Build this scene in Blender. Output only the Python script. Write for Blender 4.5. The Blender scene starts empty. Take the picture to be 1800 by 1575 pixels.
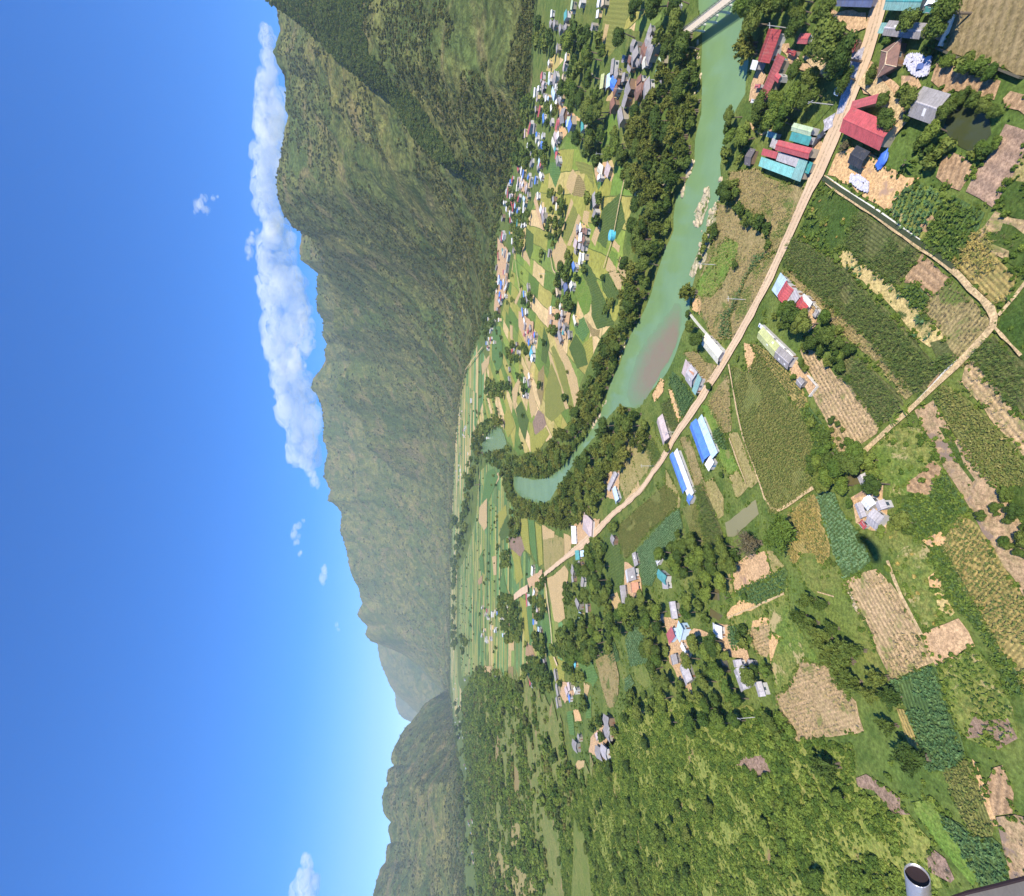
import bpy, math, random, colorsys
import numpy as np
random.seed(7); rng = np.random.default_rng(7)
S = bpy.context.scene; COL = S.collection
# ---------------------------------------------------------------- camera, sky, sun, exposure
F, H0, PW, PH = 850.0, 120.0, 1800.0, 1575.0
P = math.atan((900-770)/F); SP, CP = math.sin(P), math.cos(P)
def ray(px, py):
    u = (787.5-py)/F; v = (px-900.0)/F
    return (u, CP-v*SP, -(SP+v*CP))
def G(px, py, z=0.0):                      # point of the photo -> point of the valley floor (or of height z)
    d = ray(px, py); t = (H0-z)/max(1e-4, -d[2]); return (d[0]*t, d[1]*t)
from mathutils import Matrix, Vector
cam = bpy.data.cameras.new('camera'); co = bpy.data.objects.new('camera', cam); COL.objects.link(co)
Xc = Vector((0, -SP, -CP)); Yc = Vector((1, 0, 0)); Zc = Vector((0, -CP, SP))   # the camera lies on its side
M = Matrix((Xc, Yc, Zc)).transposed().to_4x4(); M.translation = (0, 0, H0)
co.matrix_world = M
cam.sensor_fit = 'HORIZONTAL'; cam.sensor_width = 36; cam.lens = 36*F/PW; cam.clip_start = 0.05; cam.clip_end = 60000
S.camera = co
sd = Vector(ray(1562, 955)).normalized()                # towards the aircraft's own shadow on the fields
el = math.asin(-sd.z); az = math.atan2(-sd.x, -sd.y)     # direction towards the sun
W = bpy.data.worlds.new('World'); S.world = W; W.use_nodes = True
nt = W.node_tree; bg = nt.nodes['Background']
sky = nt.nodes.new('ShaderNodeTexSky'); sky.sky_type = 'NISHITA'; sky.sun_disc = False
sky.sun_elevation = el; sky.sun_rotation = az; sky.air_density = 1.0; sky.dust_density = 0.25; sky.ozone_density = 3.0; sky.altitude = 300
hs = nt.nodes.new('ShaderNodeHueSaturation'); hs.inputs['Saturation'].default_value = 1.58; hs.inputs['Value'].default_value = 1.17; hs.inputs['Hue'].default_value = .502
nt.links.new(sky.outputs[0], hs.inputs['Color']); tn = nt.nodes.new('ShaderNodeMix'); tn.data_type = 'RGBA'; tn.blend_type = 'MULTIPLY'; tn.inputs[0].default_value = 1; tn.inputs[7].default_value = (.78, 1.0, 1.35, 1); nt.links.new(hs.outputs[0], tn.inputs[6]); nt.links.new(tn.outputs[2], bg.inputs['Color']); bg.inputs['Strength'].default_value = 0.102
sl = bpy.data.lights.new('sun', 'SUN'); sl.energy = 5.0; sl.angle = math.radians(.5); sl.color = (1, .93, .80)
so = bpy.data.objects.new('sun', sl); COL.objects.link(so); so.rotation_euler = sd.to_track_quat('-Z', 'Y').to_euler(); so.location = (0, 0, 3000)
S.view_settings.view_transform = 'Standard'; S.view_settings.look = 'None'; S.view_settings.gamma = 1
S.view_settings.exposure = 0.50
S.render.engine = 'CYCLES'; cy = S.cycles
cy.max_bounces = 12; cy.diffuse_bounces = 2; cy.glossy_bounces = 2; cy.transmission_bounces = 2; cy.volume_bounces = 12; cy.transparent_max_bounces = 6
cy.use_denoising = True
cy.caustics_reflective = False; cy.caustics_refractive = False
# ---------------------------------------------------------------- helpers
def tag(o, label=None, cat=None, group=None, kind=None):
    if label: o['label'] = label
    if cat: o['category'] = cat
    if group: o['group'] = group
    if kind: o['kind'] = kind
    return o
def empty(name, loc=(0, 0, 0), rz=0.0, **k):
    o = bpy.data.objects.new(name, None); COL.objects.link(o); o.location = loc; o.rotation_euler = (0, 0, rz); o.empty_display_size = 1
    return tag(o, **k)
def mesh(name, V, Fs, mat=None, parent=None, smooth=False, mats=None, mi=None):
    me = bpy.data.meshes.new(name)
    if isinstance(V, np.ndarray) and isinstance(Fs, np.ndarray):
        n = Fs.shape[1]; me.vertices.add(len(V)); me.vertices.foreach_set('co', V.astype(np.float32).ravel())
        me.loops.add(Fs.size); me.loops.foreach_set('vertex_index', Fs.astype(np.int32).ravel())
        me.polygons.add(len(Fs)); me.polygons.foreach_set('loop_start', np.arange(0, Fs.size, n, dtype=np.int32))
        if smooth: me.polygons.foreach_set('use_smooth', np.ones(len(Fs), bool))
        me.update(calc_edges=True)
    else:
        me.from_pydata([tuple(map(float, v)) for v in V], [], [tuple(map(int, f)) for f in Fs])
        if smooth:
            for p in me.polygons: p.use_smooth = True
        me.update()
    if mats:
        for m in mats: me.materials.append(m)
        if mi is not None: me.polygons.foreach_set('material_index', np.array(mi, dtype=np.int32))
    elif mat: me.materials.append(mat)
    o = bpy.data.objects.new(name, me); COL.objects.link(o)
    if parent: o.parent = parent
    return o
class MB:
    def __init__(s): s.v = []; s.f = []
    def add(s, vs, fs):
        k = len(s.v); s.v += [tuple(v) for v in vs]; s.f += [tuple(i+k for i in f) for f in fs]; return s
    def box(s, x0, x1, y0, y1, z0, z1):
        return s.add([(x0,y0,z0),(x1,y0,z0),(x1,y1,z0),(x0,y1,z0),(x0,y0,z1),(x1,y0,z1),(x1,y1,z1),(x0,y1,z1)],
                     [(0,3,2,1),(4,5,6,7),(0,1,5,4),(1,2,6,5),(2,3,7,6),(3,0,4,7)])
    def tube(s, a, b, r0, r1=None, n=8):
        r1 = r0 if r1 is None else r1; a = Vector(a); b = Vector(b); d = (b-a).normalized()
        x = d.orthogonal().normalized(); y = d.cross(x); vs = []
        for p, r in ((a, r0), (b, r1)):
            for i in range(n):
                t = 2*math.pi*i/n; vs.append(p+(x*math.cos(t)+y*math.sin(t))*r)
        return s.add(vs, [(i, (i+1) % n, n+(i+1) % n, n+i) for i in range(n)]+[tuple(range(n))[::-1], tuple(range(n, 2*n))])
    def slab(s, quad, th):                   # a thin solid plate under a quad
        q = [Vector(p) for p in quad]; n = (q[1]-q[0]).cross(q[2]-q[0]).normalized()
        if n.z < 0: q = q[::-1]; n = -n
        b = [p-n*th for p in q]; k = len(q)
        return s.add(q+b, [tuple(range(k)), tuple(range(2*k-1, k-1, -1))]+[(i, k+i, k+(i+1) % k, (i+1) % k) for i in range(k)])
    def build(s, name, mat, parent=None, smooth=False): return mesh(name, s.v, s.f, mat, parent, smooth)
# value noise
_tab = rng.random((256, 256)).astype(np.float32)
def vn(x, y):
    xi = np.floor(x).astype(int); yi = np.floor(y).astype(int); fx = x-xi; fy = y-yi
    fx = fx*fx*(3-2*fx); fy = fy*fy*(3-2*fy)
    a = _tab[xi % 256, yi % 256]; b = _tab[(xi+1) % 256, yi % 256]; c = _tab[xi % 256, (yi+1) % 256]; d = _tab[(xi+1) % 256, (yi+1) % 256]
    return (a*(1-fx)+b*fx)*(1-fy)+(c*(1-fx)+d*fx)*fy
def fbm(x, y, o=5, g=.5):
    s = 0; a = 1; n = 0
    for i in range(o): s = s+a*vn(x*2**i+17.3*i, y*2**i+5.1*i); n += a; a *= g
    return s/n
def inside(pts, poly):
    x, y = pts[:, 0], pts[:, 1]; c = np.zeros(len(x), bool); j = len(poly)-1
    for i in range(len(poly)):
        xi, yi = poly[i]; xj, yj = poly[j]
        if yi != yj: c ^= ((yi > y) != (yj > y)) & (x < (xj-xi)*(y-yi)/(yj-yi)+xi)
        j = i
    return c
FR = dict(A=(1400,0,4.5), B=(1100,0,4.5), C=(1400,250,4.5), D=(1100,250,4.5), E=(1400,500,4.5), F=(1100,500,4.5), G=(1400,750,4.5), H=(1100,750,4.5),
          I=(1400,1000,4.5), J=(1100,1000,4.5), K=(1400,1225,4.5), L=(1000,1225,4.5), M=(900,0,6), N=(850,240,6), O=(820,480,6), P=(790,700,6),
          Q=(780,900,5.143), R=(780,1150,6), S=(420,0,3.333), T=(420,400,3.333), U=(500,800,3.333), V=(500,1103,3.333), Z=(0,0,1))
def px(fr, p): x0, y0, s = FR[fr]; return (x0+p[0]/s, y0+p[1]/s)
def wp(fr, pts, z=0.0): return [G(*px(fr, p), z) for p in pts]
def jag(poly, step=3.0, amp=.5, seed=0):
    r = random.Random(seed); out = []
    for i in range(len(poly)):
        a = poly[i]; b = poly[(i+1) % len(poly)]; d = math.dist(a, b); n = max(1, min(60, int(d/step)))
        nx, ny = (-(b[1]-a[1])/(d+1e-6), (b[0]-a[0])/(d+1e-6))
        for k in range(n):
            t = k/n; j = r.uniform(-amp, amp) if k else 0
            out.append((a[0]+(b[0]-a[0])*t+nx*j, a[1]+(b[1]-a[1])*t+ny*j))
    return out
# ---------------------------------------------------------------- materials
class NT:
    def __init__(s, name):
        s.m = bpy.data.materials.new(name); s.m.use_nodes = True; s.t = s.m.node_tree; s.b = s.t.nodes['Principled BSDF']
    def n(s, t, **k):
        o = s.t.nodes.new(t)
        for a, v in k.items(): setattr(o, a, v)
        return o
    def l(s, a, b): s.t.links.new(a, b)
    def coord(s, kind='Object', sc=(1,1,1), rot=0, loc=(0,0,0)):
        c = s.n('ShaderNodeTexCoord'); m = s.n('ShaderNodeMapping'); s.l(c.outputs[kind], m.inputs[0])
        m.inputs['Scale'].default_value = sc; m.inputs['Rotation'].default_value = (0, 0, rot); m.inputs['Location'].default_value = loc
        return m.outputs[0]
    def pos(s, sc=(1,1,1), rot=0, loc=(0,0,0)):
        c = s.n('ShaderNodeNewGeometry'); m = s.n('ShaderNodeMapping'); s.l(c.outputs['Position'], m.inputs[0])
        m.inputs['Scale'].default_value = sc; m.inputs['Rotation'].default_value = (0, 0, rot); m.inputs['Location'].default_value = loc
        return m.outputs[0]
    def noise(s, vec, sc, det=4, rough=.6, dist=0):
        o = s.n('ShaderNodeTexNoise'); o.inputs['Scale'].default_value = sc; o.inputs['Detail'].default_value = det; o.inputs['Roughness'].default_value = rough
        o.inputs['Distortion'].default_value = dist; s.l(vec, o.inputs['Vector']); return o.outputs['Fac']
    def ramp(s, fac, pts, interp='LINEAR'):
        o = s.n('ShaderNodeValToRGB'); r = o.color_ramp; r.interpolation = interp
        while len(r.elements) < len(pts): r.elements.new(.5)
        for e, (p, c) in zip(r.elements, pts): e.position = p; e.color = (*c, 1) if not isinstance(c, (int, float)) else (c, c, c, 1)
        s.l(fac, o.inputs[0]); return o.outputs[0]
    def mix(s, f, a, b, mode='MIX'):
        o = s.n('ShaderNodeMix', data_type='RGBA', blend_type=mode)
        for i, v in ((0, f), (6, a), (7, b)):
            if isinstance(v, (int, float)): o.inputs[i].default_value = v
            elif isinstance(v, tuple): o.inputs[i].default_value = (*v, 1)
            else: s.l(v, o.inputs[i])
        return o.outputs[2]
    def math(s, op, a, b=0.0, c=0.0):
        o = s.n('ShaderNodeMath', operation=op)
        for i, v in enumerate((a, b, c)):
            if isinstance(v, (int, float)): o.inputs[i].default_value = v
            else: s.l(v, o.inputs[i])
        return o.outputs[0]
    def bump(s, h, st=.5, d=.1):
        o = s.n('ShaderNodeBump'); o.inputs['Strength'].default_value = st; o.inputs['Distance'].default_value = d; s.l(h, o.inputs['Height'])
        s.l(o.outputs[0], s.b.inputs['Normal'])
    def done(s, col, rough=.9, spec=.2):
        if isinstance(col, tuple): s.b.inputs['Base Color'].default_value = (*col, 1)
        else: s.l(col, s.b.inputs['Base Color'])
        s.b.inputs['Roughness'].default_value = rough; s.b.inputs['Specular IOR Level'].default_value = spec
        return s.m
def mul(c, k): return tuple(min(1, x*k) for x in c)
def fieldmat(name, c1, c2, c3, sp=0.0, st=.5, sc=None, patch=None, pa=.55, fine=1.0, bump=.4, blot=12):
    """c1/c2 broad variation, c3 fine speckle; sp = row spacing in metres along local x; patch = second ground colour in big patches"""
    m = NT(name); v = m.pos()
    a = m.noise(v, 1/14, 4, .6, .4); b = m.noise(v, 1/1.6, 5, .7); f = m.noise(v, 1.6, 4, .75)
    col = m.mix(m.ramp(a, [(.35, 0), (.65, 1)]), c1, c2)
    col = m.mix(m.ramp(b, [(.42, 0), (.62, .75)]), col, c3)
    col = m.mix(.9*fine, col, m.ramp(f, [(.28, .35), (.5, 1), (.72, 1.75)]), 'MULTIPLY')
    if patch:
        p = m.noise(v, 1/blot, 6, .62, .6); e = m.math('ADD', p, m.math('MULTIPLY', m.math('SUBTRACT', f, .5), .25))
        col = m.mix(m.ramp(e, [(pa, 0), (pa+.06, 1)]), col, patch)
    h = f
    if sp:
        o = m.coord('Object'); x = m.n('ShaderNodeSeparateXYZ'); m.l(o, x.inputs[0])
        w = m.math('ADD', m.math('MULTIPLY', x.outputs[1], 2*math.pi/sp), m.math('MULTIPLY', b, 3.0))
        s1 = m.math('ADD', m.math('MULTIPLY', m.math('SINE', w), .5), .5)
        k = m.math('MULTIPLY', s1, m.ramp(m.noise(v, 1/5, 3), [(.3, .4), (.6, 1)]))
        col = m.mix(m.math('MULTIPLY', k, st), col, sc or mul(c3, .5)); h = m.math('ADD', f, m.math('MULTIPLY', s1, 1.2))
    m.bump(h, bump, .25)
    return m.done(col, .95, .1)
GR1, GR2, GR3 = (.10,.15,.035), (.15,.17,.04), (.05,.10,.02)
FM = {}
def fm(k, *a, **kw): FM[k] = fieldmat(k, *a, **kw)
fm('plow', (.46,.30,.16), (.40,.26,.14), (.32,.20,.105), 1.6, .35)
fm('plowlight', (.58,.38,.20), (.52,.34,.18), (.44,.28,.15), 0, patch=(.33,.21,.15), pa=.60, blot=9)
fm('plowgrey', (.33,.22,.16), (.26,.18,.12), (.18,.13,.08), 0, patch=(.12,.14,.04), pa=.66)
fm('plowpatch', (.48,.31,.17), (.40,.27,.15), (.27,.21,.10), 0, patch=(.25,.18,.13), pa=.54, blot=8)
fm('furrow', (.42,.28,.18), (.38,.25,.16), (.34,.22,.145), 3.0, .5, (.16,.11,.08))
fm('mown', (.22,.165,.075), (.27,.20,.10), (.17,.135,.055), 2.2, .45, (.33,.25,.13))
fm('sand', (.68,.43,.19), (.60,.38,.18), (.50,.31,.15), 0, patch=(.42,.27,.17), pa=.62, blot=9)
fm('sandgreen', (.60,.44,.19), (.52,.40,.16), (.34,.28,.10), 0, patch=(.06,.09,.025), pa=.55, blot=7)
fm('drygrass', (.30,.25,.09), (.36,.28,.12), (.22,.20,.06), 0, patch=(.13,.16,.04), pa=.62)
fm('grass', (.15,.19,.04), (.21,.21,.055), (.10,.14,.03), 0, patch=(.10,.15,.03), pa=.58)
fm('grassbright', (.13,.22,.035), (.19,.24,.05), (.09,.17,.025), 0, patch=(.23,.22,.07), pa=.62)
fm('grassdark', (.055,.10,.02), (.09,.12,.025), (.04,.075,.015), 0, patch=(.15,.14,.05), pa=.64)
fm('meadow', (.14,.20,.035), (.24,.23,.06), (.07,.12,.025), 0, patch=(.42,.33,.15), pa=.58, blot=9)
fm('soilcorn', (.13,.14,.05), (.16,.15,.06), (.08,.10,.03), .9, .3)
fm('soildry', (.33,.26,.11), (.38,.28,.13), (.22,.19,.07), .9, .3, patch=(.13,.17,.04), pa=.55)
fm('soilyellow', (.42,.31,.11), (.36,.26,.09), (.2,.18,.06), .9, .35, (.12,.13,.04), patch=(.08,.12,.03), pa=.64)
fm('soilpink', (.50,.34,.18), (.43,.30,.16), (.33,.25,.11), 1.25, .2, (.22,.17,.08), patch=(.22,.22,.07), pa=.57, blot=7)
fm('soilleaf', (.08,.14,.045), (.11,.16,.05), (.06,.11,.035), 1.0, .4)
fm('soilbean', (.17,.19,.05), (.22,.20,.06), (.12,.14,.04), .8, .3)
def mosaic(name, cols, sx, sy, rot, seed=0.0):
    m = NT(name); v = m.pos(rot=rot, loc=(seed, seed*1.7, 0))
    br = m.n('ShaderNodeTexBrick'); br.offset = .37; br.squash = 1.6; br.squash_frequency = 3; m.l(v, br.inputs[0])
    nz = m.n('ShaderNodeTexNoise'); nz.inputs['Scale'].default_value = 1/60; m.l(v, nz.inputs['Vector'])
    va = m.n('ShaderNodeVectorMath', operation='MULTIPLY_ADD'); m.l(nz.outputs['Color'], va.inputs[0]); va.inputs[1].default_value = (7, 7, 0); m.l(v, va.inputs[2])
    m.l(va.outputs[0], br.inputs[0])
    br.inputs['Color1'].default_value = (0,0,0,1); br.inputs['Color2'].default_value = (1,1,1,1); br.inputs['Mortar'].default_value = (.5,.5,.5,1)
    br.inputs['Scale'].default_value = 1; br.inputs['Mortar Size'].default_value = .45; br.inputs['Mortar Smooth'].default_value = .2
    br.inputs['Brick Width'].default_value = sx; br.inputs['Row Height'].default_value = sy
    col = m.ramp(br.outputs['Color'], [((i+.001)/len(cols), c) for i, c in enumerate(cols)], 'CONSTANT')
    f = m.noise(v, 1/4, 5, .7); g = m.noise(v, 1/40, 3)
    col = m.mix(.8, col, m.ramp(f, [(.3, .6), (.7, 1.4)]), 'MULTIPLY'); col = m.mix(.6, col, m.ramp(g, [(.3, .75), (.7, 1.25)]), 'MULTIPLY')
    col = m.mix(br.outputs['Fac'], col, (.10,.13,.03)); m.bump(f, .4, .3)
    return m.done(col, .95, .1)
PC = [(.29,.28,.06), (.17,.23,.05), (.36,.31,.08), (.22,.28,.05), (.54,.40,.17), (.11,.18,.035), (.30,.29,.06), (.60,.43,.20), (.16,.25,.045), (.34,.30,.07), (.13,.2,.04), (.45,.36,.12)]
PG = [(.12,.22,.07), (.20,.27,.07), (.24,.25,.07), (.09,.17,.05), (.34,.31,.09), (.14,.27,.09), (.48,.36,.15), (.07,.13,.04), (.22,.28,.06), (.16,.20,.06), (.40,.35,.11), (.11,.2,.07)]
FM['paddy'] = mosaic('paddy', PC, 75, 19, math.radians(-62))
FM['paddygreen'] = mosaic('paddygreen', PG, 110, 17, math.radians(4), 37)
FM['paddyfar'] = mosaic('paddyfar', PG[:7]+PC[4:8], 190, 48, math.radians(10), 91)
fm('tan', (.54,.38,.18), (.47,.34,.16), (.41,.29,.13), 0, fine=.8)
fm('olive', (.25,.24,.06), (.21,.22,.055), (.17,.19,.045), 2.5, .25)
fm('yellow', (.36,.33,.07), (.30,.29,.06), (.24,.24,.05), 2.5, .25)
fm('cornfar', (.09,.14,.035), (.12,.16,.04), (.06,.10,.025), 2, .35)
fm('greenfar', (.10,.20,.055), (.14,.23,.06), (.08,.15,.045), 2, .25)
fm('brownfar', (.30,.22,.09), (.34,.25,.11), (.2,.17,.06), 1.5, .35, patch=(.14,.16,.05), pa=.63)
def plain(name, c, rough=.8, spec=.3, var=.25, sc=1.5, metal=0):
    m = NT(name); v = m.coord('Object'); f = m.noise(v, sc, 5, .65); o = m.n('ShaderNodeObjectInfo')
    col = m.mix(1.0, c, m.ramp(f, [(.25, 1-var), (.75, 1+var)]), 'MULTIPLY')
    m.bump(f, .2, .05); m.b.inputs['Metallic'].default_value = metal
    return m.done(col, rough, spec)
def leafmat(name, c1, c2, c3, trans=.25):
    m = NT(name); o = m.n('ShaderNodeObjectInfo'); v = m.pos()
    f = m.noise(v, .45, 3, .6)
    r = m.math('ADD', m.math('MULTIPLY', o.outputs['Random'], .6), m.math('MULTIPLY', f, .45))
    col = m.ramp(r, [(.2, c1), (.5, c2), (.85, c3)])
    col = m.mix(.8, col, m.ramp(m.noise(v, 2.2, 2, .7), [(.3, .5), (.7, 1.5)]), 'MULTIPLY')
    m.done(col, .75, .15)
    t = m.n('ShaderNodeBsdfTranslucent'); m.l(col, t.inputs[0]); mx = m.n('ShaderNodeMixShader'); mx.inputs[0].default_value = trans
    out = m.t.nodes['Material Output']; m.l(m.b.outputs[0], mx.inputs[1]); m.l(t.outputs[0], mx.inputs[2]); m.l(mx.outputs[0], out.inputs[0])
    return m.m
LM = dict(tree=leafmat('tree_leaves', (.058,.100,.020), (.104,.150,.028), (.185,.215,.042)),
          bamboo=leafmat('bamboo_leaves', (.09,.12,.022), (.145,.17,.03), (.23,.235,.048)),
          bush=leafmat('bush_leaves', (.065,.118,.02), (.115,.175,.028), (.20,.25,.042)),
          lime=leafmat('bright_leaves', (.10,.17,.03), (.15,.21,.035), (.20,.24,.045)),
          hill=leafmat('hill_leaves', (.062,.085,.020), (.112,.128,.029), (.20,.18,.047)),
          scrub=leafmat('scrub_leaves', (.075,.132,.022), (.125,.19,.03), (.215,.275,.046)),
          corn=leafmat('corn_leaves', (.085,.14,.033), (.125,.18,.042), (.20,.235,.055)),
          dry=leafmat('dry_corn_leaves', (.38,.28,.10), (.50,.37,.15), (.24,.27,.07)),
          yellow=leafmat('yellowing_leaves', (.40,.30,.07), (.48,.36,.11), (.22,.23,.05)),
          leafy=leafmat('cassava_leaves', (.075,.155,.055), (.11,.20,.07), (.17,.26,.085)),
          cabbage=leafmat('pale_crop_leaves', (.13,.24,.10), (.18,.30,.13), (.24,.34,.15)),
          bean=leafmat('bean_leaves', (.13,.18,.04), (.20,.22,.055), (.30,.27,.08)),
          stalk=leafmat('stalks', (.13,.11,.05), (.24,.18,.08), (.36,.26,.13)),
          dead=leafmat('bare_twigs', (.16,.13,.07), (.20,.17,.09), (.26,.21,.12)))
BARK = plain('bark', (.16,.12,.08))
# ---------------------------------------------------------------- ground, mountains
NG = NT('ground'); v = NG.pos()
a = NG.noise(v, 1/70, 5, .6, .5); b_ = NG.noise(v, 1/9, 5, .65); f_ = NG.noise(v, .9, 5, .75)
cg = NG.mix(NG.ramp(a, [(.35, 0), (.65, 1)]), (.105,.16,.033), (.17,.185,.045)); cg = NG.mix(NG.ramp(b_, [(.45, 0), (.6, .8)]), cg, (.065,.11,.022))
cg = NG.mix(NG.ramp(b_, [(.24, .8), (.34, 0)]), cg, (.34,.26,.11)); cg = NG.mix(.9, cg, NG.ramp(f_, [(.28, .4), (.5, 1), (.72, 1.7)]), 'MULTIPLY')
NG.bump(f_, .6, .4); NG.done(cg, .95, .1)
mesh('ground', [(-30000,-30000,0),(30000,-30000,0),(30000,30000,0),(-30000,30000,0)], [(0,1,2,3)], NG.m)['kind'] = 'structure'
def asl(p):                                # photo point -> (bearing X/Y, slope of the sight line)
    d = ray(*p); return d[0]/d[1], d[2]/d[1]
def tabl(pts):
    q = sorted(asl(p) for p in pts); return np.array([x[0] for x in q]), np.array([x[1] for x in q])
def dist_tab(pts):                         # foot line on the valley floor -> distance Y by bearing
    q = sorted((asl(p)[0], G(*p)[1]) for p in pts); return np.array([x[0] for x in q]), np.array([x[1] for x in q])
def ytab(d): q = sorted((asl((700, y))[0], Y) for y, Y in d.items()); return np.array([x[0] for x in q]), np.array([x[1] for x in q])
FOOT = dist_tab([(985,-200),(950,-60),(945,0),(938,60),(935,150),(915,225),(893,300),(872,400),(866,470),(858,545),(840,590),(822,640),(810,690),(804,740),(798,820),(794,920),(792,1000),(791,1100),(790,1225)])
FOOTL = dist_tab([(789,1180),(791,1222),(799,1283),(806,1340),(812,1373),(815,1450),(815,1575),(817,1750)])
LAY = [
 (tabl([(440,-160),(455,-60),(469,0),(500,22),(540,50),(568,78),(597,111),(620,128),(642,144),(678,168),(705,204),(738,252),(790,300),(850,345),(905,380)]), FOOT, ytab({-160:1700,0:1500,111:1300,204:1160,300:1030,380:900}), 1),
 (tabl([(500,-160),(495,-60),(486,5),(486,15),(493,55),(479,91),(488,112),(499,129),(501,160),(500,192),(504,204),(500,228),(492,288),(484,313),(488,335),(492,357),(497,372),(501,381),(519,402),(546,418),(564,454),(573,484),(588,526),(586,580),(612,616),(616,637),(594,664),(591,688),(606,712),(627,727),(638,750),(645,787),(700,830),(780,870)]), FOOT, ytab({-160:2400,0:2300,200:2300,350:2550,450:3000,545:3800,640:4400,790:5000,870:5300}), 1),
 (tabl([(500,350),(531,410),(526,436),(529,457),(543,468),(559,481),(556,496),(558,511),(556,544),(568,565),(567,592),(574,604),(570,616),(571,637),(549,667),(547,682),(558,697),(567,724),(568,750),(567,772),(576,793),(570,820),(570,838),(580,862),(575,880),(586,885),(599,900),(599,920),(597,935),(604,950),(608,968),(615,1004),(629,1034),(636,1061),(626,1080),(636,1092),(646,1102),(641,1115),(650,1127),(668,1133),(690,1142),(710,1151),(740,1175),(770,1208),(790,1222)]), FOOT, ytab({350:4000,480:4300,640:5600,820:6400,1000:7000,1220:8600}), 1),
 (tabl([(640,1080),(655,1125),(663,1133),(665,1151),(668,1162),(671,1172),(683,1199),(689,1211),(695,1220),(710,1232),(734,1253),(760,1280),(789,1310)]), (np.array([-2., 2.]), np.array([7500., 7500.])), (np.array([-2., 2.]), np.array([10500., 10500.])), .8),
 (tabl([(690,1190),(695,1220),(695,1236),(697,1246),(702,1256),(709,1263),(722,1269),(740,1285),(780,1330)]), (np.array([-2., 2.]), np.array([11500., 11500.])), (np.array([-2., 2.]), np.array([14000., 14000.])), .6),
 (tabl([(790,1212),(770,1223),(749,1235),(735,1252),(722,1269),(710,1283),(702,1297),(695,1310),(689,1325),(687,1337),(692,1346),(683,1352),(680,1361),(679,1372),(683,1379),(675,1387),(672,1398),(671,1415),(674,1427),(680,1437),(687,1445),(684,1452),(683,1460),(686,1473),(687,1481),(680,1487),(678,1500),(677,1517),(668,1528),(666,1538),(661,1552),(656,1568),(650,1620),(640,1750)]), FOOTL, ytab({1180:5000,1283:5200,1400:4600,1575:4000,1750:3700}), 1)]
PE = ytab({-160:1.2,300:1.25,430:1.6,545:2.5,640:2.7,800:2.4,1000:2.0,1220:1.8})
def smoothed(sk, w):
    g = np.linspace(-2, 2, 4001); v = np.interp(g, sk[0], sk[1], left=-.3, right=-.3); k = np.exp(-.5*(np.arange(-200, 201)*.001/w)**2); k /= k.sum()
    ok = (g > sk[0][0]) & (g < sk[0][-1]); vv = np.where(ok, v, 0); return g, np.convolve(vv, k, 'same')/np.maximum(np.convolve(ok.astype(float), k, 'same'), 1e-3)
SKS = [smoothed(l[0], .045) for l in LAY]
def hmt(X, Y):
    a = X/Y; h = np.full(X.shape, -6.0)
    wx = X+260*(fbm(X/700, Y/700, 3)-.5); wy = Y+260*(fbm(X/700+40, Y/700+9, 3)-.5)
    big = 1-np.abs(2*fbm(wx/520, wy/520, 4)-1); med = 1-np.abs(2*fbm(wx/170+7, wy/170, 4)-1); sm = fbm(X/45, Y/45, 4)
    for i, (sk, ft, rd, rel) in enumerate(LAY):
        s = np.interp(a, sk[0], sk[1], left=-.3, right=-.3); yb = np.interp(a, ft[0], ft[1]); yr = np.interp(a, rd[0], rd[1])
        yr = np.maximum(yr, yb+250); zr = H0+yr*s; t = (Y-yb)/(yr-yb); tc = np.clip(t, 0, 1)
        f_ = np.clip((t-.45)/.55, 0, 1)**1.6; wa = a+(1-tc)*.05*(fbm(X/600+3, Y/600, 3)-.5)*2; zs = H0+yr*np.interp(wa, SKS[i][0], SKS[i][1]); zf = np.minimum(zs, zr*1.35+60)*(1-f_)+zr*f_; zf = np.where(t < 1, zf, zr)
        pe = np.interp(a, PE[0], PE[1]) if i in (1, 2) else 1.25
        prof = np.where(t < 1, .2*tc**1.3+.8*tc**pe, 1-.75*np.clip(t-1, 0, 1)**1.2)
        env = np.sin(np.pi*np.clip(t, 0, 1))**.8*np.clip(t*4, 0, 1)
        z = zf*prof+env*rel*np.minimum(1, zr/500)*((big-.75)*110+(med-.75)*22)*(yr-yb)/1600*.9
        z = z+np.clip(t*6, 0, 1)*(sm-.5)*(10+.004*Y)
        z = np.where((zr > 5) & (t > -.002), z, -6); h = np.maximum(h, z)
    return h
NA, NR = 1300, 820
A_, L_ = np.meshgrid(np.linspace(-1.3, 1.35, NA), np.linspace(math.log(480), math.log(16000), NR), indexing='ij')
YY = np.exp(L_); XX = A_*YY; ZZ = hmt(XX, YY)
Vt = np.stack([XX, YY, ZZ], -1).reshape(-1, 3); idx = np.arange(NA*NR).reshape(NA, NR)
Ft = np.stack([idx[:-1,:-1], idx[1:,:-1], idx[1:,1:], idx[:-1,1:]], -1).reshape(-1, 4)
Ft = Ft[(Vt[Ft][:, :, 2] > -5.5).any(1)]
used = np.zeros(len(Vt), bool); used[Ft.ravel()] = True; rem = np.cumsum(used)-1
MT = NT('mountain'); v = MT.pos()
n1 = MT.noise(v, 1/420, 5, .6, 1.0); n2 = MT.noise(v, 1/90, 5, .65, .8); n3 = MT.noise(v, 1/14, 5, .7); n4 = MT.noise(v, 1/230, 4, .6, 1.5)
c = MT.mix(MT.ramp(n1, [(.38, 0), (.62, 1)]), (.085,.118,.031), (.185,.170,.050))
c = MT.mix(MT.ramp(n2, [(.42, 0), (.62, .85)]), c, (.052,.080,.021)); c = MT.mix(MT.ramp(n4, [(.54, 0), (.66, .7)]), c, (.20,.155,.068))
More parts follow.
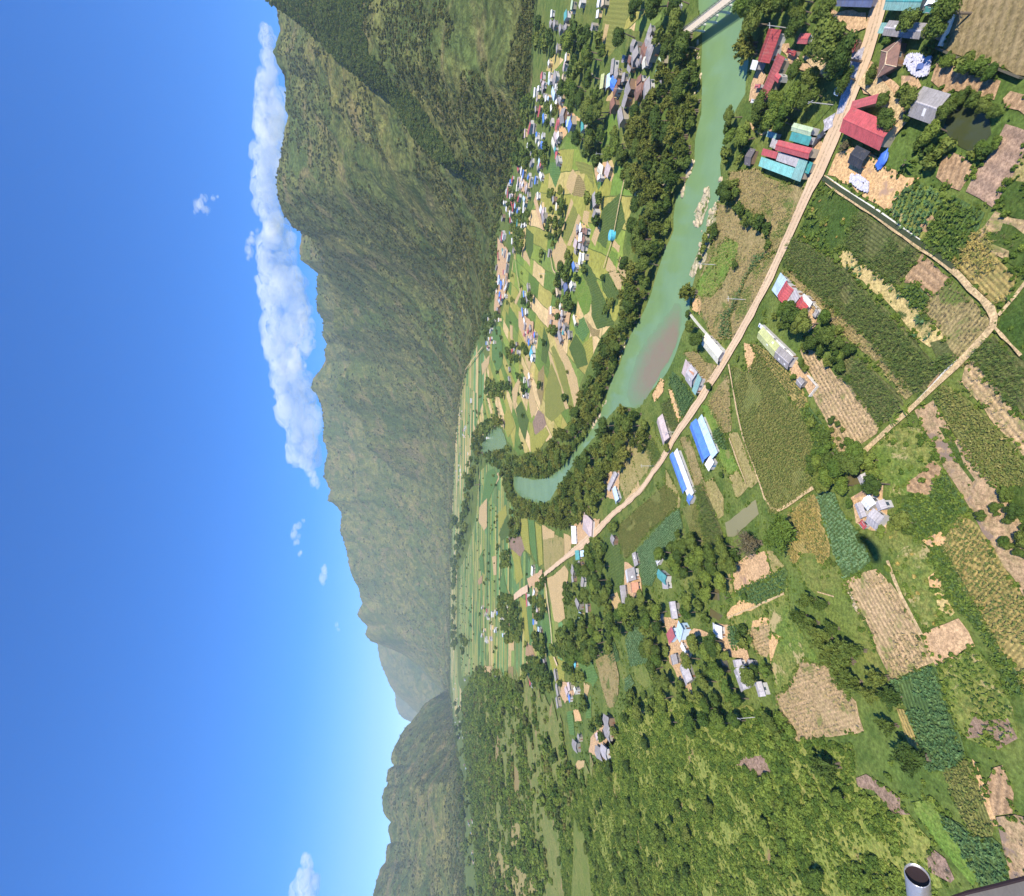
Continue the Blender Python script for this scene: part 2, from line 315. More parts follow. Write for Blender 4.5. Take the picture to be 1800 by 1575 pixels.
c = MT.mix(MT.ramp(n2, [(.25, .85), (.30, 0)]), c, (.36,.25,.15))
c = MT.mix(.9, c, MT.ramp(n3, [(.3, .3), (.5, 1), (.7, 1.9)]), 'MULTIPLY')
MT.bump(MT.math('ADD', n3, MT.math('MULTIPLY', n2, 3.0)), 1.0, 9); MT.done(c, .95, .05)
mesh('mountain_range', Vt[used], rem[Ft].astype(np.int32), MT.m, smooth=True)['kind'] = 'structure'
# ---------------------------------------------------------------- river, ponds, roads, fields
LEV = [0.02]
FIELDS = []
def sheet(name, poly, mat, seed=0, z=None, kind='structure', step=3, amp=.5, ang=0.0, **k):
    c = np.mean(np.array(poly), 0); far = math.hypot(*c)
    if z is None:
        LEV[0] += .0016; z = LEV[0]*(1+max(0, far-250)/160)
    pts = jag(poly, step*max(1, far/350), amp*max(1, far/500), seed); ca, sa = math.cos(-ang), math.sin(-ang)
    loc = [((x-c[0])*ca-(y-c[1])*sa, (x-c[0])*sa+(y-c[1])*ca, 0) for x, y in pts]
    ar = sum(loc[i-1][0]*loc[i][1]-loc[i][0]*loc[i-1][1] for i in range(len(loc)))
    if ar < 0: loc = loc[::-1]
    o = mesh(name, loc, [tuple(range(len(loc)))], mat)
    o.location = (c[0], c[1], z); o.rotation_euler = (0, 0, ang); return tag(o, kind=kind, **k)
def watermat(name, c1, c2, rough=.12):
    m = NT(name); v = m.pos(); col = m.mix(m.ramp(m.noise(v, 1/25, 4), [(.35, 0), (.65, 1)]), c1, c2)
    m.bump(m.noise(v, 1.2, 3, .6), .12, .05); return m.done(col, rough, .35)
RIV = watermat('river_water', (.165,.265,.105), (.195,.305,.125), .22); PND = watermat('pond_water', (.055,.065,.025), (.065,.075,.03)); PN2 = watermat('muddy_pond_water', (.24,.22,.10), (.27,.24,.11))
PN3 = watermat('brown_pond_water', (.12,.10,.04), (.14,.12,.05))
LB = [(1120,-600),(1180,-250),(1215,-60),(1228,0),(1232,45),(1234,80),(1233,110),(1234,160),(1233,200),(1222,245),(1221,290),(1206,320),(1190,345),(1184,380),(1184,405),(1165,450),(1155,480),(1145,515),(1125,562),(1108,590),(1098,615),(1090,640),(1075,670),(1066,700),(1050,740),(1030,770),(1005,800),(985,825),(965,840),(940,844),(903,836)]
RBk = [(903,850),(905,860),(912,870),(925,880),(935,882),(950,884),(966,880),(975,865),(985,850),(1000,828),(1015,805),(1030,785),(1050,762),(1068,735),(1085,715),(1120,718),(1130,705),(1140,690),(1165,665),(1180,640),(1195,600),(1205,575),(1212,550),(1212,515),(1222,485),(1232,455),(1245,420),(1262,390),(1264,360),(1268,320),(1266,290),(1275,250),(1285,210),(1310,165),(1316,110),(1312,60),(1308,10),(1300,-60),(1270,-250),(1200,-600)]
sheet('river', [G(*p) for p in LB+RBk], RIV, 3, z=.035, step=4, amp=.6)
sheet('river', [G(*p) for p in [(848,775),(858,765),(868,755),(878,752),(886,762),(890,775),(893,788),(880,790),(860,795),(850,797),(847,790)]], RIV, 4, z=.5, amp=2)
SB = NT('riverbed'); SB.done(SB.mix(SB.ramp(SB.noise(SB.pos(), 1/3, 6, .7), [(.3, 0), (.7, 1)]), (.20,.20,.11), (.29,.235,.15)), .25, .5)
SBP = np.array(wp('F', [(385,165),(430,175),(440,260),(425,400),(380,500),(330,620),(240,740),(190,850),(120,960),(60,960),(20,880),(40,740),(100,560),(180,430),(280,310)])); SBC = np.array(wp('F', [(365,560)])[0])
for i in range(9):
    kk = 1.04-i*.06; m = NT('riverbed_shallow'); a_ = .10+i*.10; v = m.pos(); m.done(m.mix(m.ramp(m.noise(v, 1/5, 6, .7), [(.35, max(0, a_-.12)), (.65, min(1, a_+.12))]), (.165,.265,.105), (.25,.18,.10)), .22, .35)
    sheet('sandbar', [tuple(SBC+(p-SBC)*kk) for p in SBP], m.m, 5+i, z=.05+.006*i, step=2, amp=.9)
for nm, fr, pts, m in (('pond','A',[(1250,800),(1300,815),(1400,850),(1480,880),(1530,940),(1545,1060),(1500,1120),(1430,1165),(1390,1205),(1300,1165),(1210,1080),(1165,1010),(1190,940),(1220,860)],PND),
    ('pond','H',[(1030,575),(1055,690),(950,790),(860,870),(805,870),(788,760),(900,680)],PN2), ('pond','G',[(545,335),(500,385),(510,450),(390,475),(365,430),(480,340)],PN3),
    ('pond','J',[(640,150),(740,160),(745,250),(660,245)],PN3), ('pond','J',[(670,310),(770,370),(740,410),(665,375)],PN3), ('pond','J',[(790,680),(835,825),(790,815),(750,720)],PN3), ('pond','J',[(240,330),(300,350),(310,430),(260,410)],PN3)):
    sheet(nm, wp(fr, pts), m, 9, z=.15, amp=.35)
def fld(t, fr, pts, crop=None, row=None, dens=1.0, edge=True):
    """row = index of the edge the rows follow"""
    w = wp(fr, pts); i = row if row is not None else max(range(len(w)), key=lambda k: math.dist(w[k], w[(k+1) % len(w)]))
    a, b = w[i], w[(i+1) % len(w)]; ang = math.atan2(b[1]-a[1], b[0]-a[0])
    FIELDS.append((w, crop, ang, dens)); return sheet('field', w, FM[t], len(FIELDS), ang=ang)
# the far, banded paddies first, then the traced plots
fld('paddyfar','Z',[(796,700),(808,690),(825,640),(842,600),(858,640),(850,700),(835,760),(828,800),(815,900),(803,960),(798,1000),(794,900)])
fld('paddygreen','Z',[(843,830),(868,805),(900,870),(905,950),(960,1010),(990,1100),(1000,1180),(960,1210),(900,1195),(850,1180),(812,1190),(806,1100),(808,1000),(822,970),(838,900)])
fld('paddyfar','Z',[(792,990),(803,985),(803,1100),(806,1200),(820,1240),(800,1260),(792,1180)])
fld('paddy','Z',[(960,290),(995,245),(1012,252),(1022,275),(1040,285),(1048,325),(1052,335),(1078,290),(1095,295),(1103,312),(1123,342),(1110,370),(1100,405),(1095,440),(1098,505),(1085,560),(1058,590),(1035,640),(1010,700),(1000,745),(985,760),(930,795),(912,800),(892,775),(884,750),(868,750),(845,770),(832,750),(845,690),(858,640),(862,600),(880,560),(895,500),(905,440),(925,395),(950,330)])
fld('paddy','M',[(420,560),(560,640),(440,800),(360,740)]); 
for t, fr, pts in [
 ('olive','M',[(990,-20),(1270,-20),(1260,80),(1210,200),(1180,300),(1160,430),(1100,500),(1020,600),(940,600),(950,300),(965,180)]),('tan','M',[(985,250),(1025,260),(990,440),(970,580),(940,570),(955,400)]),
 ('tan','M',[(1260,40),(1300,60),(1290,130),(1250,140)]),('yellow','M',[(1310,135),(1360,130),(1350,205),(1300,205)]),('paddy','M',[(1270,130),(1560,90),(1580,200),(1500,260),(1440,330),(1180,310),(1210,210)]),
 ('grassbright','M',[(1010,1230),(1140,1130),(1110,1250),(1110,1350),(1050,1500),(920,1572),(950,1440),(1000,1300)]),('olive','M',[(1220,1180),(1290,1240),(1420,1430),(1400,1500),(1200,1560),(1140,1560),(1180,1380)]),
 ('drygrass','M',[(1250,1030),(1360,1020),(1370,1120),(1250,1140),(1200,1250),(1190,1180)]),
 ('sand','M',[(490,1100),(560,1120),(700,1240),(770,1290),(640,1270),(560,1230),(490,1210)]),('sand','M',[(470,1290),(560,1350),(585,1400),(520,1490),(445,1430)]),('grassbright','M',[(570,1430),(640,1480),(700,1572),(560,1572)]),
 ('tan','M',[(1040,950),(1110,940),(1130,1100),(1090,1130),(1060,1080),(990,1060)]),
 ('greenfar','N',[(700,270),(800,270),(815,380),(760,540),(700,400)]),('cornfar','N',[(450,960),(530,1030),(525,1200),(490,1310),(440,1160)]),('greenfar','N',[(1240,430),(1480,570),(1600,690),(1570,800),(1300,650),(1190,570)]),
 ('olive','N',[(960,260),(1050,270),(1150,300),(1160,440),(1170,560),(1090,400),(1020,390)]),
 ('tan','N',[(940,345),(990,400),(970,480),(930,620),(870,530),(900,420)]),('brownfar','N',[(1000,400),(1060,470),(1095,620),(1030,640),(940,620),(970,480)]),('tan','N',[(925,650),(950,700),(870,900),(825,1040),(810,1030),(870,850)]),
 ('olive','N',[(950,720),(1000,820),(930,1000),(880,1130),(830,1050),(880,900)]),('tan','N',[(1000,815),(1035,850),(985,990),(920,1150),(880,1150),(940,1000)]),('tan','N',[(815,1040),(880,1160),(860,1330),(790,1430),(765,1400),(720,1230)]),
 ('tan','N',[(1200,915),(1240,970),(1180,1160),(1135,1090)]),('tan','N',[(1040,900),(1060,780),(1120,790),(1100,920),(1130,970)]),('tan','N',[(1380,1090),(1440,1150),(1430,1225),(1350,1150)]),('cornfar','N',[(1250,760),(1440,600),(1500,900),(1400,1090),(1330,1010),(1290,1180),(1200,1100)]),
 ('grassbright','N',[(1345,1190),(1420,1240),(1395,1370),(1330,1280)]),('tan','N',[(1320,1270),(1400,1390),(1380,1530),(1290,1390)]),('tan','N',[(1440,1265),(1510,1340),(1520,1500),(1470,1480),(1405,1400)]),('tan','N',[(1400,1410),(1470,1500),(1500,1572),(1385,1572)]),
 ('tan','N',[(1500,450),(1555,510),(1545,565),(1500,530)]),('tan','N',[(1570,530),(1630,580),(1615,640),(1560,590)]),('tan','N',[(1310,440),(1350,340),(1380,400),(1350,475)]),('tan','N',[(420,1140),(490,1300),(495,1370),(400,1260)]),('cornfar','N',[(1060,1320),(1100,1330),(1200,1500),(1180,1572),(1090,1572),(1020,1400)]),
 ('cornfar','O',[(820,560),(860,680),(880,760),(840,960),(790,920),(800,700)]),('olive','O',[(900,940),(1000,1200),(1040,1440),(900,1572),(830,1500),(830,1250),(860,1100)]),
 ('tan','O',[(585,130),(590,190),(525,335),(505,310),(550,220)]),('tan','O',[(860,800),(895,860),(990,1150),(1085,1430),(1050,1440),(960,1200),(890,970)]),('olive','O',[(890,790),(925,760),(1040,1000),(1090,1250),(1140,1430),(1090,1420),(990,1130)]),
 ('tan','O',[(918,640),(960,690),(1080,900),(1170,1110),(1195,1280),(1140,1420),(1100,1250),(1040,1000),(960,800)]),('brownfar','O',[(1250,470),(1340,580),(1410,600),(1400,660),(1330,670),(1290,580)]),('yellow','O',[(1350,100),(1385,80),(1475,290),(1440,320),(1360,180)]),
 ('tan','O',[(1500,-20),(1690,0),(1700,60),(1640,90),(1625,215),(1570,130)]),('grassbright','O',[(1180,60),(1220,10),(1290,140),(1325,270),(1300,400),(1240,450),(1190,330),(1150,200)]),('cornfar','O',[(1225,0),(1330,0),(1400,140),(1470,300),(1560,540),(1380,590),(1320,450),(1320,250)]),
 ('cornfar','O',[(1420,20),(1495,0),(1620,210),(1600,330),(1550,360),(1440,180)]),('cornfar','O',[(1150,640),(1250,800),(1285,960),(1170,1010),(1080,790)]),('greenfar','O',[(1130,540),(1240,460),(1300,620),(1230,730),(1150,620)]),('yellow','O',[(1230,750),(1330,660),(1340,850),(1290,950)]),
 ('tan','O',[(690,1180),(750,1440),(690,1535),(650,1320)]),('brownfar','O',[(760,1050),(820,970),(825,1100),(820,1240),(790,1400),(745,1250)]),('yellow','O',[(825,1050),(860,1130),(830,1240),(800,1150)]),('tan','O',[(480,1250),(565,1080),(565,1150),(520,1400),(500,1440)]),
 ('tan','O',[(610,860),(640,880),(690,940),(665,1040)]),('yellow','O',[(555,890),(600,1000),(590,1060),(555,1060)]),('tan','O',[(160,960),(250,860),(240,960),(170,1080)]),('tan','O',[(460,540),(490,560),(490,720),(465,690)]),('greenfar','O',[(270,560),(360,560),(380,760),(380,960),(330,1060),(270,900)]),
 ('plowgrey','P',[(880,250),(940,120),(1000,170),(1025,270),(940,420),(900,370)]),('cornfar','P',[(700,110),(760,30),(840,230),(800,450),(740,300)]),('yellow','P',[(575,180),(650,140),(690,300),(620,420),(590,340)]),('yellow','P',[(840,250),(880,270),(900,400),(1020,300),(1060,380),(920,590),(860,560)]),
 ('greenfar','P',[(395,780),(470,740),(520,830),(480,930),(420,1080),(340,1100)]),('tan','P',[(470,830),(520,780),(530,850),(490,920)]),('tan','P',[(320,1150),(400,1050),(400,1350),(370,1400),(310,1300)]),('cornfar','P',[(520,1440),(620,1230),(640,1440),(560,1500)]),('yellow','P',[(510,1220),(600,1120),(610,1230),(530,1400)]),
 ('plowgrey','Q',[(590,230),(700,220),(735,330),(700,400),(650,380),(605,330)]),('yellow','Q',[(685,60),(760,60),(775,250),(790,390),(725,330),(700,200)]),('greenfar','Q',[(765,60),(820,75),(835,250),(850,470),(810,400),(780,290)]),('yellow','Q',[(828,90),(885,130),(900,470),(865,490)]),
 ('tan','Q',[(890,110),(1005,180),(1000,230),(900,250)]),('drygrass','Q',[(900,250),(1010,205),(1090,240),(1090,420),(925,570),(910,480)]),('tan','Q',[(1088,190),(1150,220),(1155,330),(1095,390)]),('tan','Q',[(935,600),(1000,570),(1095,480),(1130,540),(1120,640),(1080,800),(1100,960),(1040,1000),(1000,980),(970,800)]),
 ('cornfar','Q',[(1440,250),(1560,130),(1590,230),(1610,400),(1650,470),(1620,650),(1510,735),(1470,560)]),('tan','Q',[(1510,750),(1570,720),(1620,850),(1530,880)]),('yellow','Q',[(700,770),(745,800),(780,1180),(745,1180),(710,1000)]),('greenfar','Q',[(765,860),(800,880),(820,1160),(785,1190)]),
 ('greenfar','Q',[(890,880),(950,920),(985,1180),(920,1250),(900,1060)]),('plow','Q',[(750,1185),(800,1210),(835,1320),(780,1350),(740,1290)]),('yellow','Q',[(950,1300),(1010,1310),(1090,1350),(1100,1580),(1030,1580),(980,1400)]),('greenfar','Q',[(1200,1350),(1340,1330),(1400,1500),(1350,1580)]),
 ('yellow','Q',[(610,330),(690,400),(720,590),(660,660),(640,480)]),('tan','Q',[(440,400),(480,400),(480,570),(455,570)]),('plow','Q',[(310,620),(355,570),(350,640),(320,660)]),('greenfar','Q',[(500,700),(540,490),(560,640),(600,780),(560,760)]),('greenfar','Q',[(320,420),(360,340),(370,560),(330,520)]),('tan','Q',[(900,-200),(1,1),(2,2)][:0] or [(600,1130),(640,1140),(640,1250),(610,1260)]),
 ('sand','R',[(1370,590),(1430,580),(1460,700),(1390,710)]),('tan','R',[(1480,295),(1545,330),(1510,470),(1490,440)]),('greenfar','R',[(1300,610),(1365,590),(1385,860),(1330,850)]),('greenfar','R',[(1460,100),(1550,80),(1560,300),(1500,290)]),('greenfar','R',[(1510,480),(1560,440),(1560,670),(1500,680)]),
 ('tan','R',[(430,130),(510,120),(500,190),(440,220)]),('brownfar','R',[(685,130),(740,130),(730,480),(690,480)]),('brownfar','R',[(730,520),(800,420),(800,560),(820,740),(740,790)]),('tan','R',[(1390,1180),(1420,1120),(1490,1120),(1500,1180),(1420,1230)]),('brownfar','R',[(1140,1100),(1250,1120),(1220,1380),(1150,1300)]),('grassbright','R',[(880,1280),(1100,1200),(1130,1330),(950,1440)]),
 ('brownfar','Z',[(926,1360),(933,1421),(947,1448),(928,1452),(921,1400)]),('drygrass','Z',[(857,1490),(880,1500),(935,1535),(950,1560),(925,1590),(875,1560)]),('brownfar','Z',[(873,1270),(880,1300),(878,1350),(872,1345)]),('grass','Z',[(1010,1440),(1030,1460),(1045,1590),(1005,1590)]),('olive','Z',[(845,1400),(870,1410),(880,1480),(850,1500)]),
 ('drygrass','Z',[(900,1440),(915,1450),(912,1500),(900,1490)]),('brownfar','Z',[(905,1345),(915,1360),(912,1400),(905,1390)]),('tan','Z',[(838,1340),(843,1350),(842,1372),(838,1370)]),('olive','Z',[(852,1210),(862,1215),(864,1300),(854,1290)]),('greenfar','Z',[(960,1460),(985,1470),(990,1530),(965,1520)]),('brownfar','Z',[(975,1290),(992,1300),(990,1330),(976,1320)])]:
    fld(t, fr, pts)
for t, pts in [('paddy', [(960,-50),(1170,-50),(1080,-500),(820,-500)]), ('olive', [(1620,-70),(1900,-70),(2100,-400),(1720,-400)]), ('meadow', [(1330,-70),(1540,-70),(1600,-400),(1320,-400)]), ('soilbean', [(1870,-60),(2150,-60),(2150,500),(1870,480)]), ('plow', [(1870,500),(2200,520),(2200,900),(1870,860)]), ('soilleaf', [(1870,880),(2200,920),(2200,1500),(1870,1480)]), ('drygrass', [(1400,1640),(1850,1640),(1900,2000),(1400,2000)])]:
    fld(t, 'Z', pts)
# near plots: type, frame, outline, crop, index of the edge the rows follow, density
for rec in [
 ('mown','A',[(1270,-60),(1850,-60),(1850,610),(1540,520),(1160,380),(1215,150)],None,5),
 ('plow','A',[(1120,470),(1400,590),(1625,640),(1570,790),(1450,760),(1250,715),(1180,740),(1070,640)],None,7),('plow','A',[(1640,780),(1700,720),(1850,760),(1850,940),(1660,850)],None,0),
 ('plow','A',[(1240,1205),(1330,1240),(1420,1330),(1370,1400),(1300,1510),(1110,1400),(1140,1300),(1170,1240)],None,5),
 ('furrow','A',[(1660,980),(1850,1045),(1740,1380),(1640,1520),(1560,1645),(1345,1515),(1440,1335),(1580,1140)],None,4),
 ('drygrass','C',[(1790,130),(1850,130),(1850,340),(1700,300)],None,0),('grassdark','C',[(1690,300),(1850,320),(1850,640),(1590,520),(1640,400)],'bush',0,.25),
 ('sand','C',[(320,90),(450,40),(600,90),(700,190),(870,280),(980,280),(860,380),(780,460),(740,560),(600,470),(440,340),(250,260)],None,0),
 ('meadow','C',[(740,560),(780,470),(900,340),(1060,350),(1200,400),(1100,590),(1010,780),(900,700)],'leafy',0,.5),('plow','C',[(1080,575),(1105,620),(1040,715),(990,700),(980,650)],None,0),
 ('soilleaf','C',[(1230,420),(1500,560),(1440,700),(1250,960),(1020,820),(1070,660)],'leafyd',5,1.3),('soilyellow','C',[(1440,700),(1540,640),(1600,930),(1750,1060),(1690,1250),(1560,1280),(1380,1100),(1250,960),(1350,820)],'yellow',6,1),
 ('soilpink','C',[(1580,545),(1850,620),(1850,1050),(1660,930),(1560,880),(1430,770),(1450,720)],'stalk',0,.4),('grassdark','C',[(1500,720),(1620,700),(1640,640),(1720,660),(1850,760),(1850,1060),(1680,950),(1690,860),(1520,790)],'bush',0,1),
 ('grassdark','C',[(210,310),(480,510),(440,700),(350,870),(240,880),(20,740),(120,480)],'banana',0,.5),
 ('soilcorn','C',[(500,540),(750,680),(1000,850),(960,940),(860,1060),(810,1160),(600,990),(390,820),(440,680)],'corn',5,1),
 ('sandgreen','C',[(330,870),(410,850),(600,1000),(830,1180),(1020,1350),(1190,1560),(1060,1620),(900,1480),(700,1240),(370,980)],'leafy',1,.12),
 ('soilcorn','C',[(-10,750),(330,950),(400,1000),(560,1180),(760,1360),(950,1560),(1130,1765),(1170,1820),(1040,1920),(1030,1980),(930,1980),(750,1760),(600,1565),(400,1400),(150,1180),(0,1030),(-90,960),(-60,880)],'corn',11,1),
 ('soildry','C',[(-110,1010),(0,1035),(150,1185),(400,1405),(600,1570),(750,1765),(930,1990),(870,2040),(780,1900),(640,1740),(480,1600),(300,1440),(100,1250),(-60,1080)],'dry',3,.8),
 ('soilcorn','E',[(430,560),(560,600),(700,760),(850,920),(860,1000),(670,1110),(560,960),(400,770),(350,700),(380,600)],'corn',2,1),
 ('soilpink','E',[(30,510),(150,530),(270,660),(310,720),(430,790),(560,960),(660,1120),(640,1180),(520,1260),(380,1320),(330,1320),(250,1100),(200,1000),(130,860),(190,800),(80,650)],'stalk',5,1),
 ('plow','C',[(1000,880),(1100,960),(1230,1080),(1200,1160),(1130,1180),(1060,1220),(960,1120),(860,1110),(870,1060),(950,960)],None,0),
 ('soildry','C',[(1230,1085),(1400,1240),(1585,1440),(1450,1600),(1300,1730),(1200,1640),(1180,1540),(1100,1430),(1020,1330),(1070,1210),(1140,1170)],'stalk',2,1.3),
 ('soilleaf','C',[(810,1150),(960,1115),(1060,1240),(1010,1340),(850,1230)],'leafyd',0,1.4),('soilcorn','E',[(1060,460),(1180,430),(1310,600),(1190,690),(1130,640)],'corn',2,1),('plow','E',[(1140,690),(1190,700),(1060,830),(1040,810)],None,1),
 ('grassdark','E',[(1630,230),(1850,-60),(1850,640),(1700,470),(1590,400)],'bush',0,.1),
 ('soilcorn','E',[(1560,410),(1850,640),(1850,1080),(1750,990),(1500,700),(1400,570)],'corn',3,1.2),('soilpink','E',[(1400,590),(1500,720),(1750,1010),(1850,1120),(1850,1410),(1700,1250),(1480,960),(1400,880),(1310,770),(1340,650)],'dry',1,.25),
 ('soilbean','E',[(1190,790),(1310,860),(1450,980),(1640,1170),(1850,1430),(1850,1590),(1700,1600),(1560,1580),(1420,1420),(1250,1180),(1100,880)],'bean',8,1.3),
 ('plowpatch','G',[(940,-130),(1030,-170),(1090,-210),(1130,-130),(1240,60),(1360,160),(1500,370),(1620,500),(1740,700),(1850,850),(1850,1430),(1730,1200),(1640,1100),(1560,950),(1480,840),(1400,680),(1330,560),(1240,420),(1180,340),(1100,150),(1000,0)],None,5),
 ('grassdark','G',[(1130,0),(1210,20),(1290,180),(1330,290),(1420,420),(1400,440),(1300,310),(1180,90)],None,0),('grassdark','G',[(1640,480),(1850,440),(1850,840),(1740,690)],'bush',0,.15),
 ('meadow','G',[(600,160),(770,10),(1000,20),(1130,240),(1180,340),(1060,540),(960,560),(880,540),(740,560),(660,380)],'bush',0,.35),('plow','G',[(1080,260),(1170,340),(1100,430),(1060,540),(960,530),(880,510),(880,440),(960,390)],None,0),
 ('soilleaf','G',[(1190,360),(1320,560),(1370,690),(1100,850),(970,900),(870,820),(760,700),(880,590),(1060,540),(1100,450)],'leafyd',2,1.2),
 ('soilyellow','G',[(1310,690),(1420,760),(1560,940),(1650,1110),(1800,1340),(1850,1430),(1850,2130),(1760,1950),(1620,1750),(1480,1500),(1330,1230),(1200,1000),(1150,920)],'bean',12,.7),
 ('sand','G',[(1000,900),(1100,850),(1150,830),(1190,880),(1170,940),(1060,950)],None,0),
 ('soilleaf','G',[(1120,950),(1200,1000),(1330,1230),(1480,1500),(1620,1750),(1760,1950),(1800,2130),(1700,2130),(1560,1770),(1430,1580),(1340,1480),(1250,1400),(1150,1170),(1080,1040)],'leafyd',1,1.2),
 ('meadow','G',[(780,800),(960,900),(1060,960),(1090,1100),(1150,1200),(1250,1440),(1260,1500),(1020,1600),(900,1380),(820,1290),(760,1050),(740,900)],'lime',0,.45),
 ('sand','G',[(1050,1190),(1100,1150),(1150,1190),(1150,1270),(1110,1340),(1060,1260)],None,0),('sandgreen','G',[(1100,1300),(1180,1330),(1260,1470),(1230,1500),(1130,1440)],None,0),
 ('soilleaf','G',[(160,480),(310,520),(350,640),(430,750),(530,870),(600,1060),(520,1130),(390,1220),(330,1080),(280,900),(210,700)],'cabbage',6,1.2),
 ('soilyellow','H',[(1490,535),(1525,570),(1560,760),(1620,930),(1620,1020),(1560,1090),(1500,1000),(1400,1000),(1350,1080),(1310,1060),(1290,900),(1270,780),(1240,720)],'yellow',0,1.2),
 ('grass','G',[(0,1080),(60,1000),(150,1000),(210,1090),(330,1080),(400,1300),(450,1420),(560,1590),(640,1780),(740,2050),(860,2190),(780,2250),(700,2060),(600,1880),(480,1760),(420,1640),(300,1590),(180,1350),(70,1250)],'bush',0,.08),
 ('soilpink','I',[(400,90),(640,0),(760,120),(810,190),(900,340),(1000,540),(1090,740),(770,890),(700,760),(640,640),(600,500),(500,320)],'stalkrow',7,1),
 ('plowlight','I',[(1000,520),(1290,390),(1420,610),(1110,770)],None,0),('soilleaf','I',[(760,900),(1080,770),(1110,780),(1180,1000),(1250,1200),(1350,1480),(1200,1600),(1050,1600),(960,1300),(880,1100),(800,1010)],'leafy',4,1.5),
 ('meadow','I',[(1110,780),(1430,620),(1560,800),(1720,1100),(1760,1340),(1560,1420),(1350,1340),(1250,1160),(1180,1000)],'leafyd',0,.6),('plowgrey','I',[(1380,1230),(1430,1130),(1500,1200),(1680,1180),(1760,1340),(1600,1430),(1540,1300),(1350,1340)],None,0),
 ('meadow','J',[(860,200),(1270,20),(1290,200),(1300,330),(1400,500),(1480,620),(1550,750),(1400,720),(1300,920),(1190,1000),(1160,760),(1000,620),(830,430),(800,380)],'bush',0,.06),
 ('soilpink','J',[(1410,710),(1550,760),(1690,760),(1730,950),(1830,1050),(1890,1280),(1620,1330),(1350,1360),(1320,1250),(1230,1130),(1190,1000),(1300,930)],'stalkrow',5,1),('soilpink','J',[(1000,460),(1140,400),(1150,640),(1120,700),(1040,660),(990,520)],'dry',0,.6),
 ('sand','J',[(1140,640),(1150,500),(1240,540),(1200,600),(1170,700),(1150,750)],None,0),('sand','J',[(900,250),(1020,270),(1030,310),(820,400),(800,360)],None,0),('sand','J',[(1010,410),(1080,380),(1140,390),(1130,440),(1000,460)],None,0),
 ('cornfar','H',[(880,1300),(1260,1110),(1290,1140),(1270,1310),(1050,1410),(940,1370)],'leafy',0,.5),('plowlight','H',[(840,1090),(1000,1010),(1110,980),(1160,1170),(870,1310)],None,3),('drygrass','H',[(1115,980),(1170,985),(1260,1100),(1165,1165)],None,0),('drygrass','H',[(780,1180),(830,1160),(862,1310),(830,1340)],None,0),
 ('soilbean','F',[(850,640),(950,700),(1060,560),(1130,650),(1300,900),(1440,1080),(1500,1230),(1430,1450),(1500,1600),(1380,1695),(1190,1815),(1150,1805),(1100,1600),(1020,1440),(960,1280),(890,930)],'bean',3,1.1),
 ('soilyellow','F',[(1050,480),(1130,530),(1290,660),(1430,880),(1450,940),(1390,1010),(1300,890),(1130,650),(1000,470)],'bean',1,1),('soilleaf','F',[(1390,1010),(1450,950),(1590,1130),(1690,1330),(1620,1500),(1480,1500),(1500,1230),(1440,1090)],'leafyd',1,1.4),
 ('soildry','F',[(700,870),(820,700),(830,900),(840,1160),(790,1180),(670,960)],'dry',2,1),('grassbright','F',[(600,950),(670,960),(790,1180),(830,1300),(900,1460),(820,1510),(740,1380),(650,1170)],None,0),('grassdark','F',[(690,1170),(750,1110),(790,1180),(830,1300),(760,1300),(700,1240)],'leafy',0,.6),
 ('drygrass','F',[(820,1180),(890,1170),(980,1400),(1070,1540),(1000,1610),(960,1600),(880,1400)],None,1),('drygrass','H',[(820,390),(890,340),(970,480),(880,570)],None,0),('soildry','F',[(430,1210),(500,1200),(600,1480),(650,1600),(700,1640),(560,1620),(500,1400)],'dry',1,.5),
 ('drygrass','H',[(640,440),(700,400),(780,560),(780,700),(740,730),(640,500)],'dry',0,.2),('soilcorn','H',[(560,470),(620,450),(780,870),(780,910),(640,930),(600,700)],'corn',1,.9),('soilbean','H',[(450,650),(560,600),(650,920),(560,980)],'bean',2,.8),
 ('soilleaf','H',[(430,650),(330,720),(80,990),(140,1250),(210,1260),(260,1150),(250,1000),(400,900),(460,800)],'cabbage',1,1),('soilbean','Z',[(1086,925),(1170,852),(1193,870),(1192,888),(1170,910),(1140,935),(1102,982),(1096,975)],'bean',0,1),('drygrass','H',[(320,330),(400,480),(440,560),(430,640),(330,680),(320,420)],None,0),
 ('soildry','D',[(830,230),(1050,210),(1150,290),(1400,350),(1430,350),(1330,620),(1210,860),(1150,880),(1130,640),(1000,540),(880,490),(820,380)],'dry',4,.7),
 ('soildry','D',[(730,480),(860,510),(970,640),(1080,690),(1140,860),(1200,900),(1130,1080),(1000,1300),(850,1560),(700,1560),(620,1400),(560,1200),(600,1050),(700,800)],'dry',5,.6),
 ('grassdark','D',[(1150,880),(1040,880),(980,1000),(900,1180),(850,1300),(780,1350),(740,1540),(850,1540),(830,1400),(900,1250),(980,1050)],'leafy',0,.9),('grassbright','D',[(560,1200),(570,1110),(640,1000),(720,850),(800,760),(900,800),(880,900),(760,1140),(680,1230),(600,1220)],'bush',0,.12),
 ('soildry','F',[(460,540),(560,520),(620,600),(720,640),(700,720),(640,800),(600,740),(520,620)],'dry',0,.8),('soilleaf','F',[(370,680),(440,740),(550,890),(470,1040),(440,1040),(400,900),(350,790)],'leafy',1,.8),('soilcorn','F',[(290,940),(360,900),(430,1120),(400,1160),(340,1160),(300,1050)],'corn',1,.8),
 ('sand','F',[(280,740),(310,760),(300,850),(230,930),(215,870)],None,0),('sand','F',[(340,830),(370,830),(450,1030),(420,1090),(380,980)],None,0),('sand','F',[(540,60),(600,130),(590,240),(530,200)],None,0),
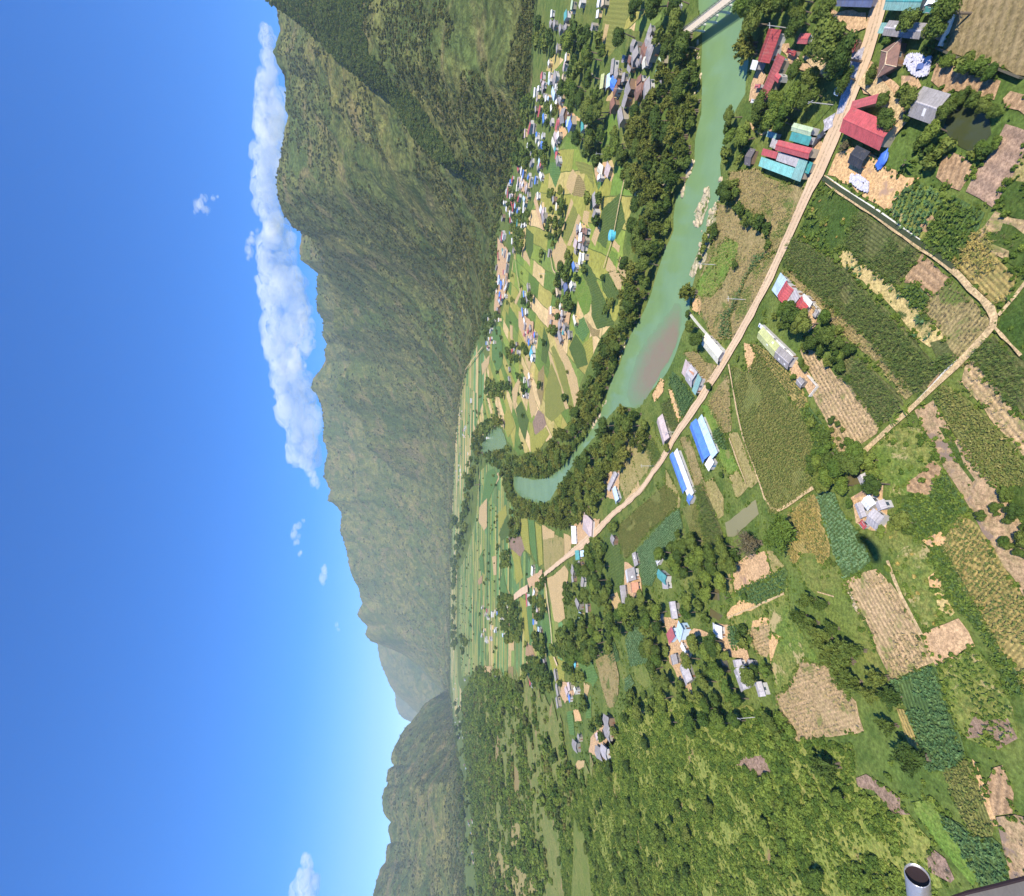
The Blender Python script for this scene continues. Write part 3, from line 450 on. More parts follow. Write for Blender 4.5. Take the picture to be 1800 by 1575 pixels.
 ('drygrass','H',[(80,240),(150,170),(230,330),(130,500),(60,250)],None,0),('soilcorn','H',[(160,110),(230,90),(280,200),(300,240),(230,330)],'corn',0,.8),('tan','H',[(0,220),(60,250),(120,500),(0,600)],None,0),('sand','F',[(940,460),(1020,470),(1040,600),(980,700),(950,600)],None,0),
 ('soilyellow','K',[(800,90),(860,100),(930,260),(990,430),(1040,510),(950,540),(920,420),(860,280)],'dry',1,.6),('soilbean','K',[(1170,570),(1390,490),(1430,560),(1500,720),(1580,1000),(1560,1100),(1440,1110),(1350,1000),(1250,800)],'bean',8,1.2),('sand','K',[(1400,490),(1430,520),(1500,700),(1600,1020),(1565,1020),(1450,700)],None,2),
 ('plow','K',[(1570,560),(1640,540),(1730,760),(1720,920),(1570,940),(1510,700)],None,2),('plowpatch','K',[(1590,950),(1740,930),(1850,960),(1850,1430),(1700,1450),(1640,1180)],'stalk',4,.2),('grassbright','K',[(940,830),(1110,820),(1250,1100),(1480,1450),(1400,1490),(1200,1250),(1080,1100),(940,900)],None,0),
 ('soilleaf','K',[(1130,920),(1300,1000),(1450,1110),(1560,1110),(1640,1180),(1700,1450),(1500,1510),(1300,1180)],'leafy',1,1.3),('plowgrey','K',[(480,640),(560,610),(700,700),(830,800),(830,880),(910,930),(780,930),(620,740),(490,710)],'stalk',2,.6),('plowgrey','L',[(1380,480),(1540,450),(1620,560),(1550,700),(1480,600),(1330,540)],'stalk',0,.5),
 ('plowgrey','K',[(1040,1280),(1100,1210),(1190,1280),(1260,1440),(1230,1470),(1060,1380)],'dead',0,.8),('soilleaf','J',[(820,450),(880,450),(940,560),(860,640),(830,560)],'leafy',0,.8),('soildry','R',[(1610,60),(1720,0),(1800,-20),(1860,240),(1850,420),(1800,560),(1740,560),(1650,250)],'dry',4,.3),
 ('soilleaf','R',[(1700,-40),(1800,-140),(1850,-20),(1860,60),(1800,90)],'leafy',0,.6),('soilleaf','J',[(0,560),(60,430),(180,500),(200,700),(160,750),(40,770)],'cabbage',0,.6),('soilleaf','J',[(0,870),(40,840),(75,900),(30,1010),(0,1020)],'cabbage',0,.7),
 ('drygrass','Z',[(1100,770),(1120,760),(1150,800),(1140,830),(1120,850),(1100,880),(1090,850)],None,0),('grass','F',[(60,1150),(150,1100),(230,1100),(240,1180),(330,1320),(230,1500),(150,1640),(60,1560)],None,0),('grass','J',[(60,780),(150,750),(220,900),(160,950),(90,880)],None,0)]:
    fld(rec[0], rec[1], rec[2], rec[3], rec[4], *(rec[5:]))
def ribbon(name, pts, mat, z, wj=.3, seed=1, **k):
    """pts = (px, py, width in metres)"""
    w = [(*G(p[0], p[1]), p[2]) for p in pts]; dn = []
    for a, b in zip(w[:-1], w[1:]):
        n = max(1, int(math.dist(a[:2], b[:2])/4))
        dn += [tuple(a[i]+(b[i]-a[i])*t/n for i in range(3)) for t in range(n)]
    dn.append(w[-1]); P_ = np.array(dn)
    for _ in range(2): P_[1:-1] = (P_[:-2]+2*P_[1:-1]+P_[2:])/4
    r = random.Random(seed); L = []; R = []
    for i, p in enumerate(P_):
        q0, q1 = P_[max(0, i-1)], P_[min(len(P_)-1, i+1)]; d = q1[:2]-q0[:2]; d = d/(np.linalg.norm(d)+1e-9); n = np.array([-d[1], d[0]])
        L.append(p[:2]+n*(p[2]/2+r.uniform(-wj, wj))); R.append(p[:2]-n*(p[2]/2+r.uniform(-wj, wj)))
    zf = lambda x, y: z*(1+max(0, math.hypot(x, y)-250)/160)
    V = [(x, y, zf(x, y)) for x, y in L]+[(x, y, zf(x, y)) for x, y in R]; n = len(L)
    return tag(mesh(name, V, [(n+i, n+i+1, i+1, i) for i in range(n-1)], mat), kind='structure', **k)
rd = NT('road_dust'); v = rd.pos(); cr = rd.mix(rd.ramp(rd.noise(v, 1/12, 5, .6), [(.35, 0), (.65, 1)]), (.66,.48,.30), (.58,.41,.25))
cr = rd.mix(rd.ramp(rd.noise(v, 1/2.5, 5, .7), [(.55, 0), (.7, .7)]), cr, (.52,.36,.22)); rd.bump(rd.noise(v, 2, 4), .3, .1); rd.done(cr, .95, .1)
ribbon('road', [(x_, y_, w_*.9) for x_, y_, w_ in [(1680,-500,4.5),(1610,-220,5),(1562,-60,5),(1553,0,5.5),(1538,65,6.5),(1521,105,7.5),(1507,140,7),(1494,185,7),(1478,215,6.5),(1463,245,7),(1452,275,8),(1441,303,7),(1425,335,5),(1411,365,4.4),(1394,400,4.3),(1378,440,4.3),(1358,485,4.2),(1334,530,4.6),(1313,570,4.8),(1293,605,4.8),(1272,640,5),(1250,675,5.5),(1237,695,5),(1222,720,5.5),(1203,745,4.5),(1185,772,5),(1172,798,4.2),(1150,830,4.2),(1130,860,4.2),(1100,887,4.3),(1080,903,5),(1050,935,7),(1025,958,8),(990,985,5),(962,1008,5),(950,1016,4)]], rd.m, .75, .4)
ribbon('path', [(960,1014,3),(966,1060,3.2),(971,1100,3),(975,1150,3),(983,1170,3)], rd.m, .775, .3, 2); ribbon('path', [(907,1050,9),(920,1040,10),(931,1034,9)], rd.m, .78, .5, 3)
pm = fieldmat('path_earth', (.60,.42,.22), (.52,.37,.19), (.40,.30,.15), 0)
for i, (p, w) in enumerate([([(1451,312),(1464,324),(1500,350),(1540,375),(1590,412),(1622,432),(1644,448),(1673,468),(1711,505),(1733,528),(1752,545),(1758,557),(1756,572),(1744,584),(1720,610),(1689,638),(1644,682),(1600,724),(1569,753),(1545,772),(1524,792)], 1.6),
    ([(1533,808),(1544,837),(1551,857),(1545,872)], 2), ([(1564,985),(1570,1008),(1578,1023),(1587,1044),(1600,1067),(1618,1100),(1624,1115)], 1.2), ([(1284,640),(1289,665),(1293,700),(1303,745),(1313,784),(1327,815),(1340,847),(1345,880),(1357,904),(1372,897)], .9),
    ([(1372,897),(1400,880),(1433,857)], 1.3), ([(1282,1086),(1300,1078),(1330,1067),(1382,1043)], .8), ([(1101,313),(1092,355),(1080,420),(1070,450),(1064,471)], 1.5), ([(905,425),(912,480),(919,520),(921,560)], 2.5), ([(945,340),(958,400)], 2.5), ([(1755,575),(1762,588),(1785,605),(1800,625)], .6), ([(1762,555),(1795,518),(1815,490)], .8),
    ([(1441,1040),(1455,1045),(1470,1048)], .5), ([(1285,770),(1300,815),(1315,850)], .6), ([(970,442),(975,475),(980,480)], 2), ([(1420,90),(1440,110),(1462,128)], 3.5), ([(1520,135),(1560,160),(1580,205),(1590,225)], 4), ([(820,610),(842,540),(855,500)], 3), ([(808,720),(822,650),(852,610)], 4)]):
    ribbon('path', [(a, b, w*.9) for a, b in p], pm, .79+.004*i, .2, i+5)
# yards of bare earth round the houses
for fr, pts in [('A',[(560,450),(680,560),(840,700),(900,860),(880,960),(780,930),(760,820),(640,760),(540,740),(500,640)]),('A',[(620,-40),(720,-40),(680,200),(640,330),(580,330),(560,180)]),('A',[(280,60),(340,100),(560,100),(560,220),(460,260),(300,220)]),('A',[(840,600),(960,600),(1000,680),(900,760),(840,690)]),
  ('A',[(1100,140),(1200,170),(1170,340),(1090,300)]),('B',[(1230,300),(1380,470),(1600,520),(1660,580),(1560,600),(1400,560),(1300,500),(1240,400)]),('B',[(1050,540),(1120,600),(1080,700),(1040,780),(980,800),(1000,660)]),('B',[(960,960),(1140,960),(1180,1040),(1060,1060)]),('B',[(1470,1120),(1560,1120),(1600,1300),(1540,1360),(1480,1280)]),
  ('E',[(60,120),(140,130),(180,220),(160,330),(100,380),(80,280)]),('F',[(1290,600),(1360,600),(1460,700),(1540,800),(1470,890),(1420,800),(1300,690)]),('J',[(310,380),(420,400),(450,480),(600,480),(680,520),(560,540),(520,700),(520,900),(540,1010),(440,900),(350,740),(340,560)]),('J',[(740,430),(830,440),(840,600),(960,620),(1000,760),(860,700),(740,640)]),
  ('G',[(440,560),(560,490),(640,560),(700,440),(690,560),(730,650),(720,830),(600,820),(480,760)]),('Q',[(1640,450),(1740,500),(1790,600),(1800,720),(1700,800),(1640,700)]),('Q',[(1200,60),(1420,60),(1400,200),(1250,300),(1150,280)]),('Q',[(760,600),(900,520),(900,640),(780,680)]),('P',[(1640,800),(1800,760),(1800,1100),(1700,1060),(1620,1000)]),
  ('M',[(1220,830),(1380,860),(1360,960),(1240,960)]),('M',[(400,780),(460,780),(500,860),(470,900)]),('N',[(380,420),(470,480),(440,600),(400,560)]),('N',[(160,1060),(270,1200),(260,1572),(150,1572)]),('N',[(560,620),(660,1000),(620,960),(540,680)]),
  ('N',[(1010,900),(1080,1000),(1060,1200),(950,1160)]),('N',[(1170,300),(1340,270),(1300,440),(1200,460)]),('O',[(330,0),(450,0),(420,240),(320,420),(300,380)]),('O',[(870,360),(1110,420),(1060,700),(960,700),(860,560)]),('O',[(560,400),(720,520),(700,760),(640,740),(560,560)]),('R',[(1250,290),(1340,310),(1400,400),(1290,520),(1240,420)]),('R',[(1560,880),(1720,720),(1740,900),(1680,1100),(1540,1040)])]:
    sheet('yard', wp(fr, pts), FM['plowlight'], len(pts), amp=.9)

tr_ = fieldmat('wheel_track', (.54,.39,.24), (.50,.36,.22), (.42,.30,.18), 0)
MR = [(1562,-60),(1553,0),(1538,65),(1521,105),(1507,140),(1494,185),(1478,215),(1463,245),(1452,275),(1441,303),(1425,335),(1411,365),(1394,400),(1378,440),(1358,485),(1334,530),(1313,570),(1293,605),(1272,640),(1250,675),(1237,695),(1222,720),(1203,745),(1185,772),(1172,798),(1150,830),(1130,860),(1100,887),(1080,903),(1050,935),(1025,958),(990,985)]
for s_ in (-1, 1): ribbon('wheel_track', [(a-2.6*s_, b-1.6*s_, .55) for a, b in MR], tr_, .765, .12, 30+s_)
GVB = fieldmat('gravel_bar', (.50,.42,.27), (.40,.34,.20), (.30,.27,.14), 0, patch=(.12,.16,.04), pa=.52, blot=4)
sheet('gravel_bar', wp('D', [(650,350),(668,400),(655,520),(620,600),(590,670),(558,640),(550,540),(590,480),(620,400)]), GVB, 2, z=.2, amp=.9, step=2)
sheet('gravel_bar', wp('D', [(740,450),(725,560),(705,650),(695,720),(665,830),(630,950),(570,1010),(530,1075),(505,1050),(520,990),(560,900),(585,820),(640,760),(650,700),(640,620),(700,520)]), GVB, 3, z=.2, amp=.9, step=2)
# ---------------------------------------------------------------- canals, bridge, rocks
CONC = plain('concrete', (.62,.58,.50)); DARKW = plain('shadowed_wet_earth', (.05,.06,.03)); WHITE = plain('whitewash', (.80,.78,.72), var=.1)
def wall_line(name, pts, w, h, mat, **k):
    b = MB(); q = [G(*p) for p in pts]
    for a, c in zip(q[:-1], q[1:]):
        d = np.array(c)-np.array(a); L = np.linalg.norm(d); n = np.array([-d[1], d[0]])/L*w/2
        a_, c_ = np.array(a), np.array(c)
        b.add([(*(a_+n), 0), (*(a_-n), 0), (*(c_-n), 0), (*(c_+n), 0), (*(a_+n), h), (*(a_-n), h), (*(c_-n), h), (*(c_+n), h)], [(4,5,6,7),(0,1,5,4),(1,2,6,5),(2,3,7,6),(3,0,4,7)])
    return tag(b.build(name, mat), **k)
cn = empty('irrigation_canal', (*G(1540, 360), 0), label='irrigation canal with a straight white concrete lip beside the earth track', cat='canal')
def child(o, root):
    o.parent = root; o.matrix_parent_inverse = Matrix.Translation(-Vector(root.location)); 
    for k in ('label', 'category'):
        if k in o: del o[k]
    return o
child(wall_line('canal_wall', [(1453,310),(1500,342),(1545,370),(1590,402),(1624,425)], .28, .5, WHITE), cn)
ribbon('canal_water', [(1451,313,1.2),(1498,345,1.2),(1543,373,1.2),(1588,405,1.2),(1621,428,1.2),(1644,441,1),(1682,470,1)], PND, .885, .05, 8); 
for o in [o for o in bpy.data.objects if o.name.startswith('canal_water')]: del o['kind']; child(o, cn)
wall_line('field_wall', [(1753,566),(1730,594),(1700,622),(1665,652),(1640,680),(1592,728)], .35, .7, CONC, label='long low concrete wall along the dark ditch beside the straight earth path', cat='wall')
wall_line('boundary_wall', [(1429,527),(1440,540),(1452,553),(1463,559)], .2, 1.3, CONC, label='thin white boundary wall behind the red and grey roofed compound by the road', cat='wall')
wall_line('boundary_wall', [(1213,549),(1228,568),(1243,585),(1275,615)], .22, 1.5, CONC, label='white boundary wall running from the river bank to the cream vaulted house', cat='wall')
wall_line('boundary_wall', [(1670,0),(1683,20),(1670,55),(1658,82)], .3, 1.5, CONC, label='grey wall along the left edge of the mown brown field', cat='wall')
wall_line('boundary_wall', [(1652,85),(1690,103),(1742,115),(1800,138)], .3, 1.3, plain('dark_wall', (.10,.09,.06)), label='dark wall along the lower edge of the mown brown field', cat='wall')
wall_line('boundary_wall', [(1424,660),(1441,679),(1427,697)], .2, 1.2, CONC, label='low wall round the bare yard below the small grey hut', cat='wall')
br = empty('bridge', (*G(1240, 28, 6), 0), label='narrow concrete bridge on piers crossing the green river', cat='bridge')
def bridge():
    a = Vector((*G(1199, 61, 6), 6)); b = Vector((*G(1345, -52, 6), 6)); d = (b-a).normalized(); n = Vector((-d.y, d.x, 0)); o = Vector(br.location)
    def bar(mb, p, q, w, z0, z1):
        mb.add([(*(p+n*w).xy, z0), (*(p-n*w).xy, z0), (*(q-n*w).xy, z0), (*(q+n*w).xy, z0), (*(p+n*w).xy, z1), (*(p-n*w).xy, z1), (*(q-n*w).xy, z1), (*(q+n*w).xy, z1)], [(0,3,2,1),(4,5,6,7),(0,1,5,4),(1,2,6,5),(2,3,7,6),(3,0,4,7)])
    m = MB(); bar(m, a, b, 1.9, 5.3, 6); child(m.build('deck', plain('deck_concrete', (.60,.50,.36))), br)
    for s in (-1, 1):
        m = MB(); L = (b-a).length
        bar(m, a+n*s*1.95, b+n*s*1.95, .06, 6.75, 6.9); bar(m, a+n*s*1.95, b+n*s*1.95, .05, 6.35, 6.45)
        for i in range(int(L/2.5)): p = a+d*(i*2.5)+n*s*1.95; m.box(p.x-.08, p.x+.08, p.y-.08, p.y+.08, 5.9, 6.9)
        child(m.build('railing', plain('rail_grey', (.16,.19,.13))), br)
    for i in range(1, 6):
        p = a+(b-a)*i/6; m = MB(); m.tube((p.x-n.x*1.2, p.y-n.y*1.2, -.3), (p.x-n.x*1.2, p.y-n.y*1.2, 5.3), .45, .4, 10); m.tube((p.x+n.x*1.2, p.y+n.y*1.2, -.3), (p.x+n.x*1.2, p.y+n.y*1.2, 5.3), .45, .4, 10)
        bar(m, p-d*.5, p+d*.5, 1.8, 4.9, 5.35); child(m.build('pier', CONC), br)
bridge()
ROCK = NT('river_rock'); ROCK.done(ROCK.mix(ROCK.ramp(ROCK.noise(ROCK.pos(), .8, 5, .7), [(.35, 0), (.65, 1)]), (.60,.49,.31), (.34,.27,.16)), .9, .2); ROCK.bump(ROCK.noise(ROCK.pos(), 1.5, 5), .6, .3)
import bmesh
def ico(sub=1):
    bm = bmesh.new(); bmesh.ops.create_icosphere(bm, subdivisions=sub, radius=1); V = np.array([v.co[:] for v in bm.verts]); Fc = np.array([[v.index for v in f.verts] for f in bm.faces]); bm.free(); return V, Fc
I1, I2, I3 = ico(1), ico(2), ico(3)
def rocks(name, line, n, r0, spread, mat, seed, **k):
    spread *= .75; n = int(n*1.2)
    r = np.random.default_rng(seed); P_ = np.array([G(*p) for p in line]); Vs = []; Fs = []; k0 = 0
    for i in range(n):
        t = r.random()*(len(P_)-1); j = int(t); c = P_[j]+(P_[j+1]-P_[j])*(t-j)+r.normal(0, spread, 2); s = r0*.62*(.35+r.random()**2*1.5)
        V = I2[0]*(1+.35*(r.random((len(I2[0]), 1))-.5))*np.array([s*(1+r.random()*.7), s, s*.45])
        a = r.random()*6.3; R_ = np.array([[math.cos(a), -math.sin(a), 0], [math.sin(a), math.cos(a), 0], [0, 0, 1]]); Vs.append(V@R_.T+np.array([c[0], c[1], s*.1])); Fs.append(I2[1]+k0); k0 += len(V)
    return tag(mesh(name, np.vstack(Vs), np.vstack(Fs), mat), **k)
for i, (line, n, r0, sp, lab) in enumerate([
  ([(1245,330),(1240,350),(1237,362),(1227,372),(1226,385),(1232,395)], 70, 1.1, 1.6, 'strip of pale rocks standing in the middle of the green river'),
  ([(1262,355),(1256,370),(1250,390),(1244,405),(1237,425),(1232,445),(1228,460),(1217,485)], 110, 1.0, 2.2, 'long bank of cream rocks along the right side of the river'),
  ([(1217,285),(1213,300),(1208,310)], 26, 1.3, 1.5, 'cream boulders under the bamboo on the left river bank'), ([(1203,328),(1199,342)], 14, 1.4, 1.0, 'pale boulder outcrop jutting from the left bank of the river'),
  ([(1166,318),(1176,330),(1182,348)], 14, 1.4, 1.5, 'pale rocks by the small backwater among the bamboo'), ([(1266,312),(1268,318)], 5, .9, .5, 'single pale rock off the right river bank'),
  ([(1226,75),(1224,100),(1222,125),(1230,150)], 30, 1.0, 2.0, 'brownish rocks along the foot of the left bank below the bridge'), ([(1495,1040),(1497,1055),(1505,1070),(1508,1075)], 22, .55, .6, 'heap of whitish stones at the edge of the furrowed field'),
  ([(1104,588),(1098,605),(1085,640)], 12, 1.2, 1.5, 'pale rocks at the river edge under the bamboo curve'), ([(1068,700),(1052,733),(1040,755)], 20, 1.5, 1.5, 'orange earth and stones under the bamboo at the narrow part of the river')]):
    rocks('rocks', line, n, r0, sp, ROCK.m, i+3, label=lab, cat='rocks', kind='stuff')
SHEETW = plain('white_tarp', (.56,.54,.60), var=.2, sc=6)
GRAV = fieldmat('pale_gravel', (.42,.39,.42), (.50,.47,.48), (.34,.31,.32), 0)
for fr, pts, rr in [('A',[(900,430),(990,430),(1090,450),(1060,590),(990,610),(930,580),(870,500)], .4),('A',[(450,1380),(520,1390),(590,1440),(585,1520),(530,1500),(440,1440)], .4)]:
    w = wp(fr, pts); sheet('yard', w, GRAV, 6, amp=.6)
    r = np.random.default_rng(5); P_ = np.array(w); lo, hi = P_.min(0), P_.max(0); q = r.uniform(lo, hi, (900, 2)); q = q[inside(q, w)]; b = MB()
    for x, y in q:
        a = r.random()*6.3; l = .25+r.random()*.35; b.slab([(x+l*math.cos(a+t), y+l*math.sin(a+t)*.6, .75+r.random()*.25) for t in (0, 1.6, 3.1, 4.7)], .05)
    tag(b.build('plastic_sheets', SHEETW), label='heap of shredded white plastic sheets '+('between the brown tiled house and the small ploughed field' if pts[0][0] == 900 else 'on the sand below the black canopy'), cat='rubbish heap', kind='stuff')
for i, (y0, y1, w) in enumerate([(88,140,4),(135,200,3.5),(205,228,4)]):
    xs = {88:1513,140:1500,135:1498,200:1480,205:1462,228:1459}; ribbon('gravel', [(xs[y0], y0, w), ((xs[y0]+xs[y1])/2, (y0+y1)/2, w*1.5), (xs[y1], y1, w*.8)], GRAV, .78+.003*i, .5, i)
# ---------------------------------------------------------------- houses
RC = dict(red=(.50,.085,.085), dred=(.33,.055,.05), pink=(.56,.44,.40), white=(.82,.80,.76), cream=(.72,.68,.52), grey=(.30,.27,.25), dgrey=(.14,.12,.12), pgrey=(.46,.42,.41), brown=(.22,.095,.055), tan=(.58,.44,.28),
          blue=(.075,.22,.66), dblue=(.09,.13,.27), lblue=(.52,.68,.80), cyan=(.10,.52,.66), teal=(.06,.32,.30), dteal=(.04,.22,.20), turq=(.22,.60,.52), lteal=(.22,.44,.38), lgreen=(.48,.60,.36), yellow=(.50,.52,.20), green=(.18,.34,.20), orange=(.60,.27,.13), black=(.035,.038,.045))
RM = {}
def roofmat(c):
    if c in RM: return RM[c]
    m = NT('roof_'+c); o = m.coord('Object'); x = m.n('ShaderNodeSeparateXYZ'); m.l(o, x.inputs[0]); v = m.pos(); n = m.noise(v, .5, 5, .65); n2 = m.noise(v, 2.5, 4, .7); oi = m.n('ShaderNodeObjectInfo')
    col = m.mix(1.0, RC[c], m.ramp(n, [(.3, .78), (.7, 1.18)]), 'MULTIPLY'); col = m.mix(.6, col, m.ramp(n2, [(.3, .65), (.7, 1.35)]), 'MULTIPLY'); n3 = m.noise(v, .35, 6, .7, 1.0); col = m.mix(m.ramp(n3, [(.56, 0), (.68, .38)]), col, (.22,.16,.11) if c not in ('grey','pgrey','dgrey','brown') else (.12,.11,.09))
    col = m.mix(m.math('MULTIPLY', oi.outputs['Random'], .18), col, (.35,.33,.30))
    sw = m.math('SINE', m.math('MULTIPLY', x.outputs[0], 2*math.pi/.9)); st = m.ramp(m.math('SINE', m.math('MULTIPLY', x.outputs[0], 2*math.pi/3.1)), [(.95, 1.0), (1.0, .82)])
    col = m.mix(1.0, col, st, 'MULTIPLY'); m.bump(m.math('ADD', sw, m.math('MULTIPLY', n2, 1.5)), .35, .06)
    RM[c] = m.done(col, .55 if c not in ('grey','dgrey','pgrey','brown') else .85, .35); return RM[c]
WM = {k: plain('wall_'+k, c, var=.12, sc=.8) for k, c in dict(cream=(.33,.28,.20), white=(.46,.43,.40), grey=(.22,.20,.17), brown=(.20,.13,.08), blue=(.48,.62,.75), yellow=(.55,.40,.2), white2=(.75,.72,.66)).items()}
GLASS = plain('window_glass', (.05,.07,.09), .2, .5, .1); DOORM = plain('door_wood', (.20,.10,.05)); DOORB = plain('door_blue', (.10,.20,.35))
def roofhouse(root, L, Wd, h, cA, cB=None, wall='cream', kind='gable', detail=True, flat=.0, hi=None):
    rise = Wd*(.13 if kind != 'hip' else .12) if kind != 'shed' else Wd*.06; h = h*.68; x, y = L/2, Wd/2; z = h; t = .12; wm = WM[wall]
    wx, wy = x-min(1.0, x*.2), y-min(1.1, y*.24)
    b = MB()
    if kind == 'shed':
        b.add([(-wx,-wy,0),(wx,-wy,0),(wx,wy,0),(-wx,wy,0),(-wx,-wy,z-.15),(wx,-wy,z-.15),(wx,wy,z-.15+rise*wy/y),(-wx,wy,z-.15+rise*wy/y)], [(0,1,5,4),(1,2,6,5),(2,3,7,6),(3,0,4,7),(4,5,6,7)])
    else:
        zz = z+rise*(y-wy)/y-.16; top = z+rise-.2 if kind == 'gable' else zz
        b.add([(-wx,-wy,0),(wx,-wy,0),(wx,wy,0),(-wx,wy,0),(-wx,-wy,zz),(wx,-wy,zz),(wx,wy,zz),(-wx,wy,zz),(-wx,0,top),(wx,0,top)], [(0,1,5,4),(1,2,6,9,5),(2,3,7,6),(3,0,4,8,7)])
    if kind != 'canopy': b.build('wall', wm, root)
    else:
        for sx in (-1, 1):
            for sy in (-1, 1): p = MB(); p.box(sx*wx-.1, sx*wx+.1, sy*wy-.1, sy*wy+.1, 0, z+.05); p.build('post', DOORM, root)
    if kind == 'shed': b = MB(); b.slab([(-x,-y,z),(x,-y,z),(x,y,z+rise),(-x,y,z+rise)], t); b.build('roof', roofmat(cA), root)
    elif kind == 'hip':
        rx = max(x*.42, x-y*.85); b = MB(); b.add([(-x,-y,z),(x,-y,z),(x,y,z),(-x,y,z),(-rx,0,z+rise*1.1),(rx,0,z+rise*1.1),(-x,-y,z-t),(x,-y,z-t),(x,y,z-t),(-x,y,z-t)], [(0,1,5,4),(1,2,5),(2,3,4,5),(3,0,4),(0,6,7,1),(1,7,8,2),(2,8,9,3),(3,9,6,0),(9,8,7,6)])
        rf = b.build('roof', roofmat(cA), root)
        if detail: c = MB(); c.tube((-rx,0,z+rise*1.1+.04), (rx,0,z+rise*1.1+.04), .13, .13, 6); [c.tube((s*rx,0,z+rise*1.1+.04), (s*x,q*y,z+.04), .11, .11, 6) for s in (-1,1) for q in (-1,1)]; c.build('ridge_cap', roofmat('tan' if cA == 'brown' else cA), rf)
    else:
        A = [(-x,0,z+rise),(x,0,z+rise),(x,y,z),(-x,y,z)]; B = [(-x,0,z+rise),(-x,-y,z),(x,-y,z),(x,0,z+rise)]
        if cB and cB != cA:
            MB().slab(A, t).build('roof_slope', roofmat(cA), root); MB().slab(B, t).build('roof_slope', roofmat(cB), root); rf = root
        else: rf = MB().slab(A, t).slab(B, t).build('roof', roofmat(cA), root)
        if detail: c = MB(); c.slab([(-x-.03,-.22,z+rise-.02),(x+.03,-.22,z+rise-.02),(x+.03,0,z+rise+.07),(-x-.03,0,z+rise+.07)], .04); c.slab([(-x-.03,.22,z+rise-.02),(x+.03,.22,z+rise-.02),(x+.03,0,z+rise+.07),(-x-.03,0,z+rise+.07)], .04); c.build('ridge_cap', roofmat('pgrey' if cA in ('grey','pgrey') else cA), rf)
    if detail and kind == 'gable' and cA in ('grey', 'pgrey', 'yellow', 'cream') and L > 7:
        for q in range(2):
            sx = random.uniform(-x*.6, x*.5); f0, f1 = random.choice([(.2, .45), (.45, .7)]); sg = random.choice((-1, 1)); zz_ = lambda f: z+rise*(1-f)+.03
            b = MB(); b.slab([(sx, sg*y*f0, zz_(f0)), (sx+.9, sg*y*f0, zz_(f0)), (sx+.9, sg*y*f1, zz_(f1)), (sx, sg*y*f1, zz_(f1))], .04); b.build('skylight', WM['white2'], rf)
    if detail and kind != 'canopy':
        n = max(1, min(3, int(L/5)))
        for s in (-1, 1):
            for i in range(n):
                wxp = -wx+(i+.5)*2*wx/n; b = MB(); yy = s*wy
                b.box(wxp-.6, wxp+.6, yy-.04, yy+.04, 1.0, 2.2); f = b.build('window', WM['white'], root)
                b = MB(); b.box(wxp-.5, wxp+.5, yy-.06, yy+.06, 1.1, 2.1); b.build('pane', GLASS, f)
        b = MB(); b.box(-wx-.05, -wx+.05, -.5, .5, 0, 2.1); b.build('door', DOORB if random.random() < .4 else DOORM, root)
        b = MB(); b.box(min(wx-.9, wx/n*.5+1)-.45, min(wx-.9, wx/n*.5+1)+.45, wy-.05, wy+.05, 0, 2.1) if L > 5 else None
        if L > 5 and n == 1: b.build('door', DOORM, root)
HN = [0]
def hq(name, fr, quad, h, cA, cB=None, label='', wall='cream', kind='gable', cat='house', detail=True, grp=None, swap=False):
    """quad: gable end (side A, side B), then the far gable end (side B, side A)"""
    w = np.array([G(*px(fr, p), h*.68) for p in quad]); c = w.mean(0); e = ((w[2]-w[1])+(w[3]-w[0]))/2; L = np.linalg.norm(e); e = e/L
    n = np.array([-e[1], e[0]]); Wd = abs(np.dot(((w[0]-w[1])+(w[3]-w[2]))/2, n)); s = np.dot(w[0]-w[1], n)
    if s < 0: e = -e                                # keep side A on local +y
    r = empty(name, (c[0], c[1], 0), math.atan2(e[1], e[0]), label=label, cat=cat, group=grp)
    roofhouse(r, max(L, 1.5), max(Wd, 1.2), h, cA, cB, wall, kind, detail); return r
X_ = hq
X_('house','A',[(620,-60),(610,60),(330,50),(330,-60)],4,'dblue','dblue','long house with a slate blue metal roof at the top edge left of the road','white')
X_('house','A',[(720,-70),(715,80),(1000,92),(1005,-70)],4.5,'teal','lteal','big building with a green metal roof at the top edge right of the road','grey')
X_('shed','A',[(1010,45),(1010,105),(1082,112),(1090,60)],3,'dteal',None,'small green roofed annex beside the big green roofed building at the top edge','white','shed','shed')
X_('house','A',[(712,172),(700,268),(990,330),(1010,165)],3.6,'grey',None,'long grey tiled house under the overhanging dark tree right of the road','grey')
X_('shed','A',[(665,180),(650,262),(697,268),(712,178)],3.4,'lteal',None,'narrow green sheet roof at the road end of the grey tiled house','grey','shed','shed')
X_('house','A',[(825,350),(680,350),(642,572),(782,580)],3.6,'brown',None,'house with a rusty brown hipped tile roof facing its yard','brown','hip')
X_('house','A',[(640,800),(466,745),(430,822),(630,872)],4.2,'red',None,'smaller red roofed front wing of the biggest red house','cream','shed')
X_('warehouse','A',[(432,832),(345,1050),(670,1192),(757,982)],5,'red',None,'biggest red metal roof of all, beside the road with a black canopy below it','cream','gable','building')
X_('house','A',[(985,670),(890,925),(1100,992),(1192,740)],4,'grey',None,'long grey roofed house with a pale ridge strip next to the dark round pond','grey')
X_('canopy','A',[(465,1145),(415,1290),(510,1350),(578,1192)],3,'black',None,'black shade cloth canopy on posts on the orange sand yard','cream','canopy','canopy')
X_('house','A',[(20,262),(10,345),(90,350),(105,262)],3.4,'red',None,'small red roofed hut at the edge of the big round dark trees','white')
X_('shed','A',[(462,308),(425,408),(450,420),(490,322)],3,'dred',None,'narrow dark red roof at the roadside below the round trees','brown','shed','shed')
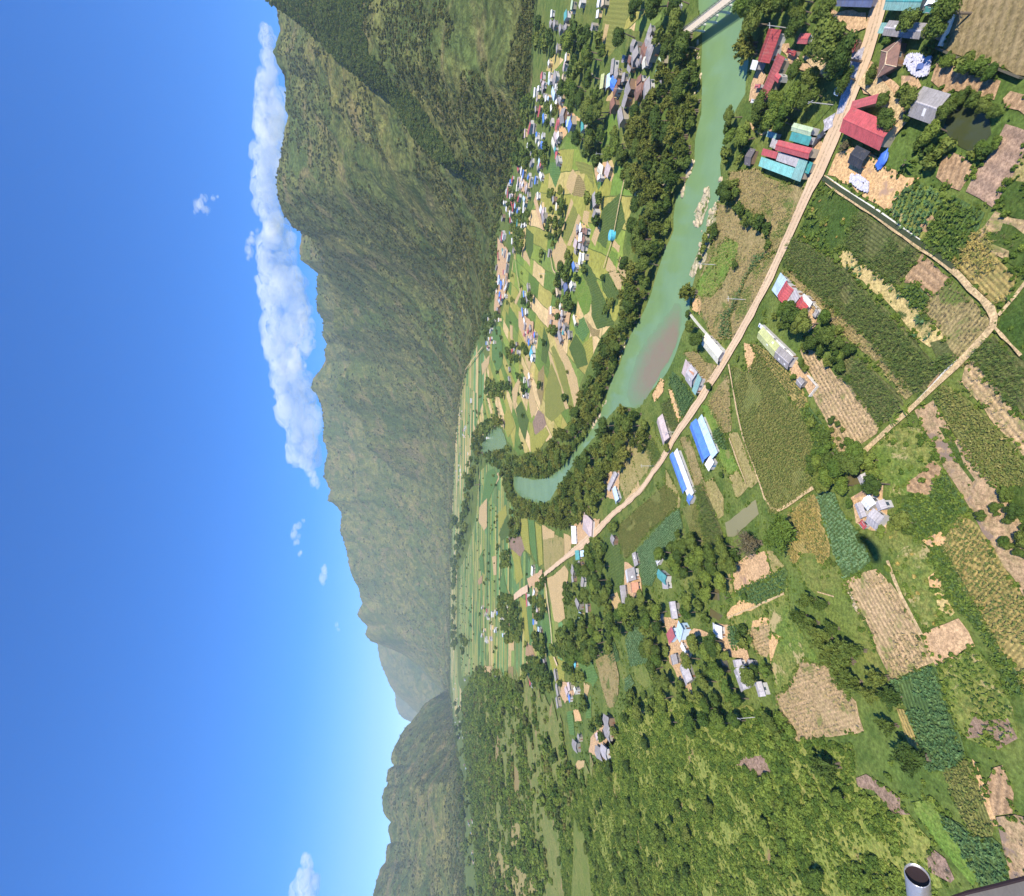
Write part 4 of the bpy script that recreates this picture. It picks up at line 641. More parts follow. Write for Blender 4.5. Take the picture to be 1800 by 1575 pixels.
X_('canopy','A',[(330,665),(295,745),(325,765),(362,682)],2.8,'lblue',None,'small pale blue sheet canopy on the left verge of the road','white','canopy','canopy')
X_('house','B',[(1200,1105),(1190,1188),(1445,1262),(1472,1168)],6,'red',None,'red roofed middle part of the roadside shop block with the turquoise roof','cream')
X_('house','B',[(1085,1180),(1072,1218),(1185,1265),(1205,1195)],5,'red',None,'short faded red roof at the river end of the roadside shop block','cream','shed')
X_('house','B',[(1210,1200),(1190,1270),(1345,1322),(1372,1252)],4.6,'pgrey',None,'flat grey metal roof between the red and turquoise roofs of the shop block','white','shed')
X_('house','B',[(1082,1245),(1043,1308),(1305,1412),(1342,1328)],4,'turq',None,'long bright turquoise roof of the roadside shop block','white','shed')
X_('house','B',[(1372,1252),(1310,1412),(1385,1442),(1438,1268)],4.2,'lteal',None,'dull green roof at the road end of the turquoise roof','cream','shed')
X_('shed','B',[(1428,1270),(1405,1358),(1450,1382),(1478,1282)],3.2,'teal',None,'small dark green awning roof facing the road at the shop block','cream','shed','shed')
X_('house','B',[(1312,1040),(1296,1112),(1450,1155),(1466,1080)],4.6,'teal',None,'deep teal roof above the red roof of the shop block','white','shed')
X_('house','B',[(1330,968),(1305,1036),(1462,1078),(1482,1010)],4.6,'lgreen',None,'pale green roof split by a dark gap above the deep teal roof','white')
X_('shed','B',[(1135,1030),(1100,1086),(1188,1096),(1196,1062)],3,'lteal',None,'small rounded pale green roof behind the shop block near the river trees','white','shed','shed')
X_('shed','B',[(1160,1090),(1140,1160),(1180,1180),(1202,1108)],3,'pgrey',None,'small slatted grey roof beside the red shop roof','grey','shed','shed')
X_('shed','B',[(985,1165),(930,1305),(1000,1315),(1008,1180)],2.8,'dgrey',None,'old dark grey shed at the river end of the shop block','brown','gable','shed')
X_('pagoda_hall','B',[(1222,232),(1140,228),(1035,470),(1142,515)],5,'dred',None,'long dark red roofed hall with a white end by the river','white')
X_('pagoda_hall','B',[(1275,445),(1190,425),(1050,790),(1092,812)],4.5,'dred',None,'longest narrow red roof of the riverside temple compound','cream')
X_('pavilion','B',[(1225,590),(1142,606),(1190,642),(1242,616)],5,'red',None,'small red roofed porch with a white side on the riverside compound','white')
X_('pavilion','B',[(1285,375),(1268,420),(1330,442),(1352,410)],3,'dred',None,'small dark red roof between the trees right of the riverside hall','cream','hip')
X_('pavilion','B',[(1022,668),(1020,700),(1062,694),(1060,662)],3,'red',None,'tiny red hipped pavilion between the long red roof and the river','white','hip')
X_('house','B',[(1000,470),(988,550),(1030,556),(1046,482)],5,'white',None,'small white building at the lower end of the dark red riverside hall','white','shed')
X_('shed','B',[(990,780),(985,812),(1022,822),(1026,790)],2.6,'white',None,'tiny white roofed hut below the tiny red pavilion at the river','white','shed','shed')
X_('house','D',[(1225,1030),(1160,1170),(1192,1222),(1292,1092)],3.4,'lblue',None,'pale blue sheet roof at the road end of the walled compound','white','shed')
X_('house','D',[(1332,1160),(1265,1100),(1195,1215),(1256,1280)],4.6,'red',None,'red roof in the middle of the walled compound, nearest the pale blue sheet','white')
X_('house','D',[(1392,1215),(1332,1165),(1262,1262),(1312,1312)],4.2,'pgrey',None,'grey roof between the two red roofs of the walled compound','white','shed')
X_('house','D',[(1445,1290),(1392,1222),(1310,1320),(1400,1362)],4,'red',None,'second red roof of the walled compound, next to its water tanks','white')
X_('shed','D',[(1410,1200),(1392,1240),(1450,1312),(1482,1262)],3,'white',None,'white flat roofed wash house with tanks behind the second red roof','white','shed','shed')
X_('shed','D',[(1500,1320),(1478,1360),(1500,1400),(1524,1330)],2.6,'pgrey',None,'little grey lean-to on the earth yard of the walled compound','white','shed','shed')
X_('house','F',[(1095,345),(1025,410),(1165,570),(1222,490)],3.6,'yellow',None,'long olive yellow roof beside the road','white','gable')
X_('house','F',[(1222,488),(1168,575),(1270,668),(1332,582)],4,'grey',None,'grey roof with skylights joined to the olive yellow roof','white','gable')
X_('shed','F',[(1060,300),(1045,335),(1310,580),(1330,570)][::1],2.4,'white',None,'narrow white lean-to along the back of the olive yellow roof','white','shed','shed')
X_('shed','F',[(1380,725),(1340,780),(1380,820),(1415,775)],2.8,'grey',None,'lone small grey hut with a bare walled yard','grey','gable','shed')
X_('house','F',[(648,385),(590,470),(722,622),(768,540)],4,'cream',None,'cream vaulted roof house against the left side of the road','white','gable')
X_('house','F',[(530,640),(455,740),(510,800),(575,715)],3.6,'pgrey',None,'patchy grey roof of the cluttered house between river and road','white','gable')
X_('house','F',[(480,600),(440,690),(465,740),(528,640)],3.2,'pink',None,'pinkish roof at the river end of the cluttered house','white','shed')
X_('house','F',[(598,735),(575,715),(515,835),(560,880)],4,'lteal',None,'grey green shed roof at the road end of the cluttered house','white','shed')
X_('shed','F',[(505,680),(490,720),(520,750),(550,700)],4.4,'orange',None,'bright orange awning on top of the cluttered house','white','shed','awning')
X_('house','F',[(300,1040),(235,1072),(290,1232),(352,1250)],3.8,'pink',None,'long pale pinkish roof on the river side of the road','cream','gable')
X_('house','F',[(500,1130),(562,1060),(668,1372),(605,1395)],4.2,'blue',None,'longest bright blue roof, beside the road','white','gable')
X_('house','F',[(562,1060),(602,1050),(738,1338),(672,1372)],3.0,'lblue',None,'pale blue white roof along the right side of the longest bright blue roof','white','shed')
X_('shed','F',[(615,1400),(680,1375),(705,1415),(655,1470)],3.2,'white',None,'white flat roof at the far end of the longest bright blue roof','white','shed','shed')
X_('house','H',[(345,242),(374,198),(482,500),(450,522)],4.0,'blue',None,'narrow blue roof reaching back from the road bend','white','gable')
X_('house','H',[(376,200),(402,192),(556,540),(482,560)],3.0,'white',None,'white roof along the right side of the narrow blue roof','white','shed')
X_('shed','H',[(520,530),(470,570),(495,606),(542,572)],3,'blue',None,'small blue roofed shed behind the narrow blue and white roof','white','gable','shed')
G_ = 'roofs of the grey farm cluster by the brown pond'
X_('house','G',[(575,530),(510,600),(570,672),(622,600)],4,'white',None,'palest roof in the middle of the light grey farm cluster by the brown pond','white','gable',grp=G_)
X_('house','G',[(690,558),(620,615),(650,672),(718,640)],3.6,'pgrey',None,'roof on the right wing of the light grey farm cluster by the brown pond','white','gable',grp=G_)
X_('house','G',[(500,588),(468,620),(500,745),(560,690)],3.6,'pgrey',None,'roof on the left wing of the light grey farm cluster by the brown pond','white','gable',grp=G_)
X_('house','G',[(625,650),(530,745),(625,815),(705,722)],3.8,'pgrey',None,'lowest and largest roof of the light grey farm cluster by the brown pond','white','gable',grp=G_)
X_('shed','G',[(545,355),(485,405),(515,480),(575,405)],3,'pgrey',None,'detached grey roof beside the round dark tree at the brown pond','white','gable','shed',grp=G_)
X_('shed','G',[(520,738),(488,755),(525,812),(562,792)],2.8,'red',None,'small faded red lean-to at the lower left of the light grey farm cluster','white','shed','shed')
X_('house','H',[(262,1135),(245,1185),(295,1242),(342,1195)],5,'teal',None,'white walled house with a green roof beside the pale crop field','white','gable')
X_('shed','H',[(330,1215),(292,1245),(290,1305),(345,1260)],3.2,'pgrey',None,'grey extension in front of the white walled green roofed house','white','shed','shed')
X_('house','H',[(60,1122),(0,1130),(0,1228),(92,1222)],4.5,'grey','white','grey and white gabled house between the corn plot and the pale crop field','white','gable')
X_('house','H',[(92,1232),(40,1232),(40,1310),(112,1312)],3.6,'orange',None,'orange tiled roof just below the grey and white gabled house','yellow','gable')
X_('house','Q',[(1640,660),(1588,668),(1608,838),(1662,820)],3.4,'grey',None,'narrow grey roof at the corn plot corner left of the orange yard','grey','gable')
X_('house','Q',[(1732,366),(1700,382),(1722,500),(1762,480)],3.4,'grey',None,'narrow grey roof along the edge of the pale crop field','grey','gable')
X_('shed','H',[(262,1020),(232,1055),(250,1100),(278,1060)],2.8,'white',None,'white roofed hut half under the big grove by the pale crop field','white','gable','shed')
X_('house','J',[(390,255),(340,262),(362,400),(412,388)],3.6,'pgrey',None,'narrow grey roof at the head of the red tiled courtyard','grey','gable')
X_('house','J',[(375,468),(312,500),(340,580),(402,552)],4.4,'red',None,'red roofed front of the pale blue two storey house in the grove','blue','shed')
X_('house','J',[(440,455),(375,468),(402,552),(490,510)],6,'lblue',None,'pale blue two storey house with dark windows in the grove','blue','shed')
X_('shed','J',[(445,590),(430,600),(455,675),(495,660)],3,'white',None,'white roof strip between the red courtyard and the round trees','white','shed','shed')
X_('house','J',[(402,675),(345,682),(372,765),(412,748)],3.6,'grey',None,'grey roof with a white stripe at the dark wood side of the courtyard','grey','gable')
X_('house','J',[(495,738),(408,775),(480,892),(525,910)],3.8,'pgrey',None,'pale grey roof at the lower end of the red courtyard','grey','gable')
X_('shed','J',[(755,435),(690,442),(690,535),(765,540)],3.4,'white',None,'white canopy roof with a red parked vehicle beside it','white','gable','shed')
X_('house','J',[(938,770),(850,795),(912,975),(1002,935)],4,'pgrey',None,'long pale grey roof with a big tree growing over its side','white','gable')
X_('house','J',[(910,708),(845,728),(862,790),(922,762)],3.6,'pgrey',None,'short grey roof at the upper end of the long pale grey roof','white','gable')
X_('house','J',[(1070,890),(1018,895),(1050,1022),(1108,998)],3.6,'pgrey',None,'grey roof with a white patch at the field corner below the trees','white','gable')
X_('shed','J',[(1003,714),(958,722),(968,765),(1012,758)],3,'grey',None,'small grey roof right of the red dotted yard','grey','gable','shed')
X_('house','Q',[(1300,48),(1222,100),(1290,208),(1390,112)],5,'pink',None,'wide pale pinkish roof where the road passes the river bend grove','white','hip')
X_('house','Q',[(1195,108),(1150,142),(1160,285),(1197,282)],3.4,'white',None,'narrow white roof beside the wide pale pinkish roof','white','gable')
X_('house','Q',[(1222,345),(1185,350),(1192,438),(1228,430)],3.6,'teal',None,'teal roof on the far verge where the road narrows','white','gable')
X_('house','Q',[(1275,350),(1230,350),(1235,410),(1280,402)],3.6,'lblue',None,'pale blue roof right next to the teal roof on the verge','white','gable')
X_('house','P',[(1785,760),(1735,775),(1655,935),(1690,975)],3.8,'pgrey',None,'grey gabled house at the foot of the river bend grove','white','gable')
X_('house','P',[(1755,950),(1712,955),(1745,1080),(1800,1100)],3.6,'lblue',None,'whitish roof with a blue end just below the grey gabled house at the grove','white','gable')
ORD_ = 'first second third fourth fifth sixth seventh eighth ninth tenth eleventh twelfth thirteenth fourteenth fifteenth sixteenth seventeenth eighteenth nineteenth twentieth'.split(); ORD = ORD_+['twenty '+w for w in ORD_[:9]]+['thirtieth']+['thirty '+w for w in ORD_[:9]]+['fortieth']+['forty '+w for w in ORD_[:9]]
CN = dict(dred='dark red', lgreen='pale green', lblue='pale blue', turq='turquoise', dgrey='dark grey', pgrey='pale grey', cyan='bright cyan', dblue='dark blue')
HL = dict(M="405,115,400,175,white,6;630,15,620,90,lgreen,6;560,150,560,220,teal,9;615,100,610,140,tan;725,0,710,50,cream;905,0,895,65,white,6;885,120,878,180,white;955,0,950,60,tan;385,240,400,270,grey;430,240,440,290,grey;850,255,840,300,grey;500,290,510,340,grey;540,260,560,310,grey;555,570,550,640,white,5;545,660,530,740,pink,5;470,480,470,540,grey;310,770,305,845,red,8;385,770,380,840,white;435,800,450,860,grey,9;520,790,515,860,tan;240,930,232,1020,white,6;290,870,340,910,pink;415,940,450,1040,lblue,6;480,960,530,1010,white;470,1010,500,1080,grey;650,1040,650,1100,teal;635,1005,630,1080,pink;285,1110,260,1240,red,6;200,1260,165,1420,red,6;320,1220,325,1300,blue;465,1260,445,1350,red,6;500,1230,560,1210,grey,10;580,1240,570,1330,lgreen,10;630,1260,600,1340,blue,8;725,1300,725,1380,teal,7;130,1360,125,1450,pink;220,1300,210,1400,grey;250,1410,250,1480,blue;310,1420,300,1440,white;305,1520,330,1545,blue;430,1400,480,1500,pink;400,1460,440,1560,cream;155,1510,150,1560,white;950,800,935,930,yellow,8;1000,800,990,920,lblue,10;1050,640,1035,780,grey,6;1075,760,1080,830,grey,7;1150,780,1140,850,grey;1040,860,1080,910,blue;1150,590,1140,640,grey;1420,390,1390,470,grey,9;1360,510,1400,580,brown,11;1430,490,1460,570,grey,8;1290,570,1300,640,grey,9;1235,600,1225,640,brown;1410,310,1420,370,grey;1240,880,1200,960,grey,8;1300,900,1310,1000,brown,10;1395,880,1400,1000,grey,8;1040,1080,1050,1150,brown,8;1200,1000,1170,1100,grey,7;1130,1180,1150,1300,grey,6;1520,700,1500,780,green,6;1550,600,1545,670,lgreen,4;1540,760,1570,810,grey;1400,640,1380,660,cream;1260,480,1290,490,grey;1660,40,1690,110,brown;780,800,790,820,pink;380,660,385,690,white",
 N="350,320,360,370,red;400,330,390,400,white;420,350,410,420,blue;295,430,285,470,red;355,430,345,500,pink;340,510,335,570,cream;265,540,255,640,red,6;370,620,355,680,red,6;275,640,300,760,red,6;320,700,305,780,red;410,640,440,690,lblue;410,700,405,800,white,5;440,540,430,590,pink;490,430,475,530,tan,4;540,420,530,490,blue;580,400,600,440,white;755,170,750,230,red,8;735,130,740,160,teal;500,250,480,300,grey;585,290,590,320,red;280,860,280,910,red;355,880,350,940,teal,4;395,920,390,950,white;420,920,420,950,white;205,980,190,1110,red,8;150,1110,165,1420,red,5;200,1190,205,1240,teal;225,1190,215,1270,tan;260,1210,240,1330,cream,5;245,1340,235,1430,grey;170,1460,165,1520,blue;185,1520,180,1560,blue;160,1480,155,1530,white;215,1500,210,1560,white;250,1520,240,1560,pink;770,230,780,290,grey;560,600,560,660,white;600,720,585,770,white,8;620,780,600,820,pink,8;635,830,620,880,grey,8;750,700,745,770,cream;730,650,735,700,grey;1300,280,1270,380,pink,10;1180,310,1230,360,cream,5;1210,420,1210,450,white;1150,620,1160,740,grey,6;1010,940,1020,990,white;1035,980,1035,1020,brown;1020,1030,1015,1100,white,9;975,1080,960,1150,pink,9;1050,1080,1060,1120,brown;1040,1130,1030,1190,grey,8;1000,1230,985,1340,white,5;1050,1240,1045,1300,white;935,1350,950,1400,blue;680,1190,670,1260,grey,6;1170,780,1150,850,grey",
 O="345,20,340,80,white;375,80,365,160,blue,8;410,30,400,120,grey;435,90,390,190,white,6;350,180,330,320,grey,7;320,370,340,420,grey,9;395,230,410,250,cream;630,120,640,180,grey;590,200,595,260,blue;625,260,635,310,grey;575,380,585,460,blue;610,390,615,440,white;590,480,600,530,white;610,530,600,590,grey;655,560,665,610,grey;710,640,715,670,blue;655,690,655,750,tan;1000,60,1010,130,grey,9;1030,130,1040,200,dblue,12;1090,120,1100,160,white,7;940,160,950,240,tan,5;885,360,885,430,white;980,340,985,370,cream;990,400,985,450,white;1010,410,1010,450,grey;990,460,1000,500,grey;870,500,870,550,grey,7;960,510,965,580,grey,9;1030,540,1020,590,grey,8;1000,580,995,640,teal,5;955,630,980,730,grey,6;1060,620,1065,690,grey,6;1110,460,1130,540,cream,4;690,800,670,850,cyan,11;690,860,680,910,white,9;475,780,480,840,red,8;455,750,460,780,white;515,740,520,770,grey;535,820,540,860,grey;430,1080,450,1180,grey,6;435,1000,440,1040,grey;650,1070,660,1120,white;640,1130,650,1200,grey;595,1100,590,1150,cream;590,1260,595,1310,white;625,1270,620,1320,grey;230,470,230,500,white;345,480,345,510,white;255,590,250,630,white;210,720,210,760,blue;235,680,235,710,white;220,790,225,810,white;45,1320,45,1370,white",
 P="115,200,120,230,white;165,270,170,350,white,8;150,290,150,370,red,5;155,390,155,420,white;195,570,195,600,white;110,740,110,780,white;65,750,68,790,blue;120,790,120,820,white;395,410,395,430,white",
 Q="795,490,790,560,white,7;1150,500,1140,560,grey,6;1150,590,1155,630,grey;1215,460,1230,540,grey;1240,590,1230,660,grey;1195,810,1220,860,grey;1270,830,1275,900,grey;1215,910,1215,950,lblue,6;745,740,750,850,red,5;820,700,810,750,white;835,870,825,930,pink;810,970,810,1010,blue;850,1040,850,1070,lblue;860,1070,870,1120,grey;565,850,570,870,cream;595,870,590,910,blue;560,935,565,955,blue;435,900,435,950,white;430,1020,430,1060,cream;345,1100,340,1130,white;380,1120,375,1180,cream;885,1320,895,1370,grey,6;985,1430,1000,1520,grey,6;1160,1350,1170,1390,cyan;1500,240,1520,270,grey;1020,1070,1020,1110,grey;1030,1130,1040,1200,grey",
 R="890,270,900,330,red,6;925,310,925,340,white;1165,320,1185,440,grey,6;1180,460,1195,560,grey,5;1310,310,1320,380,pink,9;1270,370,1290,430,pink,7;1300,450,1310,480,blue;1375,370,1385,400,cream;1690,690,1740,730,grey,6;1680,800,1730,870,grey,10;1740,760,1730,810,grey,5;1610,850,1620,890,pink;1560,1010,1680,1080,grey,12;1650,1010,1700,1060,pgrey,8;1350,950,1390,990,grey,8;1400,870,1410,900,grey;545,240,540,270,white;215,250,220,290,white;215,390,220,430,white;150,730,170,780,white,8;155,840,160,880,white,8;190,860,210,900,white,6;110,900,130,920,white;100,790,110,820,white;245,1060,245,1090,white;300,1180,310,1280,white,4;480,1320,490,1360,white;135,460,140,480,pink")
VIL = dict(M0='in the big village at the mountain foot', M1='in the dark roofed village by the bamboo', N0='in the street under the mountain', N1='among the paddy islands of trees', O0='in the left tree strip of the paddies', O1='in the hamlet in the middle of the paddies', P0='beside the far river loop', Q0='in the village beyond the road end', R0='in the far wood beyond the village', R1='in the lower grey roofed hamlet', W0='in the far hamlets under the left hills')
rec = []
for fr, s in HL.items():
    for it in s.split(';'):
        q = it.split(','); x1, y1, x2, y2 = map(float, q[:4]); w = float(q[5]) if len(q) > 5 else 5.5; a = px(fr, (x1, y1)); b = px(fr, (x2, y2)); m = (a[0]+b[0])/2
        v_ = {'M': 'M0' if m < 1040 else 'M1', 'N': 'N0' if m < 930 else 'N1', 'O': 'O0' if m < 900 else 'O1', 'P': 'P0', 'Q': 'Q0', 'R': 'R0' if m < 960 else 'R1'}[fr]
        rec.append((v_, q[4], (a[1]+b[1])/2, a, b, w))
rv = random.Random(99)
for v_, poly, n in [('M0', [(905,290),(925,235),(938,150),(945,130),(975,135),(1010,215),(1000,240),(960,270),(925,330),(900,330)], 26), ('N0', [(885,350),(900,300),(925,300),(935,330),(915,400),(905,440),(895,470),(880,540),(868,545),(872,480),(878,420)], 34),
   ('M1', [(1070,120),(1130,60),(1150,90),(1130,150),(1095,190),(1075,160)], 10), ('N1', [(1010,390),(1030,400),(1020,450),(1005,480)], 5), ('O0', [(860,560),(880,545),(870,600),(858,620)], 8), ('O1', [(912,570),(940,575),(938,610),(920,600)], 7), ('P0', [(806,700),(816,720),(812,800),(804,860),(800,830)], 10),
   ('Q0', [(845,1060),(880,1060),(885,1120),(850,1130)], 12), ('R0', [(790,1180),(800,1190),(812,1280),(818,1310),(800,1300),(792,1240)], 16), ('W0', [(815,1330),(826,1340),(834,1440),(832,1520),(826,1500),(820,1400)], 18), ('P0', [(797,860),(803,870),(799,1000),(794,980)], 8)]:
    P_ = poly; xs = [p[0] for p in P_]; ys = [p[1] for p in P_]; k = 0; got = []
    while k < n:
        a = (rv.uniform(min(xs), max(xs)), rv.uniform(min(ys), max(ys)))
        if not inside(np.array([a]), P_)[0] or any(abs(a[0]-g[0]) < 3 and abs(a[1]-g[1]) < 4 for g in got): got = got if len(got) < 900 else []; k += .02; continue
        got.append(a); dy = rv.uniform(4, 9)*(1 if a[0] > 860 else .6); c = rv.choice(['white','white','grey','pink','red','cream','lblue','grey','tan','blue'] if v_ not in ('M1','N1') else ['grey','brown','grey','pgrey'])
        rec.append((v_, c, a[1], a, (a[0]+rv.uniform(-2, 1), a[1]+dy), rv.uniform(5, 8))); k += 1
rec.sort(key=lambda r: (r[0], r[1], r[2])); cnt = {}
for v_, c, yy, a, b, w in rec:
    k = cnt.get((v_, c), 0); cnt[(v_, c)] = k+1; tot = sum(1 for r in rec if r[0] == v_ and r[1] == c)
    h = 4.6; A_ = np.array(G(*a, h)); B_ = np.array(G(*b, h)); c0 = (A_+B_)/2; d = B_-A_; L = np.linalg.norm(d); d = d/L
    L = min(L+1.5, 18 if a[0] < 1000 and v_ != 'R1' else 14); w = w*1.25 if L > 9 else w*1.1; w = min(w, 12 if v_ != 'R1' else 8.5)
    lab = ('the only ' if tot == 1 else ORD[k]+' ')+CN.get(c, c)+' roofed house'+('' if tot == 1 else ' from the top')+' '+VIL[v_]
    r = empty('village_house', (c0[0], c0[1], 0), math.atan2(d[1], d[0]), label=lab, cat='house', group='small village houses'); near = math.hypot(*c0) < 900
    roofhouse(r, L, w, random.uniform(4.2, 7) if near else 8, c, None, random.choice(['cream','white','grey','brown'] if c in ('grey','brown') else ['cream','white','white','yellow']), random.choice(['gable','gable','gable','hip']), False)
    if near:
        for s in (-1, 1): bb = MB(); yw = s*(w/2-.4); bb.box(-L*.22-.6, -L*.22+.6, yw-.05, yw+.05, 1, 2.3); bb.build('window', GLASS, r)
        bb = MB(); bb.box(L/2-.40, L/2-.30, -.5, .5, 0, 2.1); bb.build('door', DOORM, r)
# ---------------------------------------------------------------- plants: prototypes
def cards(C, Nrm, s, r, asp=1.6):
    """one small leaf-cluster quad at each C, facing Nrm roughly"""
    n = len(C); N = Nrm+r.normal(0, .55, (n, 3)); N /= np.linalg.norm(N, axis=1)[:, None]+1e-9
    t = np.cross(N, r.normal(0, 1, (n, 3))); t /= np.linalg.norm(t, axis=1)[:, None]+1e-9; b = np.cross(N, t); s = (s*(.6+.8*r.random(n)))[:, None]
    V = np.stack([C-t*s*asp/2, C-b*s/2, C+t*s*asp/2, C+b*s/2], 1).reshape(-1, 3); return V, np.arange(4*n).reshape(n, 4)
def crownmesh(name, mat, seed, R=1.0, nl=9, n=900, leaf=.16, flat=.8, core=True):
    r = np.random.default_rng(seed); Vs, Fs, k = [], [], 0
    lob = []
    for i in range(nl):
        d = r.normal(0, 1, 3); d /= np.linalg.norm(d); d[2] = abs(d[2])*.9-.25; lob.append((d*np.array([.66, .66, .55*flat])*(.45+.7*r.random())*R+np.array([0, 0, .1]), R*(.20+.26*r.random())))
    lob.append((np.array([0, 0, 0.]), .44*R))
    for c, q in lob:
        m = int(n/len(lob)); d = r.normal(0, 1, (m, 3)); d /= np.linalg.norm(d, axis=1)[:, None]; rr = q*(.78+.34*r.random(m)**.7)
        P_ = c+d*rr[:, None]*np.array([1, 1, .85]); V, Fc = cards(P_, d, leaf*R, r); Vs.append(V); Fs.append(Fc+k); k += len(V)
    if core:
        for c, q in lob:
            V = I1[0]*q*.80*(1+.25*(r.random((len(I1[0]), 1))-.5))+c; T = I1[1]; Fs.append(np.hstack([T, T[:, 2:3]])+k) if False else None
            # triangles as degenerate-free quads: split ico into separate tri mesh below
            Vs.append(V); k2 = k; k += len(V); Fs.append(('t', T+k2))
    quads = [f for f in Fs if isinstance(f, np.ndarray)]; tris = [f[1] for f in Fs if isinstance(f, tuple)]
    me = bpy.data.meshes.new(name); V = np.vstack(Vs).astype(np.float32); q = np.vstack(quads); t = np.vstack(tris) if tris else np.zeros((0, 3), int)
    me.vertices.add(len(V)); me.vertices.foreach_set('co', V.ravel()); nl_ = q.size+t.size; me.loops.add(nl_); me.loops.foreach_set('vertex_index', np.concatenate([q.ravel(), t.ravel()]).astype(np.int32))
    st = np.concatenate([np.arange(0, q.size, 4), q.size+np.arange(0, t.size, 3)]).astype(np.int32); me.polygons.add(len(st)); me.polygons.foreach_set('loop_start', st); me.update(calc_edges=True); me.materials.append(mat); return me
def plumes(name, mat, seed, n=16, H=1.0, leaf=.06, per=70, spread=.55, droop=.45, th=.10):
    """fountain of arching feathery stems"""
    r = np.random.default_rng(seed); Vs, Fs, k = [], [], 0
    for i in range(n):
        a = r.random()*6.28; sp = spread*(.25+.75*r.random()); h = H*(.75+.3*r.random()); b = r.normal(0, .06, 2)
        t = .25+.75*r.random(per)**.8; x = b[0]+math.cos(a)*sp*t**2.2; y = b[1]+math.sin(a)*sp*t**2.2; z = h*t-droop*h*sp*t**4
        w = th*(1.15-.75*t)*np.clip((t-.2)*4, .3, 1); C = np.stack([x, y, z], 1)+r.normal(0, 1, (per, 3))*w[:, None]*.75
        N = np.stack([np.cos(a)*np.ones(per)*.4, np.sin(a)*np.ones(per)*.4, np.ones(per)], 1)+r.normal(0, .4, (per, 3)); V, Fc = cards(C, N/np.linalg.norm(N, axis=1)[:, None], leaf, r, 2.4); Vs.append(V); Fs.append(Fc+k); k += len(V)
    me = bpy.data.meshes.new(name); V = np.vstack(Vs).astype(np.float32); q = np.vstack(Fs).astype(np.int32)
    me.vertices.add(len(V)); me.vertices.foreach_set('co', V.ravel()); me.loops.add(q.size); me.loops.foreach_set('vertex_index', q.ravel()); me.polygons.add(len(q)); me.polygons.foreach_set('loop_start', np.arange(0, q.size, 4, dtype=np.int32)); me.update(calc_edges=True); me.materials.append(mat); return me
def trunkmesh(name, h, r0, seed, limbs=5, lean=.3):
    r = random.Random(seed); b = MB(); top = (r.uniform(-lean, lean), r.uniform(-lean, lean), h); b.tube((0,0,-.3), top, r0, r0*.55, 7)
    for i in range(limbs): a = r.random()*6.28; b.tube(top, (top[0]+math.cos(a)*h*.35, top[1]+math.sin(a)*h*.35, h+r.uniform(.3, .6)*h*.5), r0*.5, r0*.15, 5)
    me = bpy.data.meshes.new(name); me.from_pydata(b.v, [], b.f); me.materials.append(BARK); return me
def culms(name, h, seed, n=10):
    r = random.Random(seed); b = MB()
    for i in range(n): a = r.random()*6.28; s = r.random()*h*.12; b.tube((r.uniform(-.3,.3), r.uniform(-.3,.3), -.2), (math.cos(a)*s, math.sin(a)*s, h*.75), .09, .04, 5)
    me = bpy.data.meshes.new(name); me.from_pydata(b.v, [], b.f); me.materials.append(BARK); return me
TREE = [crownmesh('crown', LM['tree'], 10+i, .9, 11+i % 3, 3600, .085) for i in range(5)]; TRUNK = [trunkmesh('trunk', .75, .07, i) for i in range(3)]
TREL = [crownmesh('crown', LM['lime'], 30+i, .9, 10, 2600, .09) for i in range(2)]; TREB = [crownmesh('crown', LM['bush'], 40+i, .9, 11, 2800, .09) for i in range(3)]
BAM = [plumes('foliage', LM['bamboo'], 50+i, 20, 1.0, .062, 110) for i in range(4)]; BAMD = [plumes('foliage', LM['tree'], 60+i, 22, 1.0, .06, 100, .5) for i in range(3)]
BIGF = [plumes('foliage', LM['bush'], 64, 40, 1.0, .055, 110, .75, .35, .14)]; DEAD = [plumes('foliage', LM['dead'], 66, 34, 1.0, .035, 90, .7, .3, .12)]
CULM = [culms('stems', .8, 3), culms('stems', .8, 4)]
LOW = [crownmesh('low', LM['tree'], 70+i, 1, 6, 260, .30) for i in range(3)]; LOWB = [plumes('lowb', LM['bamboo'], 80+i, 10, 1.0, .16, 28, .6, .4, .13) for i in range(2)]
BUSH = [crownmesh('bush', LM['scrub'], 90+i, 1, 5, 240, .26) for i in range(3)]+[crownmesh('bush', LM['bush'], 95+i, 1, 5, 220, .28) for i in range(2)]
HILL = [crownmesh('hillbush', LM['hill'], 100+i, 1, 4, 90, .42) for i in range(3)]
def plantmesh(name, mat, seed, nb, ln, h, w, droop=.5, seg=3):
    """blades radiating from a stem"""
    r = random.Random(seed); V, Fc = [], []
    for i in range(nb):
        a = r.random()*6.28; z0 = h*r.uniform(.1, .75); l = ln*r.uniform(.7, 1.1); ca, sa = math.cos(a), math.sin(a); k = len(V)
        for j in range(seg+1):
            t = j/seg; ww = w*(1-t*.85)*.5; x = l*t; z = z0+h*.45*t-droop*l*t*t
            V += [(ca*x-sa*ww, sa*x+ca*ww, z), (ca*x+sa*ww, sa*x-ca*ww, z)]
        Fc += [(k+2*j, k+2*j+1, k+2*j+3, k+2*j+2) for j in range(seg)]
    me = bpy.data.meshes.new(name); me.from_pydata(V, [], Fc); me.materials.append(mat); return me
